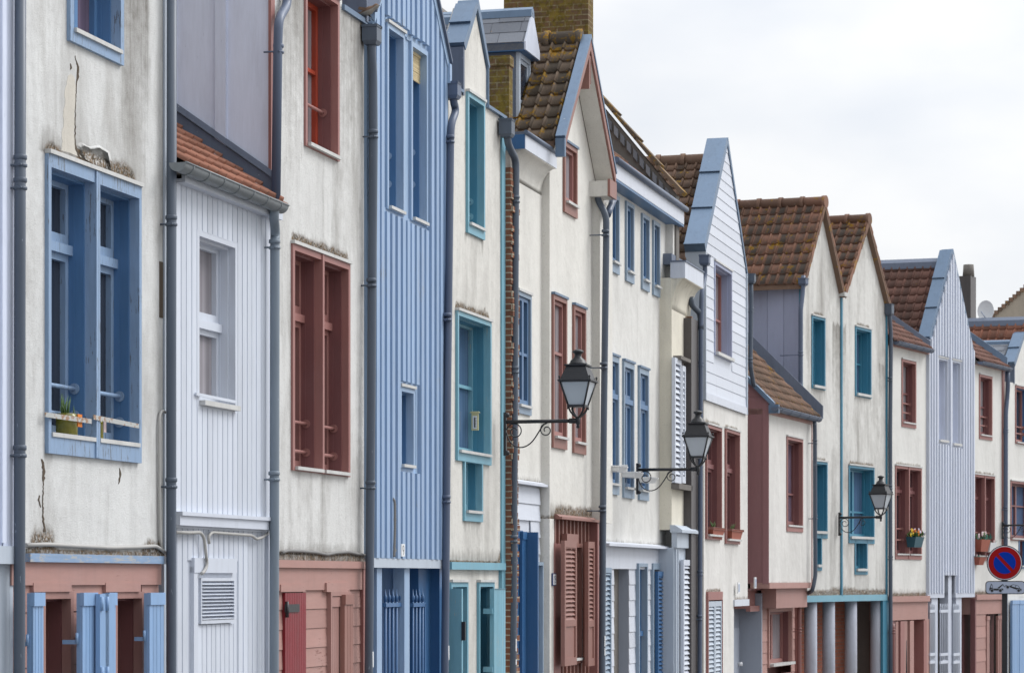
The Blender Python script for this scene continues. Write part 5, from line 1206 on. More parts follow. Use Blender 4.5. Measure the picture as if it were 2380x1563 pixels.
downpipe(H, [(1427, 462, .3), (1419, 480, .3), (1412, 500, .3)], .3, .045, [], 'pipeb', base=False, name='gutter_outlet')
for i, (a, b, c) in enumerate(((1416, 1450, 1089), (1454, 1486, 1103), (1490, 1520, 1115))):
    F = Frame(SA, a, dW); xs_, zs_ = F.P(a, c, dW + .05); L = .42; m = MB(); y = -dW - .06
    m.hexa([(xs_, y - .10, zs_ - .03), (xs_ + L, y - .10, zs_ - .03), (xs_ + L, y + .06, zs_ - .03), (xs_, y + .06, zs_ - .03), (xs_ - .02, y - .14, zs_ + .03), (xs_ + L + .02, y - .14, zs_ + .03), (xs_ + L + .02, y + .06, zs_ + .03), (xs_ - .02, y + .06, zs_ + .03)])
    m.ring(xs_ - .03, xs_ + L + .03, zs_ + .03, zs_ + .045, .03, .03, .004, .004, y - .15, y + .06); m.box(xs_ - .03, xs_ - .015, y - .02, y + .06, zs_ + .04, zs_ + .14)
    F.single(m, M['plate'], 'window_tray', ('white tray fixed across the left tall blue window beside the drainpipe', 'white tray across the middle one of the three tall blue windows', 'white tray across the tall blue window behind the second lamp bracket')[i], 'window tray', 'white trays across the tall blue windows')

# ================================================================== 9: very narrow yellowish house
H = house(SA, 1560, .3, 'rendered_house', 'very narrow yellowish house with coved white cornice and white louvred shutters')
dW = .3; x0, x1 = H.X(1561, dW), H.X(1596, dW); dC = .5; cx0, cx1 = H.X(1590, dC), H.X(1635, dC); cx0 = max(cx0, x0 - .05); zct = H.P(1612, 620, dC)[1]; zcb = H.P(1612, 657, dC)[1]; zj = H.P(1580, 1232, dW)[1]
wall(H, 'facade_wall', [(x0, zcb + .01), (x1 + .1, zcb + .01)], zj, dW, (), M['yellow'], .25, .1, [('up', x0, x1, zj, .12, .8)], [('up', x0, x1, zj, .07, .9)])
m = MB(); m.box(x0 - .0, cx1, -dC, -dW + .02, zcb, zct); H.add(m, 'cornice', M['whitex'])
m = MB(); pr = [(-dW - .2 * (1 - math.cos(t * math.pi / 16)), zcb - .45 * (1 - math.sin(t * math.pi / 16))) for t in range(9)]; m.prism(pr + [(-dW + .02, zcb), (-dW + .02, pr[0][1])], 'x', x0 + .01, cx1 - .02, .5, 0, True); m.pt = {'stain': [.4] * len(m.v), 'moss': [0] * len(m.v), 'bare': [0] * len(m.v)}; H.add(m, 'cove', M['yellow'])
m = MB(); m.box(x0 - .01, cx1 + .01, -dC - .015, -dW + .02, zct, zct + .022); m.box(x0 + .25, cx1 - .1, -dW + .05, .6, zct + .0, zct + .16); H.add(m, 'zinc_flat_roof', M['zincd'])
back_box(H, x0 + .02, x1 + .6, GB, zct, .0, 4)
rc = H.R(1566, 1592, 838, 1125, dW + .03)
m = MB(); m.box(rc[0], rc[1] - .02, -dW - .01, -dW + .02, rc[2], rc[3]); H.add(m, 'window', M['glass_grey'])
for (a, b) in ((1566, 1581), (1583, 1591)):
    q = H.R(a, b, 833 + (a - 1566), 1122, dW + .05); m = MB(); louver_leaf(m, q[0], q[1], q[2], q[3], -dW - .02, .05, 0, .085, .06); H.add(m, 'shutter', M['white'])
m = MB(); m.box(rc[0] - .05, rc[1] + .15, -dW - .12, -dW, rc[2] - .08, rc[2]); m.box(rc[0] + .1, rc[1], -dW - .12, -dW, rc[3], rc[3] + .05); H.add(m, 'window_ledge', M['cement'])
bx = max(x1 + .01, H.X(1597, dW + .09)); bw = H.X(1607, dW + .09) - bx; m = MB(); m.box(bx, bx + bw, -dW - .09, .1, GB, zcb - .45)
z = GB
while z < zcb - .55: m.box(bx + .004, bx + bw, -dW - .09 - RND.uniform(0, .03), -dW - .08, z, z + .066, RND.random()); z += .075
H.add(m, 'brick_pier', M['brick'])
m = MB(); m.prism([(-dW - .16, zj - .04), (-dW + .02, zj - .04), (-dW + .02, zj + .07), (-dW - .05, zj + .07), (-dW - .16, zj + .0)], 'x', x0 - .02, x1 + .1); m.box(x0, x1 + .08, -dW - .08, -dW, zj - .26, zj - .04); H.add(m, 'shop_cornice', M['greyw'])
m = MB(); m.box(x0, x1 + .08, -dW - .03, .1, GB, zj - .26); m.box(x0 + .05, x0 + .12, -dW - .06, -dW, GB, zj - .28); m.box(x0 + .26, x0 + .32, -dW - .05, -dW, GB, zj - .28); H.add(m, 'shop_front', M['greyw'])
q = H.R(1586, 1603, 1300, 2400, dW + .08); m = MB(); louver_leaf(m, q[0], q[1], .0, q[3], -dW - .05, .05, .32, .075, .06); H.add(m, 'shutter', M['white'])
downpipe(H, [(1606, 690, .36), (1607, 708, .36), (1628, 728, .44), (1629, 765, .46)], .45, .045, [], 'pipe', base=False, name='gutter_outlet')
q = H.R(1607, 1623, 742, 1560, dW + .12); m = MB(); m.box(q[0], q[1], -dW - .12, .1, GB, q[3]); H.add(m, 'dark_side_board', M['piped'])
downpipe(H, [(1638, 600, .46), (1639, 640, .46), (1631, 680, .46), (1629, 760, .46), (1626, 1563, .46)], .46, .036, [(1629, 845), (1629, 982), (1627, 1330), (1626, 1563 - 130)], 'pipeb', hopper=(1630, 1648, 588, 612))

# ================================================================== 10: white clapboard gable
H = house(SA, 1637, .3, 'clapboard_house', 'white clapboard gabled house with zinc coping above two red windows with pots')
dW = .3; x0, x1 = H.X(1637, dW), H.X(1739, dW); xg0, xg1 = H.X(1637, dW), H.X(1733, dW)
zl, zr = H.Zx(xg0, dW, 580), H.Zx(xg1, dW, 628); ze = (zl + zr) / 2; xa = (xg0 + xg1) / 2; za = H.Zx(xa, dW, 330); zcl = H.P(1685, 946, dW)[1]
top = [(xg0, ze), (xa, za), (xg1, ze)]
rc = H.R(1662, 1702, 619, 833, dW + .02); window(H, rc, dW, .22, .05, .02, 1, hbars=(.45,), mt='purple', mr='purple', ms='red', gl='glass_grey', bottom=.02, sillout=.05, sill=.05)
m = MB(); clap(m, xg0 + .02, xg1 - .02, zcl + .12, za - .05, .168, -dW, [(a - .05, b + .05, c - .03, d + .03) for a, b, c, d in H.holes], .013, topf(top)); m.box(xg0, xg1, -dW - .03, -dW + .02, zcl, zcl + .12); H.add(m, 'clapboards', M['whitex'])
wall(H, 'gable_wall', top, zcl, dW, H.holes, M['whitex'], .2, .6)
m = MB(); m.box(xg1 - .03, xg1 + .03, -dW - .035, .0, zcl, ze); m.box(xg0 - .02, xg0 + .03, -dW - .03, .0, zcl, ze); H.add(m, 'corner_board', M['greyw'])
H.holes = []
for (a, b, c, e) in ((1643, 1678, 990, 1253), (1688, 1720, 1000, 1263)):
    rc = H.R(a, b, c, e, dW + .02); window(H, rc, dW, .2, .05, .025, 1, transom=.66, mt='red', mr='red_deep', bottom=.06, sillout=.04); weather(H, rc, .15, .8, .3, .4)
q = H.R(1642, 1676, 1374, 2600, dW); sh10 = (q[0], q[1], .0, q[3]); q = H.R(1707, 1742, 1400, 2600, dW); dr10 = (q[0], q[1] + .0, GB, q[3] - .05); dr10w = (q[0], min(q[1], x1 + .3), GB, q[3] - .05)
H.moss += [('up', sh10[0], sh10[1], sh10[3], .1, .8), ('up', dr10[0], dr10[1], dr10[3] + .1, .12, .7)]; H.stains += [('down', x0, x1, zcl, .3, .3), ('up', dr10[0] + .2, dr10[0] + .4, dr10[3], 1.2, .7)]
wall(H, 'ground_floor_wall', [(x0, dr10[3]), (dr10[0], dr10[3])], GB, dW - .01, [sh10], M['cream11'], .25, .08)
wall(H, 'facade_wall', [(x0, zcl + .01), (x1, zcl + .01)], dr10[3], dW - .01, H.holes + [sh10], M['cream11'], .25, .08, H.stains, H.moss)
zinc_cap(H, xg0 - .06, ze - .06, xa, za + .0, xg1 + .06, ze - .06, dW, .30, .09)
gable_roof(H, xg0 - .2, ze - .42, xa, za - .30, xg1 + .2, ze - .42, -dW + .28, 4.5, 'tile_brown', .165, .235)
back_box(H, x0 + .02, x1 - .02, GB, ze - .4, .0)
m = MB(); m.ring(sh10[0] - .0, sh10[1] + .0, sh10[2], sh10[3], .04, .03, .13, 0, -dW - .03, -dW + .1); H.add(m, 'shutter_frame', M['red']); xm = (sh10[0] + sh10[1]) / 2
for a, b in ((sh10[0] + .05, xm - .004), (xm + .004, sh10[1] - .04)):
    m = MB(); louver_leaf(m, a, b, sh10[2] + .02, sh10[3] - .15, -dW + .03, .05, .40, .07, .06); H.add(m, 'shutter', M['greyw'])
xr_ = H.X(1770, .3); m = MB(); m.box(xr_, xr_ + .08, -dW + .0, .3, GB, dr10[3] + .2); H.add(m, 'recess_side', M['greydoor'])
m = MB(); m.box(dr10[0], xr_, -dW + .40, -dW + .45, GB, dr10[3]); m.box(dr10[0] + .12, dr10[0] + .2, -dW + .05, -dW + .40, GB, dr10[3]); m.box(dr10[0] + .34, xr_ - .15, -dW + .37, -dW + .40, .1, dr10[3] - .4); H.add(m, 'door', M['greydoor'])
m = MB(); m.tube([(xr_ - .25, -dW + .30, 1.15), (xr_ - .25, -dW + .37, 1.15)], .035, 10); H.add(m, 'door_knob', M['plate'], H.root.children[-1])
m = MB(); m.box(dr10[0] - .06, x1 + .0, -dW - .02, -dW + .3, dr10[3], dr10[3] + .11); H.add(m, 'door_lintel', M['whitex'])
downpipe(H, [(1745, 640, .36), (1746, 700, .36), (1744, 850, .36), (1749, 880, .36), (1752, 896, .36)], .36, .038, [(1746, 720), (1744, 836)], 'pipe', hopper=(1735, 1755, 630, 652), base=False)
for i, (a, b, yt, yb) in enumerate(((1646, 1675, 1226, 1251), (1690, 1717, 1230, 1256))):
    F = Frame(SA, a, dW); q = F.R(a, b, yt, yb, dW - .02); R_ = F.empty('window_planter', ('terracotta planter with a tuft of green at the left red window under the clapboards', 'empty looking terracotta planter at the right red window under the clapboards')[i], 'planter', 'terracotta planters at the red windows'); m = MB()
    xm, w = (q[0] + q[1]) / 2, (q[1] - q[0]) / 2; y = -dW + .04; h = q[3] - q[2]
    m.hexa([(xm - w * .7, y - .07, q[2]), (xm + w * .7, y - .07, q[2]), (xm + w * .7, y + .07, q[2]), (xm - w * .7, y + .07, q[2]), (xm - w, y - .1, q[3]), (xm + w, y - .1, q[3]), (xm + w, y + .1, q[3]), (xm - w, y + .1, q[3])]); F.add(m, 'pot', M['terracotta'])
    m = MB(); m.ring(xm - w - .01, xm + w + .01, q[3] - .03, q[3] + .006, .03, .03, .004, .004, y - .11, y + .11); F.add(m, 'rim', M['red7'])
    m = MB()
    for k in range(14 if i == 0 else 9):
        a_ = RND.uniform(0, 6.28); px_ = xm + RND.uniform(-.06, .06); L = RND.uniform(.04, .12); m.tube([(px_, y, q[3] - .01), (px_ + L * .5 * math.cos(a_), y + L * .5 * math.sin(a_), q[3] + L)], [.012, .002], 5, True, RND.random())
    F.add(m, 'plant', M['leaf'])

# ================================================================== 11: projecting oriel
H = house(SM, 1741, .3, 'oriel_house', 'narrow house with a projecting cream oriel, its flank maroon, on a pink corbel')
d0 = .3; dF = .62; x0 = H.X(1744, d0); x1 = H.X(1886, dF); zb = H.P(1833, 1353, dF)[1]; zt = H.P(1840, 975, dF)[1]; xs = x0
rc = H.R(1830, 1867, 1017, 1235, dF + .02); window(H, rc, dF, .2, .055, .02, 1, hbars=(.38,), mt='red', mr='red_deep', gl='glass_mauve', bottom=.10, sillout=.02)
H.stains = [('down', x0, x1, zt, .25, .4), ('up', x0, x1, zb, .08, .6)]
wall(H, 'oriel_front', [(x0 + .02, zt), (x1, zt)], zb, dF, H.holes, M['cream11'], .2, .08, H.stains, ())
m = MB(); m.box(x0, x0 + .02, -dF + .001, .6, zb - .02, H.Zx(x0, dF, 920)); m.prism([(-dF, H.Zx(x0, dF, 920) - .01), (.2, H.Zx(x0, dF, 920) - .01), (.2, H.Zx(x0, dF, 920) + .7)], 'x', x0, x0 + .02); m.box(x0 - .015, x0 + .0, -dF - .012, -dF + .10, zb - .02, H.Zx(x0, dF, 930)); H.add(m, 'oriel_flank', M['maroon_panel'])
m = MB(); m.box(x1 - .0, x1 + .04, -dF - .01, .6, zb - .02, zt); H.add(m, 'corner_board', M['red'])
m = MB(); m.box(x0 - .01, x1 + .04, -dF - .025, -d0, zb - .10, zb - .001); m.box(x0, x1, -dF - .02, .2, zt, zt + .10); H.add(m, 'band_board', M['pink'])
zg = H.P(1845, 957, dF + .14)[1]; gl, gr = H.X(1800, dF + .14), H.X(1903, dF + .14)
gutter(H, (gl, -dF - .14, zg), (gr, -dF - .14, zg), .07, 'zincd', 5)
pit = .78; m = MB(); tiles(m, (x0 - .02, -dF - .10, zg + .02), (1, 0, 0), x1 - x0 + .3, (0, math.cos(pit), math.sin(pit)), 2.2, .2, .24, .035); H.add(m, 'tiled_roof', M['tile_brown'])
m = MB(); m.prism([(-dF - .09, zg - .05), (1.2, zg - .05), (1.2, zg + (1.2 + dF + .09) * math.tan(pit) - .02), (-dF - .09, zg)], 'x', x0 + .02, x1 + .2); H.add(m, 'roof_deck', M['cement'])
m = MB(); zz = lambda y: zg + .06 + (y + dF + .10) * math.tan(pit)
m.hexa([(x0 - .06, -dF - .12, zz(-dF - .12) - .06), (x0 + .08, -dF - .12, zz(-dF - .12) - .06), (x0 + .08, .6, zz(.6) - .06), (x0 - .06, .6, zz(.6) - .06), (x0 - .06, -dF - .12, zz(-dF - .12) + .04), (x0 + .08, -dF - .12, zz(-dF - .12) + .04), (x0 + .08, .6, zz(.6) + .04), (x0 - .06, .6, zz(.6) + .04)])
m.box(x0 + .0, gl + .06, -dF - .2, -dF - .02, zg - .10, zg + .05); H.add(m, 'verge_zinc', M['zinc'])
xw = H.X(1860, .30); 
m = MB(); m.hexa([(xw - .06, -dF - .12, zz(-dF - .12) - .02), (xw - .005, -dF - .12, zz(-dF - .12) - .02), (xw - .005, .8, zz(.8) - .02), (xw - .06, .8, zz(.8) - .02), (xw - .04, -dF - .12, zz(-dF - .12) + .22), (xw - .005, -dF - .12, zz(-dF - .12) + .22), (xw - .005, .8, zz(.8) + .22), (xw - .04, .8, zz(.8) + .22)]); H.add(m, 'roof_flashing', M['zincd'])
H11zz = zz; H11a = H.a0; H11zg = H.zg
zc = H.P(1840, 1411, dF - .05)[1]; c0, c1 = H.X(1804, dF - .05), H.X(1876, dF - .05); m = MB(); m.box(c0, c1, -dF + .05, -d0, zc, zb - .10); H.add(m, 'corbel', M['pinkv'])
dG = d0; g0, g1 = H.X(1772, dG), H.X(1849, dG); q = H.R(1785, 1840, 1412, 1547, dG + .0); wr = (q[0], q[1], q[2], q[3])
window(H, wr, dG, .22, .06, .02, 1, split=1, mt='pink', mr='red_deep', ms='red', gl='glass_grey', sill=.05, sillout=.07, flash=False, bottom=.03, hole=False, name='ground_floor_window')
m = MB(); clap(m, g0, g1, zc - .2 * 17 + .0, zc + .0, .2, -dG + .02, [wr], .013); H.add(m, 'ground_floor_boards', M['pink'])
m = MB(); m.box(g0, g1 + .3, -dG + .3, .4, GB, zb); m.box(x0, g0, -dG + .08, -dG + .5, zc + .0, zb); m.box(g1, g1 + .05, -dG - .02, .2, GB, zb - .1); m.box(x0, g0 + .04, -dG - .0, -dG + .08, zc - .05, zc + .05); H.add(m, 'ground_floor_wall', M['red'])
m = MB(); m.box(x0 + .0, x1, -dG - .0, .2, zb - .13, zb - .101); H.add(m, 'oriel_underside', M['maroon_panel'])
back_box(H, x0 + .03, x1 - .05, zb, zt, -dF + .22, 3.5); back_box(H, x0 + .03, g1, GB, zb, .1, 3.5)
downpipe(H, [(1893, 972, .74), (1894, 1000, .74), (1895, 1340, .74), (1888, 1372, .70), (1872, 1380, .45)], .74, .038, [(1894, 1025), (1895, 1200)], 'pipe', base=False)
downpipe(H, [(1857, 1405, .42), (1857, 1430, .42), (1857, 1563, .42)], .42, .044, [(1857, 1462)], 'pipered')
for i, (a, b, yt, yb) in enumerate(((1713, 1722, 1352, 1378), (1752, 1758, 1340, 1366))):
    F = Frame(SA, a, .34); q = F.R(a, b, yt, yb, .34); m = MB(); m.box(q[0], q[0] + .17, -.36, -.34, q[2], q[3]); m.box(q[0] + .03, q[0] + .14, -.364, -.36, q[2] + .03, q[3] - .03, .5, 1)
    F.single(m, [M['plate'], M['signgrey']], 'house_number_plate', ('white plate on the white end of the lintel over the grey door', 'white plate on the pink end of the lintel over the grey door')[i], 'number plate', 'plates over the grey door')

# ================================================================== 12: twin gables over an arcade
H = house(SB, 1862, .3, 'twin_gabled_house', 'stained cream twin gabled house with bright teal windows above an arcade of grey columns')
dW = .3; x0, x1 = H.X(1862, dW), H.X(2060, dW); zj = H.P(1965, 1384, dW)[1]
xv = H.X(1952, dW); zv = H.Zx(xv, dW, 683); xA = H.X(1907, dW); zA = H.Zx(xA, dW, 478); zE = H.Zx(x0, dW, 652); xB = H.X(2009, dW); zB = H.Zx(xB, dW, 518); zE2 = H.Zx(x1, dW, 712)
top = [(x0, zE), (xA, zA), (xv - .05, zv), (xv + .15, zv), (xB, zB), (x1, zE2)]
T12 = dict(mt='teal12', mr='teal12', gl='glass_blue')
for (a, b, c, e, ks) in ((1888, 1919, 736, 904, dict(hbars=(.35,))), (1989, 2026, 762, 923, dict(hbars=(.5,))), (1892, 1924, 1072, 1250, {}), (1974, 2033, 1083, 1262, dict(split=1, hbars=(.38,)))):
    rc = H.R(a, b, c, e, dW + .02); window(H, rc, dW, .24, .05, .02, 1, bottom=.03 if e < 1000 else .10, sillout=.04, sill=.05, **T12, **ks); weather(H, rc, .16, .8, .9, .6)
for (a, b, c, e, o) in ((1896, 1911, 1250, 1325, None), (1988, 2017, 1262, 1334, None)):
    rc = H.R(a, b, c, e, dW + .02); zt_ = H.holes[2 if a < 1900 else 3][2] + .09; window(H, (rc[0], rc[1], rc[2], zt_), dW, .2, .05, .02, 1, top=.004, flash=False, bottom=.08, sillout=.04, sill=.05, name='lower_window_light', **T12)
    H.stains.append(('down', rc[0] - .02, rc[0] + .2, rc[2], .5, .5))
H.stains += [('down', xv - .45, xv + .35, zv - .6, 3.6, .75), ('down', xA - .4, xA + .4, zA - .2, 1.6, .6), ('down', xB - .5, xB + .5, zB - .3, 1.8, .6), ('down', x1 - .5, x1, zE2 - 1.2, 2, .6), ('up', x0, x1, zj, .35, .5), ('down', H.X(2033), x1, H.P(2040, 980)[1], 1.1, .7)]
H.moss += [('up', x0, x1, zj, .22, .95), ('up', xv - .5, xv + .9, zj, .3, .9)]
wall(H, 'facade_wall', top, zj, dW, H.holes, M['cream12'], .25, .08, H.stains, H.moss)
vo = .10
for (xl, zl, xa, za, xr, zr) in ((x0 - .1, zE - .08, xA, zA + .05, xv - .0, zv + .02), (xv + .04, zv + .02, xB, zB + .05, x1 + .06, zE2 - .06)):
    gable_roof(H, xl, zl, xa, za, xr, zr, -dW - vo, 4.2, 'tile_mix', .17, .245)
    m = MB(); L = math.hypot(xr - xa, zr - za); n = int(L / .31)
    for i in range(n):
        t0, t1 = i / n, (i + 1.05) / n; m.hexa([(xa + (xr - xa) * t1, -dW - vo, za + (zr - za) * t1 + .0), (xa + (xr - xa) * t0, -dW - vo, za + (zr - za) * t0), (xa + (xr - xa) * t0, .2, za + (zr - za) * t0), (xa + (xr - xa) * t1, .2, za + (zr - za) * t1), (xa + (xr - xa) * t1 + .02, -dW - vo, za + (zr - za) * t1 + .08), (xa + (xr - xa) * t0, -dW - vo, za + (zr - za) * t0 + .05), (xa + (xr - xa) * t0, .2, za + (zr - za) * t0 + .05), (xa + (xr - xa) * t1 + .02, .2, za + (zr - za) * t1 + .08)], RND.random())
        t0, t1 = i / n, (i + .92) / n; xx0, xx1 = xl + (xa - xl) * t0, xl + (xa - xl) * t1; zz0, zz1 = zl + (za - zl) * t0, zl + (za - zl) * t1; m.hexa([(xx0, -dW - vo - .015, zz0 - .11), (xx1, -dW - vo - .015, zz1 - .08), (xx1, -dW - vo, zz1 - .08), (xx0, -dW - vo, zz0 - .11), (xx0, -dW - vo - .015, zz0 + .06), (xx1, -dW - vo - .015, zz1 + .05), (xx1, -dW - vo, zz1 + .05), (xx0, -dW - vo, zz0 + .06)], RND.random())
    H.add(m, 'verge_tiles', M['tile_mix'])
m = MB(); m.box(xv - .06, xv + .16, -dW - .12, 3.5, zv - .05, zv + .03); H.add(m, 'valley_gutter', M['zincw'])
back_box(H, x0 + .03, x1 - .03, zj, min(zE, zv, zE2) - .1, .0, 4.2)
m = MB(); y = -dW + .01; k = 0; zf = lambda yy: H11zz(yy) + H11zg - H.zg + .2
while y < 1.6:
    m.hexa([(x0 - .02, y, zf(y) - .3), (x0 + .0, y, zf(y) - .3), (x0 + .0, y + .33, zf(y + .33) - .3), (x0 - .02, y + .33, zf(y + .33) - .3), (x0 - .02, y, zE - .1), (x0, y, zE - .1), (x0, y + .33, zE - .1), (x0 - .02, y + .33, zE - .1)], RND.random()); y += .337
H.add(m, 'flank_boards', M['purple'])
m = MB(); m.box(x0 - .05, x0 + .03, -dW - .03, 3.0, zE - .15, zE - .06); H.add(m, 'eaves_gutter', M['zincd'])
m = MB(); m.box(x0 - .03, x0 + .02, -dW - .03, -dW + .03, zj, zE - .15); m.box(xv + .02, xv + .09, -dW - .03, -dW + .01, zj, zv - .05); m.box(x1 - .05, x1, -dW - .03, -dW + .01, zj, zE2); H.add(m, 'corner_board', M['teal12'])
downpipe(H, [(1867, 640, .38), (1866, 680, .38), (1861, 720, .38), (1861, 890, .38), (1858, 915, .38), (1866, 935, .5)], .38, .042, [(1861, 820)], 'pipeb', hopper=(1861, 1872, 645, 662), base=False)
m = MB(); r_ = H.R(1872, 2060, 1384, 1394, dW + .02); zbm = r_[2] - .02; m.box(H.X(1869, dW), x1, -dW - .03, .1, zbm, zj + .02); H.add(m, 'arcade_beam', M['teal'])
m = MB(); m.box(H.X(1869, dW), x1, .55, .75, GB, zbm); H.add(m, 'brick_wall', M['brick_red'])
m = MB(); m.box(x0 + .02, x0 + .2, -dW + .3, 1.0, GB, zbm); H.add(m, 'brick_return', M['brick_red'])
for (a, b) in ((1871, 1897), (1913, 1939), (1965, 1990), (2024, 2049)):
    q = H.R(a, b, 1390, 1600, dW - .15); xc = H.X((a + b) / 2, dW - .15); m = MB(); m.lathe((xc, -dW + .15, 0), [(.125, GB), (.125, 1.0), (.122, zbm)], 20); m.pt = {'stain': [.3] * len(m.v), 'moss': [0] * len(m.v), 'bare': [0] * len(m.v)}; H.add(m, 'column', M['concrete'])
vtrim(H, 2050, 2064, 1394, 2400, dW, .02, 'teal12', 'corner_post')
downpipe(H, [(2067, 718, .38), (2068, 740, .38), (2071, 780, .38), (2069, 1000, .38), (2070, 1440, .38)], .38, .042, [(2069, 880), (2069, 1130), (2070, 1295)], 'pipe', hopper=(2058, 2077, 704, 730))
x, yy, z = H.P3(2071, 1450, .38)
downpipe(H, [(2074, 1448, .40), (2074, 1470, .40), (2075, 1563, .40)], .40, .052, [(2074, 1465)], 'pipered', name='downpipe_shoe')

# ================================================================== 13: low cream house with flower box
H = house(SB, 2076, .3, 'rendered_house', 'low cream house with maroon windows and a flower box of pansies')
x0, x1 = H.X(2064, dW), H.X(2153, dW); zj = H.P(2115, 1384, dW)[1]; zt = H.P(2115, 812, dW)[1]
def low_house(H, x0, x1, zj, zt, wins, dbl, gut, roofmat='tile_red'):
    for (a, b, c, e) in wins:
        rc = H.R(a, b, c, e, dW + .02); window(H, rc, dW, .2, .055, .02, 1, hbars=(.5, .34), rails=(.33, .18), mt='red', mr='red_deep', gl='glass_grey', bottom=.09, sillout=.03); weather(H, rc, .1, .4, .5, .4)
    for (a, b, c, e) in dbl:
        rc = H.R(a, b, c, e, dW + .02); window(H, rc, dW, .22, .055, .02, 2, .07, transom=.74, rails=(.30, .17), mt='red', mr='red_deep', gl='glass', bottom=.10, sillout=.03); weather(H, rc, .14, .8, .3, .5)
    H.moss.append(('up', x0, x1, zj, .13, .85)); H.stains.append(('up', x0, x1, zj, .3, .7))
    wall(H, 'facade_wall', [(x0, zt), (x1, zt)], zj, dW, H.holes, M['cream13'], .22, .09, H.stains, H.moss)
    (ga, gb, gy) = gut; zg = H.P((ga + gb) / 2, gy, dW + .15)[1]; gutter(H, (H.X(ga, dW + .15), -dW - .15, zg), (H.X(gb, dW + .15), -dW - .15, zg), .07, 'zincd', 5)
    pit = .62; m = MB(); tiles(m, (x0 - .05, -dW - .12, zg + .02), (1, 0, 0), x1 - x0 + .12, (0, math.cos(pit), math.sin(pit)), 2.0, .2, .25, .035); H.add(m, 'tiled_roof', M[roofmat])
    m = MB(); m.prism([(-dW - .10, zg - .04), (1.3, zg - .04), (1.3, zg + (1.4 + dW) * math.tan(pit) - .03), (-dW - .10, zg)], 'x', x0 + .0, x1 - .02); H.add(m, 'roof_deck', M['cement'])
    m = MB(); m.box(x0, x1, -dW - .07, .1, zt - .02, zg - .04); H.add(m, 'fascia_board', M['pinkv'])
    back_box(H, x0 + .02, x1 - .02, GB, zt, .0, 1.5); return zg, pit
zg, pit = low_house(H, x0, x1, zj, zt, [(2097, 2130, 837, 993)], [(2082, 2143, 1084, 1299)], (2082, 2165, 803))
m = MB(); zq = lambda y: zg + .05 + (y + dW + .12) * math.tan(pit); xw = x1 - .0
m.hexa([(xw - .06, -dW - .1, zq(-dW - .1)), (xw, -dW - .1, zq(-dW - .1)), (xw, 1.2, zq(1.2)), (xw - .06, 1.2, zq(1.2)), (xw - .03, -dW - .1, zq(-dW - .1) + .14), (xw, -dW - .1, zq(-dW - .1) + .14), (xw, 1.2, zq(1.2) + .14), (xw - .03, 1.2, zq(1.2) + .14)]); H.add(m, 'roof_flashing', M['zincd'])
m = MB(); m.box(x0, x1 + .05, -dW - .07, .1, zj - .12, zj + .0); m.box(x0, x1 + .05, -dW - .02, .1, zj - .50, zj - .12); H.add(m, 'jetty_board', M['pink'])
m = MB(); m.box(x0, x1, -dW + .3, .1, GB, zj - .5); m.box(x0, H.X(2082, dW), -dW, .1, GB, zj - .5); H.add(m, 'ground_floor_wall', M['red_deep'])
z1 = zj - .5
for (a, b, mt_, o) in ((2079, 2088, 'pinkv', 0), (2090, 2099, 'red', .03), (2101, 2109, 'pinkv', 0), (2112, 2121, 'pink', .03), (2143, 2150, 'red', .04)):
    q = H.R(a, b, 1420, 2400, dW); m = MB(); m.box(q[0], q[1], -dW - o, -dW + .25, .0, z1 - .02); H.add(m, 'shutter', M[mt_])
m = MB(); q = H.R(2148, 2158, 1420, 2400, dW); m.box(q[0], q[1], -dW - .02, .0, GB, z1); H.add(m, 'corner_post', M['pink'])
F = Frame(SB, 2115, dW); q = F.R(2117, 2145, 1247, 1271, dW + .1); R_ = F.empty('flower_box', 'dark teal window box of yellow, orange and white pansies below a maroon window', 'flower box'); m = MB(); xa_, xb_ = q[0], q[0] + (q[1] - q[0]) * .72; y = -dW - .09
m.hexa([(xa_ + .04, y - .07, q[2]), (xb_ - .04, y - .07, q[2]), (xb_ - .04, y + .08, q[2]), (xa_ + .04, y + .08, q[2]), (xa_, y - .12, q[3]), (xb_, y - .12, q[3]), (xb_, y + .1, q[3]), (xa_, y + .1, q[3])]); F.add(m, 'trough', M['potgreen'])
def flowers(F, x0, x1, y, z, n, mats, leaf='leaf', hgt=.16, r=.035, sp=.1):
    m = MB()
    for i in range(n * 3):
        x = RND.uniform(x0, x1); yy = y + RND.uniform(-sp, sp); a = RND.uniform(0, 6.28); L = RND.uniform(.05, hgt)
        p = Vector((x, yy, z)); t = p + Vector((.08 * math.cos(a), .08 * math.sin(a), L)); s = Vector((-math.sin(a), math.cos(a), 0)) * .025
        m.poly([p, p + (t - p) * .5 + s, t, p + (t - p) * .5 - s], RND.random())
    F.add(m, 'leaves', M[leaf])
    m = MB()
    for i in range(n):
        x = RND.uniform(x0, x1); yy = y + RND.uniform(-sp, sp * .6); zz = z + RND.uniform(.04, hgt); k = RND.randrange(len(mats))
        for q in range(5):
            a = 6.28 * q / 5; m.ball((x + r * .6 * math.cos(a), yy - .01, zz + r * .6 * math.sin(a)), r * .62, 6, 4, (1, .45, 1), RND.random(), k)
    F.add(m, 'blossoms', [M[k] for k in mats])
flowers(F, xa_, xb_ + .1, y, q[3] - .01, 20, ['yellowf', 'orangef', 'whitef', 'whitef', 'orangef'])

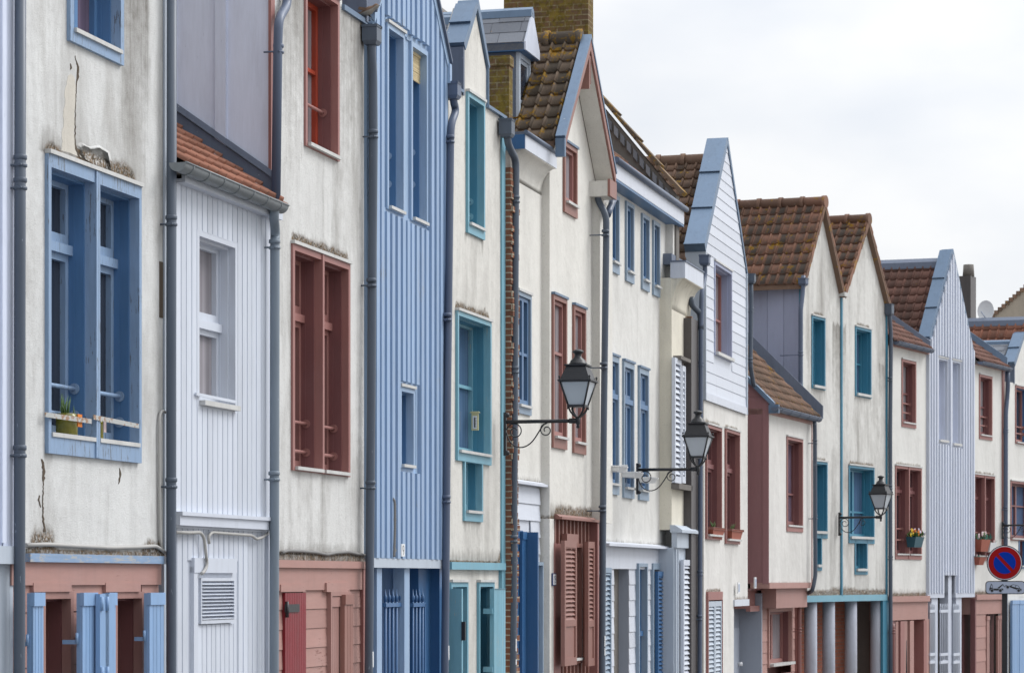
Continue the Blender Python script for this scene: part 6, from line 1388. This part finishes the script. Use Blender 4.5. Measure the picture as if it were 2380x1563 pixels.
# ================================================================== 14: pale batten gable
H = house(SB, 2150, .3, 'batten_clad_house', 'pale lavender batten clad house with steep zinc edged gable above white railing gates')
x0, x1 = H.X(2152, dW), H.X(2262, dW); xg0, xg1 = H.X(2162, dW), H.X(2257, dW); zl, zr = H.Zx(xg0, dW, 785), H.Zx(xg1, dW, 806); ze = (zl + zr) / 2; xa = (xg0 + xg1) / 2; za = H.Zx(xa, dW, 585); zj = H.P(2206, 1377, dW)[1]
top = [(x0, ze - .1), (xg0, ze), (xa, za), (xg1, ze), (x1, ze - .1)]; tf = topf(top)
for (a, b, c, e) in ((2181, 2204, 832, 1028), (2213, 2234, 838, 1036)):
    window(H, H.R(a, b, c, e, dW + .02), dW, .24, .04, .02, 1, mt='lavpale', mr='lav', gl='glass_grey', bottom=.02, sillout=.04, sill=.05, sw=.03)
nt = H.R(2191, 2217, 1336, 1380, dW); hn = (nt[0], nt[1], zj - 1, nt[3])
wall(H, 'facade_wall', top, zj, dW, H.holes + [hn], M['lavpale'], .22, .5)
m = MB(); vboards(m, x0 + .02, x1, zj, lambda x: tf(x) - .02, .185, .09, -dW, .06, [(a - .02, b + .02, c - .05, d + .05) for a, b, c, d in H.holes] + [hn], .02, .004, .004); H.add(m, 'batten_cladding', M['lavpale'])
m = MB(); m.box(x0, hn[0] - .03, -dW - .04, .1, zj - .1, zj); m.box(hn[1] + .03, x1, -dW - .04, .1, zj - .1, zj); m.box(hn[0] - .03, hn[1] + .03, -dW - .04, .1, hn[3], hn[3] + .08); m.box(hn[0] - .03, hn[0], -dW - .04, .1, zj - .1, hn[3]); m.box(hn[1], hn[1] + .03, -dW - .04, .1, zj - .1, hn[3]); H.add(m, 'jetty_board', M['lavpale'])
zinc_cap(H, xg0 - .06, ze - .06, xa, za, xg1 + .06, ze - .06, dW, .24, .08)
m = MB(); m.box(xg0 - .12, xg0 - .02, -dW - .02, .1, ze - .25, ze - .03); m.box(xg1 + .02, xg1 + .1, -dW - .03, .1, ze - .22, ze - .02); H.add(m, 'eaves_box', M['zincd'])
gable_roof(H, xg0 - .45, ze - .9, xa, za - .22, xg1 + .3, ze - .5, -dW + .22, 4.5, 'tile_red', .17, .24, 'zinc')
back_box(H, x0 + .02, x1 - .02, zj, ze - .55, .0, 4)
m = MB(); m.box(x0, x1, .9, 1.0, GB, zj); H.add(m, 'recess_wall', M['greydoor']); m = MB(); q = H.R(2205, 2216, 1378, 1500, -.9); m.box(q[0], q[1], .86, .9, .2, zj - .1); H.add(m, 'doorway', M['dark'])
for (a, b) in ((2165, 2183), (2204, 2215), (2222, 2238)):
    q = H.R(a, b, 1390, 2400, dW); m = MB(); m.box(q[0], q[1] - .1, -dW, -dW + .2, GB, zj - .1 if a != 2204 else hn[3]); H.add(m, 'post', M['lavpale'])
for (a, b) in ((2160, 2173), (2184, 2203), (2215, 2230)):
    q = H.R(a, b, 1419, 2400, dW + .03); G = MB(); zt_ = q[3]; za_, zb_ = H.P((a + b) / 2, 1519, dW)[1], H.P((a + b) / 2, 1537, dW)[1]
    for z in (zt_, za_, zb_): G.box(q[0], q[1], -dW - .05, -dW - .02, z - .03, z + .03)
    G.box(q[1] - .03, q[1], -dW - .05, -dW - .02, .15, zt_); g = H.add(G, 'gate', M['white']); G = MB(); n = max(5, int((q[1] - q[0]) / .10)); zs = H.P((a + b) / 2, 1401, dW)[1]
    for i in range(n):
        x = q[0] + .03 + (q[1] - q[0] - .08) * i / (n - 1); G.tube([(x, -dW - .035, .15), (x, -dW - .035, zt_ + .05), (x, -dW - .035, zs - .05), (x, -dW - .035, zs)], [.012, .012, .016, .002], 6)
    xm, zm = (q[0] + q[1]) / 2, (za_ + zb_) / 2; r = (za_ - zb_) * .35
    for o in (-1, 1): G.tube([(xm + o * r * 1.1 + r * math.cos(t * .52), -dW - .035, zm + r * math.sin(t * .52)) for t in range(13)], .009, 6)
    H.add(G, 'railing_bar', M['white'], g)

# ================================================================== 15: low cream house by the sign
H = house(SB, 2262, .3, 'rendered_house', 'low cream house with maroon windows and potted plants behind the no parking sign')
x0, x1 = H.X(2264, dW), H.X(2334, dW); zj = H.P(2298, 1380, dW)[1]; zt = H.P(2298, 852, dW)[1]
zg, pit = low_house(H, x0, x1, zj, zt, [(2277, 2307, 872, 1021)], [(2265, 2313, 1104, 1302)], (2278, 2347, 848))
m = MB(); zq = lambda y: zg + .05 + (y + dW + .12) * math.tan(pit); xw = x1 - .05
m.hexa([(xw - .06, -dW - .1, zq(-dW - .1)), (xw, -dW - .1, zq(-dW - .1)), (xw, 1.2, zq(1.2)), (xw - .06, 1.2, zq(1.2)), (xw - .03, -dW - .1, zq(-dW - .1) + .2), (xw, -dW - .1, zq(-dW - .1) + .2), (xw, 1.2, zq(1.2) + .2), (xw - .03, 1.2, zq(1.2) + .2)]); H.add(m, 'roof_flashing', M['zinc'])
m = MB(); m.box(x0, x1, -dW - .07, .1, zj - .12, zj); m.box(x0, x1, -dW - .02, .1, zj - .45, zj - .12); q = H.R(2298, 2316, 1420, 2400, dW); clap(m, x0, q[0] - .25, zj - .45 - .27 * 10, zj - .45, .27, -dW, (), .014); clap(m, q[1] + .3, x1, zj - .45 - .27 * 10, zj - .45, .27, -dW, (), .014); H.add(m, 'ground_floor_boards', M['pink'])
m = MB(); m.box(x0, x1, -dW + .25, .1, GB, zj - .45); m.box(x0 - .02, x0 + .06, -dW - .03, -dW + .08, GB, zj - .1); H.add(m, 'ground_floor_wall', M['red_deep'])
for (a, b) in ((q[0] - .24, q[0] - .03), (q[1] + .02, q[1] + .13), (q[1] + .16, q[1] + .29)):
    m = MB(); boards_leaf(m, a, b, .1, zj - .5, -dW + .02, .05, 2); H.add(m, 'shutter', M['pinkv'])
vtrim(H, 2328, 2333, 850, 1380, dW, .02, 'red')
downpipe(H, [(2342, 862, .42), (2343, 895, .42), (2341, 925, .38), (2338, 960, .38), (2337, 1563, .38)], .38, .05, [(2338, 1000), (2337, 1180)], 'pipeb')
for i, (a, b, yt, yb, mt_, lab) in enumerate(((2270, 2291, 1265, 1293, 'terracotta', 'large terracotta trough of pale blooms high in the window behind the sign'), (2266, 2280, 1306, 1324, 'terracotta', 'small terracotta trough low on the sill of the window behind the sign'), (2291, 2306, 1272, 1294, 'plate', 'white trough beside the large terracotta one in the window behind the sign'))):
    yt, yb = yt - 12 * (i != 9), yb - 12
    F = Frame(SB, a, dW); q = F.R(a, b, yt, yb, dW + .08); R_ = F.empty('plant_trough', lab, 'planter', 'plant troughs in the window behind the sign'); m = MB(); y = -dW - .09; s = (q[1] - q[0]) * .12
    m.hexa([(q[0] + s, y - .06, q[2]), (q[1] - s, y - .06, q[2]), (q[1] - s, y + .07, q[2]), (q[0] + s, y + .07, q[2]), (q[0], y - .11, q[3]), (q[1], y - .11, q[3]), (q[1], y + .09, q[3]), (q[0], y + .09, q[3])]); F.add(m, 'trough', M[mt_])
    if i == 0: flowers(F, q[0], q[1] + .1, y, q[3] - .01, 9, ['pinkf', 'pinkf', 'leaf'], 'leafb', .17, .05)
    else: flowers(F, q[0], q[1], y, q[3] - .01, 2, ['pinkf'], 'leafb', .08, .03)

# ================================================================== 16: white house cut by the right edge
H = house(SB, 2340, .3, 'rendered_house', 'white house with sky blue shutters, cut off by the right edge of the view')
x0, x1 = H.X(2341, dW), H.X(2404, dW); zj = H.P(2375, 1386, dW)[1]; zs = H.P(2350, 888, dW)[1]; xg0, xg1 = H.X(2357, dW), H.X(2400, dW); ze = H.P(2358, 848, dW)[1]; xa = (xg0 + xg1) / 2; za = H.Zx(xa, dW, 778)
top = [(x0, zs), (xg0, zs), (xg0 + .001, ze), (xa, za), (xg1, ze), (xg1 + .001, zs), (x1, zs)]
window(H, H.R(2361, 2392, 898, 1032, dW + .02), dW, .2, .05, .02, 1, rails=(.3, .18), mt='red', mr='blue_deep', ms='red', bottom=.03)
rc = H.R(2350, 2400, 1119, 1256, dW + .02); window(H, rc, dW, .2, .05, .02, 1, split=1, hbars=(.6,), mt='red', mr='red_deep', bottom=.04, gl='glass_blue'); r2 = H.R(2367, 2382, 1256, 1320, dW); window(H, (r2[0], r2[1], r2[2], rc[2] + .03), dW, .15, .05, .02, 1, top=.004, flash=False, mt='blue_deep', mr='red_deep', name='lower_window_light')
wall(H, 'facade_wall', top, GB, dW, H.holes, M['cream13'], .22, .1, [('up', x0, x1, zj, .2, .5)], ())
zinc_cap(H, xg0 - .03, ze, xa, za, xg1 + .03, ze, dW, .24, .07)
m = MB(); m.box(xg0 - .05, xg0 - .001, -dW - .02, .06, zs - .02, ze + .02); H.add(m, 'zinc_cheek', M['zincd'])
gable_roof(H, xg0 - .6, zs - .2, xa, za - .15, xg1 + .6, zs - .2, -dW + .34, 3, 'slate', ridge='zinc', rmat='zinc')
back_box(H, x0 + .02, x1 - .02, GB, zs - .25, .0, 4)
for (a, b) in ((2352, 2368), (2369, 2388)):
    q = H.R(a, b, 1394, 2400, dW + .08); m = MB(); boards_leaf(m, q[0], q[1], .0, q[3], -dW - .04, .05, 3); H.add(m, 'shutter', M['shutter_blue'])

# ================================================================== 17, 18: roofs beyond
H = house(SB, 2462, .3, 'tiled_house', 'orange tiled house under a long blue zinc ridge behind the right end of the row')
xa = H.X(2462, dW); za = H.Zx(xa, dW, 742); w = 2.0; ze = za - 2.6
gable_roof(H, xa - w, ze, xa, za, xa + w, ze, -dW, 5.5, 'tile_orange', .2, .29, 'zinc')
m = MB(); m.prism([(xa - w + .1, GB), (xa + w - .1, GB), (xa + w - .1, ze), (xa, za - .1), (xa - w + .1, ze)], 'y', -dW + .1, 5.4); m.pt = {k: [0] * len(m.v) for k in ('stain', 'moss', 'bare')}; H.add(m, 'house_body', M['cream13'])
xk = xa - .1; dR, dL = H.Dp(xk, 2256), H.Dp(xk, 2226)
m = MB(); m.box(xk, xk + .45, -dR, -dL, za - .5, H.Zx(xk, dR, 640)); C_ = H.add(m, 'chimney', M['cement']); C_.data.materials[0] = M['piped']
m = MB(); m.lathe((xk + .2, (-dR - dL) / 2 - .05, H.Zx(xk, dR, 640)), [(.15, 0), (.13, .3)], 14); H.add(m, 'chimney_pot', M['cement'], C_)
dA = H.Dp(xk, 2290)
F = Frame(SB, 2462, dW); z = F.Zx(xk, dA, 722); R_ = F.empty('satellite_dish', 'pale oval satellite dish standing on the blue zinc ridge', 'satellite dish'); m = MB(); n = 20
for (r0, y0_, r1, y1_) in ((0, .0, .1, .006), (.1, .006, .2, .025), (.2, .025, .27, .05)):
    for k in range(n):
        a, b = 2 * math.pi * k / n, 2 * math.pi * (k + 1) / n; P = lambda r, yy, t: (xk - yy + .08, -dA + r * math.cos(t) * .8 , z + r * math.sin(t) * 1.0)
        m.poly([P(r0, y0_, a), P(r1, y1_, a), P(r1, y1_, b), P(r0, y0_, b)] if r0 else [P(0, 0, 0), P(r1, y1_, a), P(r1, y1_, b)], .5, True)
F.add(m, 'reflector', M['plate']); m = MB(); m.tube([(xk + .1, -dA, z - .1), (xk + .1, -dA, z - .42)], .025, 8); m.tube([(xk + .08, -dA, z - .2), (xk - .35, -dA, z - .05)], .012, 6); F.add(m, 'bracket', M['signgrey'])
H = house(SB, 2600, -1, 'gabled_house', 'distant house showing a bare grey cement gable end at the upper right')
xw = H.X(2610, -1); d1, d2 = H.Dp(xw, 2303), H.Dp(xw, 2440); z1, z2 = H.Zx(xw, d1, 740), H.Zx(xw, d2, 620)
m = MB(); m.prism([(-d1, z1 - 3), (-d2, z1 - 3), (-d2, z2), (-d1, z1)], 'x', xw, xw + 4); m.pt = {k: [.2] * len(m.v) for k in ('stain', 'moss', 'bare')}; m.pt['bare'] = [0] * len(m.v); H.add(m, 'gable_wall', M['greyrender'])
m = MB(); n = 16
for i in range(n):
    t = i / n; m.box(xw - .05, xw + 4, -d1 + (-d2 + d1) * t, -d1 + (-d2 + d1) * (t + 1.08 / n), z1 + (z2 - z1) * (t + .5 / n) - .02, z1 + (z2 - z1) * (t + .5 / n) + .10, RND.random())
H.add(m, 'roof', M['tile_brown'])
m = MB(); m.box(xw + .05, xw + 4, -d2 - 3 + .0, -d1 - .1, GB, z1 - 3); m.pt = {k: [0] * len(m.v) for k in ('stain', 'moss', 'bare')}; H.add(m, 'house_body', M['greyrender'])

# ================================================================== lamps
def wall_lamp(seg, px, py, d0, lab, plate=(24, 70), L=.87):
    F = Frame(seg, px, d0); x, z = F.P(px, py, d0); R_ = F.empty('wall_lamp', lab, 'street lamp', 'black lantern lamps on wall brackets')
    m = MB(); y0 = -d0; y1 = -d0 - L
    zt, zb = F.P(px, py - plate[0], d0)[1], F.P(px, py + plate[1], d0)[1]
    m.box(x - .02, x + .02, y0 - .03, y0, zb, zt); [m.ball((x, y0 - .04, q), .03, 8, 5) for q in (zt - .03, zb + .03)]
    m.tube([(x, y0, z), (x, y1 + .0, z)], .021, 10); m.tube([(x, y1 + .10, z), (x, y1 + .02, z)], .03, 10)
    def spiral(cy, cz, r, a0, turns, sgn): return [(x, cy + r * (1 - .72 * t / 24) * math.cos(a0 + sgn * turns * 6.283 * t / 24), cz + r * (1 - .72 * t / 24) * math.sin(a0 + sgn * turns * 6.283 * t / 24)) for t in range(25)]
    m.tube(spiral(y0 - .13, z - .11, .10, .2, 1.4, 1), .007, 6); m.tube(spiral(y0 - .50, z - .10, .075, 1.2, 1.3, -1), .007, 6)
    pts = [(x, y0 - .03, z - .12), (x, y0 - .06, z - .22), (x, y0 - .14, z - .29), (x, y0 - .24, z - .295), (x, y0 - .33, z - .24), (x, y0 - .40, z - .14), (x, y0 - .46, z - .04), (x, y0 - .51, z - .02)]
    m.tube(rounded(pts, .06, 3), .008, 6)
    F.add(m, 'bracket', M['iron'])
    c = (x, y1, z); q2 = math.sqrt(2)
    m = MB()
    for s in (-1, 1):
        for e in (-1, 1): m.tube(rounded([(x, y1, z + .03), (x + s * .03, y1 + e * .03, z + .05), (x + s * .08, y1 + e * .08, z + .11), (x + s * .09, y1 + e * .09, z + .18)], .04, 3), .012, 6); m.lathe((x + s * .097, y1 + e * .097, z + .127), [(.004, 0), (.012, .008), (.005, .022), (.008, .05)], 8); m.lathe((x + s * .175, y1 + e * .175, z + .462), [(.006, 0), (.006, .015), (.014, .028), (.006, .042)], 8)
    m.lathe(c, [(.008, -.085), (.022, -.075), (.016, -.05), (.026, -.03), (.028, .03), (.014, .045)], 12)
    b0, b1, zb_, zt_ = .09, .168, z + .165, z + .435
    for s in (-1, 1):
        for e in (-1, 1): m.tube([(x + s * b0, y1 + e * b0, zb_), (x + s * b1, y1 + e * b1, zt_)], .011, 4)
    m.ring(x - b0 - .014, x + b0 + .014, zb_ - .012, zb_ + .012, .024, .024, .01, .01, y1 - b0 - .014, y1 + b0 + .014)
    F.add(m, 'lantern_frame', M['iron'])
    for (dx, dy) in ((-1, 0), (1, 0), (0, -1), (0, 1)):
        g = MB(); e0, e1 = b0 - .004, b1 - .004
        if dx: g.poly([(x + dx * e0, y1 - e0, zb_), (x + dx * e0, y1 + e0, zb_), (x + dx * e1, y1 + e1, zt_), (x + dx * e1, y1 - e1, zt_)])
        else: g.poly([(x - e0, y1 + dy * e0, zb_), (x + e0, y1 + dy * e0, zb_), (x + e1, y1 + dy * e1, zt_), (x - e1, y1 + dy * e1, zt_)])
        F.add(g, 'lantern_pane', M['frost'])
    m = MB(); m.lathe(c, [(b1 * q2, .43), (.193 * q2, .44), (.193 * q2, .455), (.168 * q2, .465), (.112 * q2, .61), (.13 * q2, .617), (.13 * q2, .633), (.105 * q2, .637)], 4, .5, True)
    m.lathe(c, [(.105, .635), (.103, .65), (.09, .66), (.086, .68), (.054, .705), (.04, .725), (.04, .752), (.048, .762), (.07, .78), (.054, .795), (.026, .807), (.01, .81)], 18)
    F.add(m, 'lantern_roof', M['iron'])
wall_lamp(SA, 1171, 980, .09, 'largest black lantern on a wall bracket over the brick strip beside the turquoise windows', (22, 78))
wall_lamp(SA, 1479, 1091, .2, 'black lantern on a bracket in front of the white louvred shutters of the yellowish house', (15, 57))
wall_lamp(SB, 1949, 1202, .33, 'black lantern on a bracket in front of the bright teal windows', (12, 42))
wall_lamp(SB, 2328, 1220, .33, 'scrolled black lamp bracket running out of view above the no parking sign', (8, 31))

# ================================================================== no parking sign
def sign():
    Ys = 38.0; sx = (2335 - CXP) / FP * Ys; k = FP / Ys; zg = ground_z(Ys)
    R_ = bpy.data.objects.new('no_parking_sign', None); COL.objects.link(R_); R_.location = (sx, Ys, zg); R_['label'] = 'round red and blue no parking sign above a pale tow truck plate'; R_['category'] = 'road sign'
    R_.rotation_euler = (0, 0, -math.radians(9))
    Z = lambda py: EYE + (HYP - py) / k - zg
    zc = Z(1307); r = 41.0 / k
    m = MB(); w = .037; m.box(-w, w, .035, .105, -.5, Z(1265)); m.build('post', M['iron'], R_)
    def disc(r0, r1, y, cz=zc, n=64):
        q = MB()
        for i in range(n):
            a, b = 2 * math.pi * i / n, 2 * math.pi * (i + 1) / n
            q.poly([(r0 * math.cos(a), y, cz + r0 * math.sin(a)), (r0 * math.cos(b), y, cz + r0 * math.sin(b)), (r1 * math.cos(b), y, cz + r1 * math.sin(b)), (r1 * math.cos(a), y, cz + r1 * math.sin(a))][::-1] if r0 else [(0, y, cz), (r1 * math.cos(b), y, cz + r1 * math.sin(b)), (r1 * math.cos(a), y, cz + r1 * math.sin(a))])
        return q
    m = MB(); P = [(r * math.cos(2 * math.pi * i / 64), zc + r * math.sin(2 * math.pi * i / 64)) for i in range(64)]; m.prism(P, 'y', -.012, .03, .5, 0, True); D_ = m.build('sign_disc', M['iron'], R_)
    disc(0, r * .955, -.0155).build('white_rim', M['signwhite'], D_); disc(0, r * .91, -.0185).build('red_ring', M['signred'], D_)
    m = MB(); ri = r * .62; t = r * .095; n = 40                    # two blue halves either side of the red bar
    for s in (1, -1):
        a0 = math.asin(t / ri); pts = [(ri * math.cos(a), ri * math.sin(a)) for a in [a0 + (math.pi - 2 * a0) * i / n for i in range(n + 1)]]
        c_, s_ = math.cos(-math.radians(47)), math.sin(-math.radians(47)); pts = [(x * c_ - s * z * s_, x * s_ + s * z * c_) for x, z in pts]
        m.poly([(x, -.0215, zc + z) for x, z in pts])
    m.build('blue_field', M['signblue'], D_)
    x0, x1 = -44.0 / k, 47.0 / k; z0, z1 = Z(1379.5), Z(1349); rr = .05
    def rrect(a, b, c, e, q):
        out = []
        for cx_, cz_, st in ((b - q, e - q, 0), (a + q, e - q, 90), (a + q, c + q, 180), (b - q, c + q, 270)):
            out += [(cx_ + q * math.cos(math.radians(st + 15 * i)), cz_ + q * math.sin(math.radians(st + 15 * i))) for i in range(7)]
        return out
    m = MB(); m.prism(rrect(x0, x1, z0, z1, rr), 'y', -.012, .03); P_ = m.build('tow_plate', M['iron'], R_)
    m = MB(); m.poly([(x, -.0155, z) for x, z in rrect(x0 + .012, x1 - .012, z0 + .012, z1 - .012, rr - .01)]); m.build('plate_face', M['signgrey'], P_)
    # pictogram, traced in plate units: x 180..1005, y 1045..1330
    u = lambda x, y: (x0 + (x - 180) / 825.0 * (x1 - x0), z1 - (y - 1045) / 285.0 * (z1 - z0))
    m = MB(); Y = -.0185
    def pl(pts, y=Y, mi=0): m.poly([(u(*p)[0], y, u(*p)[1]) for p in pts], .5, False, mi)
    def rd(cx_, cy_, rad, mi=0, y=Y): m.poly([(u(cx_, cy_)[0] + rad * (x1 - x0) / 825 * math.cos(6.2832 * i / 24), y, u(cx_, cy_)[1] + rad * (x1 - x0) / 825 * math.sin(6.2832 * i / 24)) for i in range(24)], .5, False, mi)
    pl([(262, 1250), (262, 1195), (275, 1190), (280, 1140), (333, 1140), (333, 1208), (530, 1208), (550, 1208), (550, 1248)]); pl([(290, 1188), (291, 1150), (325, 1150), (325, 1188)], Y - .002, 1); rd(306, 1120, 12)
    pl([(428, 1196), (535, 1112), (545, 1122), (480, 1196)]); pl([(530, 1118), (540, 1112), (585, 1172), (574, 1178)])
    for c in ((318, 1250), (490, 1250)): rd(*c, 38, 1, Y - .002); rd(*c, 31, 0, Y - .004)
    pl([(592, 1140), (606, 1132), (690, 1150), (752, 1114), (868, 1148), (895, 1205), (930, 1225), (922, 1262), (900, 1258), (830, 1232), (680, 1178), (600, 1165)])
    pl([(715, 1156), (755, 1124), (803, 1140), (793, 1180)], Y - .002, 1); pl([(806, 1186), (816, 1142), (862, 1156), (878, 1200)], Y - .002, 1)
    for c in ((642, 1176), (868, 1250)): rd(*c, 37, 1, Y - .002); rd(*c, 29, 0, Y - .004)
    m.build('tow_pictogram', [M['black'], M['signgrey']], P_)
    return R_
sign()
# thin whip aerial seen low between the pink shutters
Fq = Frame(SB, 2106, 1.2); x, z = Fq.P(2107, 1487, 1.2); m = MB(); m.tube([(x, -1.2, 0.0), (x, -1.2, z - .5), (x, -1.2, z)], [.02, .012, .006], 6)
Fq.single(m, M['iron'], 'thin_mast', 'thin black rod standing in front of the pink shutters below the flower box', 'mast')

# ================================================================== sparrow on the hopper
def sparrow():
    F = Frame(SA, 857, .1); x, z = F.P(862, 50, .09); y = -.09
    m = MB(); s = 1.0
    # body axis runs towards the street (-y) and a little up; one continuous lofted body
    ax = Vector((.12, -1, .22)).normalized(); up = Vector((0, 0, 1)); c0 = Vector((x, y + .085, z + .085))
    prof = [(-.030, .002, -.004), (.0, .022, .0), (.025, .037, .0), (.055, .044, .002), (.085, .040, .008), (.105, .031, .016), (.118, .027, .024), (.133, .028, .031), (.150, .022, .034), (.162, .010, .031), (.166, .002, .03)]
    ring = 10; b = len(m.v); si = ax.cross(up).normalized(); vv = si.cross(ax)
    for (t, r, h) in prof:
        p = c0 + ax * t + up * h
        for k in range(ring):
            a = 6.2832 * k / ring; m.v.append(tuple(p + si * (r * math.cos(a)) + vv * (r * .95 * math.sin(a))))
    for i in range(len(prof) - 1):
        for k in range(ring):
            top_ = math.sin(6.2832 * (k + .5) / ring) > .15
            m.face((b + i * ring + k, b + i * ring + (k + 1) % ring, b + (i + 1) * ring + (k + 1) % ring, b + (i + 1) * ring + k), True, .5, 0 if top_ else 1)
    m.face([b + k for k in range(ring)]); m.face([b + (len(prof) - 1) * ring + k for k in range(ring)])
    tl = c0 - ax * .025; m.hexa([tl - ax * .05 - si * .014 + up * .002, tl - ax * .05 + si * .014 + up * .002, tl + ax * .03 + si * .01, tl + ax * .03 - si * .01, tl - ax * .05 - si * .014 + up * .008, tl - ax * .05 + si * .014 + up * .008, tl + ax * .03 + si * .01 + up * .012, tl + ax * .03 - si * .01 + up * .012])
    for sg in (-1, 1):                       # half raised wings
        q = c0 + ax * .075 + si * (sg * .026) + up * .02
        m.hexa([q, q - ax * .03 + up * -.02, q - ax * .11 + si * sg * .02 + up * .012, q - ax * .10 + si * sg * .02 + up * .034, q + si * sg * .008, q - ax * .03 + up * -.02 + si * sg * .008, q - ax * .11 + si * sg * .026 + up * .012, q - ax * .10 + si * sg * .026 + up * .036], .2)
    bk = c0 + ax * .163 + up * .030; m.tube([bk, bk + ax * .014 - up * .003], [.006, .001], 6, True, .1, 2)
    for sg in (-1, 1):
        m.ball(tuple(c0 + ax * .150 + up * .038 + si * (sg * .0165)), .003, 6, 4, (1, 1, 1), .5, 2)
        l = c0 + ax * .06 + si * (sg * .012) - up * .03; ft = Vector((x + .01 * sg, y - .0, z + .006)) + ax * (.015 * sg); m.tube([l, (l + ft) / 2 + ax * .012, ft], [.007, .003, .003], 6, True, .5, 2)
        for dd in (-.5, 0, .5): m.tube([ft, ft + ax * .016 + si * dd * .014], .0018, 4, True, .5, 2)
    F.single(m, [M['birdbrown'], M['birdgrey'], M['black']], 'sparrow', 'small brown and grey sparrow perched on the rainwater hopper at the top', 'bird')
sparrow()

# ================================================================== street
def strip(name, mat, offs, h, kind='structure', thick=None):
    m = MB(); N = 44; P = []
    for i in range(-3, N):
        if i < 22: a = SA.U(1740)[0] - (22 - i) * 2.2; c = [SA.W(a, o, 0) for o in offs]; 
        else: a = (i - 22) * 4.0; c = [SB.W(a, o, 0) for o in offs]
        P.append([(q[0], q[1], ground_z(q[1]) + h) for q in c])
    for r, q in zip(P, P[1:]):
        m.poly([r[0], r[1], q[1], q[0]])
        if thick: m.poly([r[1], (r[1][0], r[1][1], r[1][2] - thick), (q[1][0], q[1][1], q[1][2] - thick), q[1]])
    o = m.build(name, M[mat]); o['kind'] = kind; return o
m = MB(); g = lambda x, y: (x, y, ground_z(y) - .17)
for i in range(20):
    ya, yb = -40 + i * 20, -20 + i * 20; m.poly([g(-250, ya), g(250, ya), g(250, yb), g(-250, yb)])
o = m.build('ground', M['paving']); o['kind'] = 'structure'
strip('road', 'asphalt', (1.6, 7.2), -.13)
strip('pavement', 'paving', (-6.0, 1.6), .0, 'structure', .14)
strip('far_pavement', 'paving', (9.0, 7.2), .0, 'structure', .14)
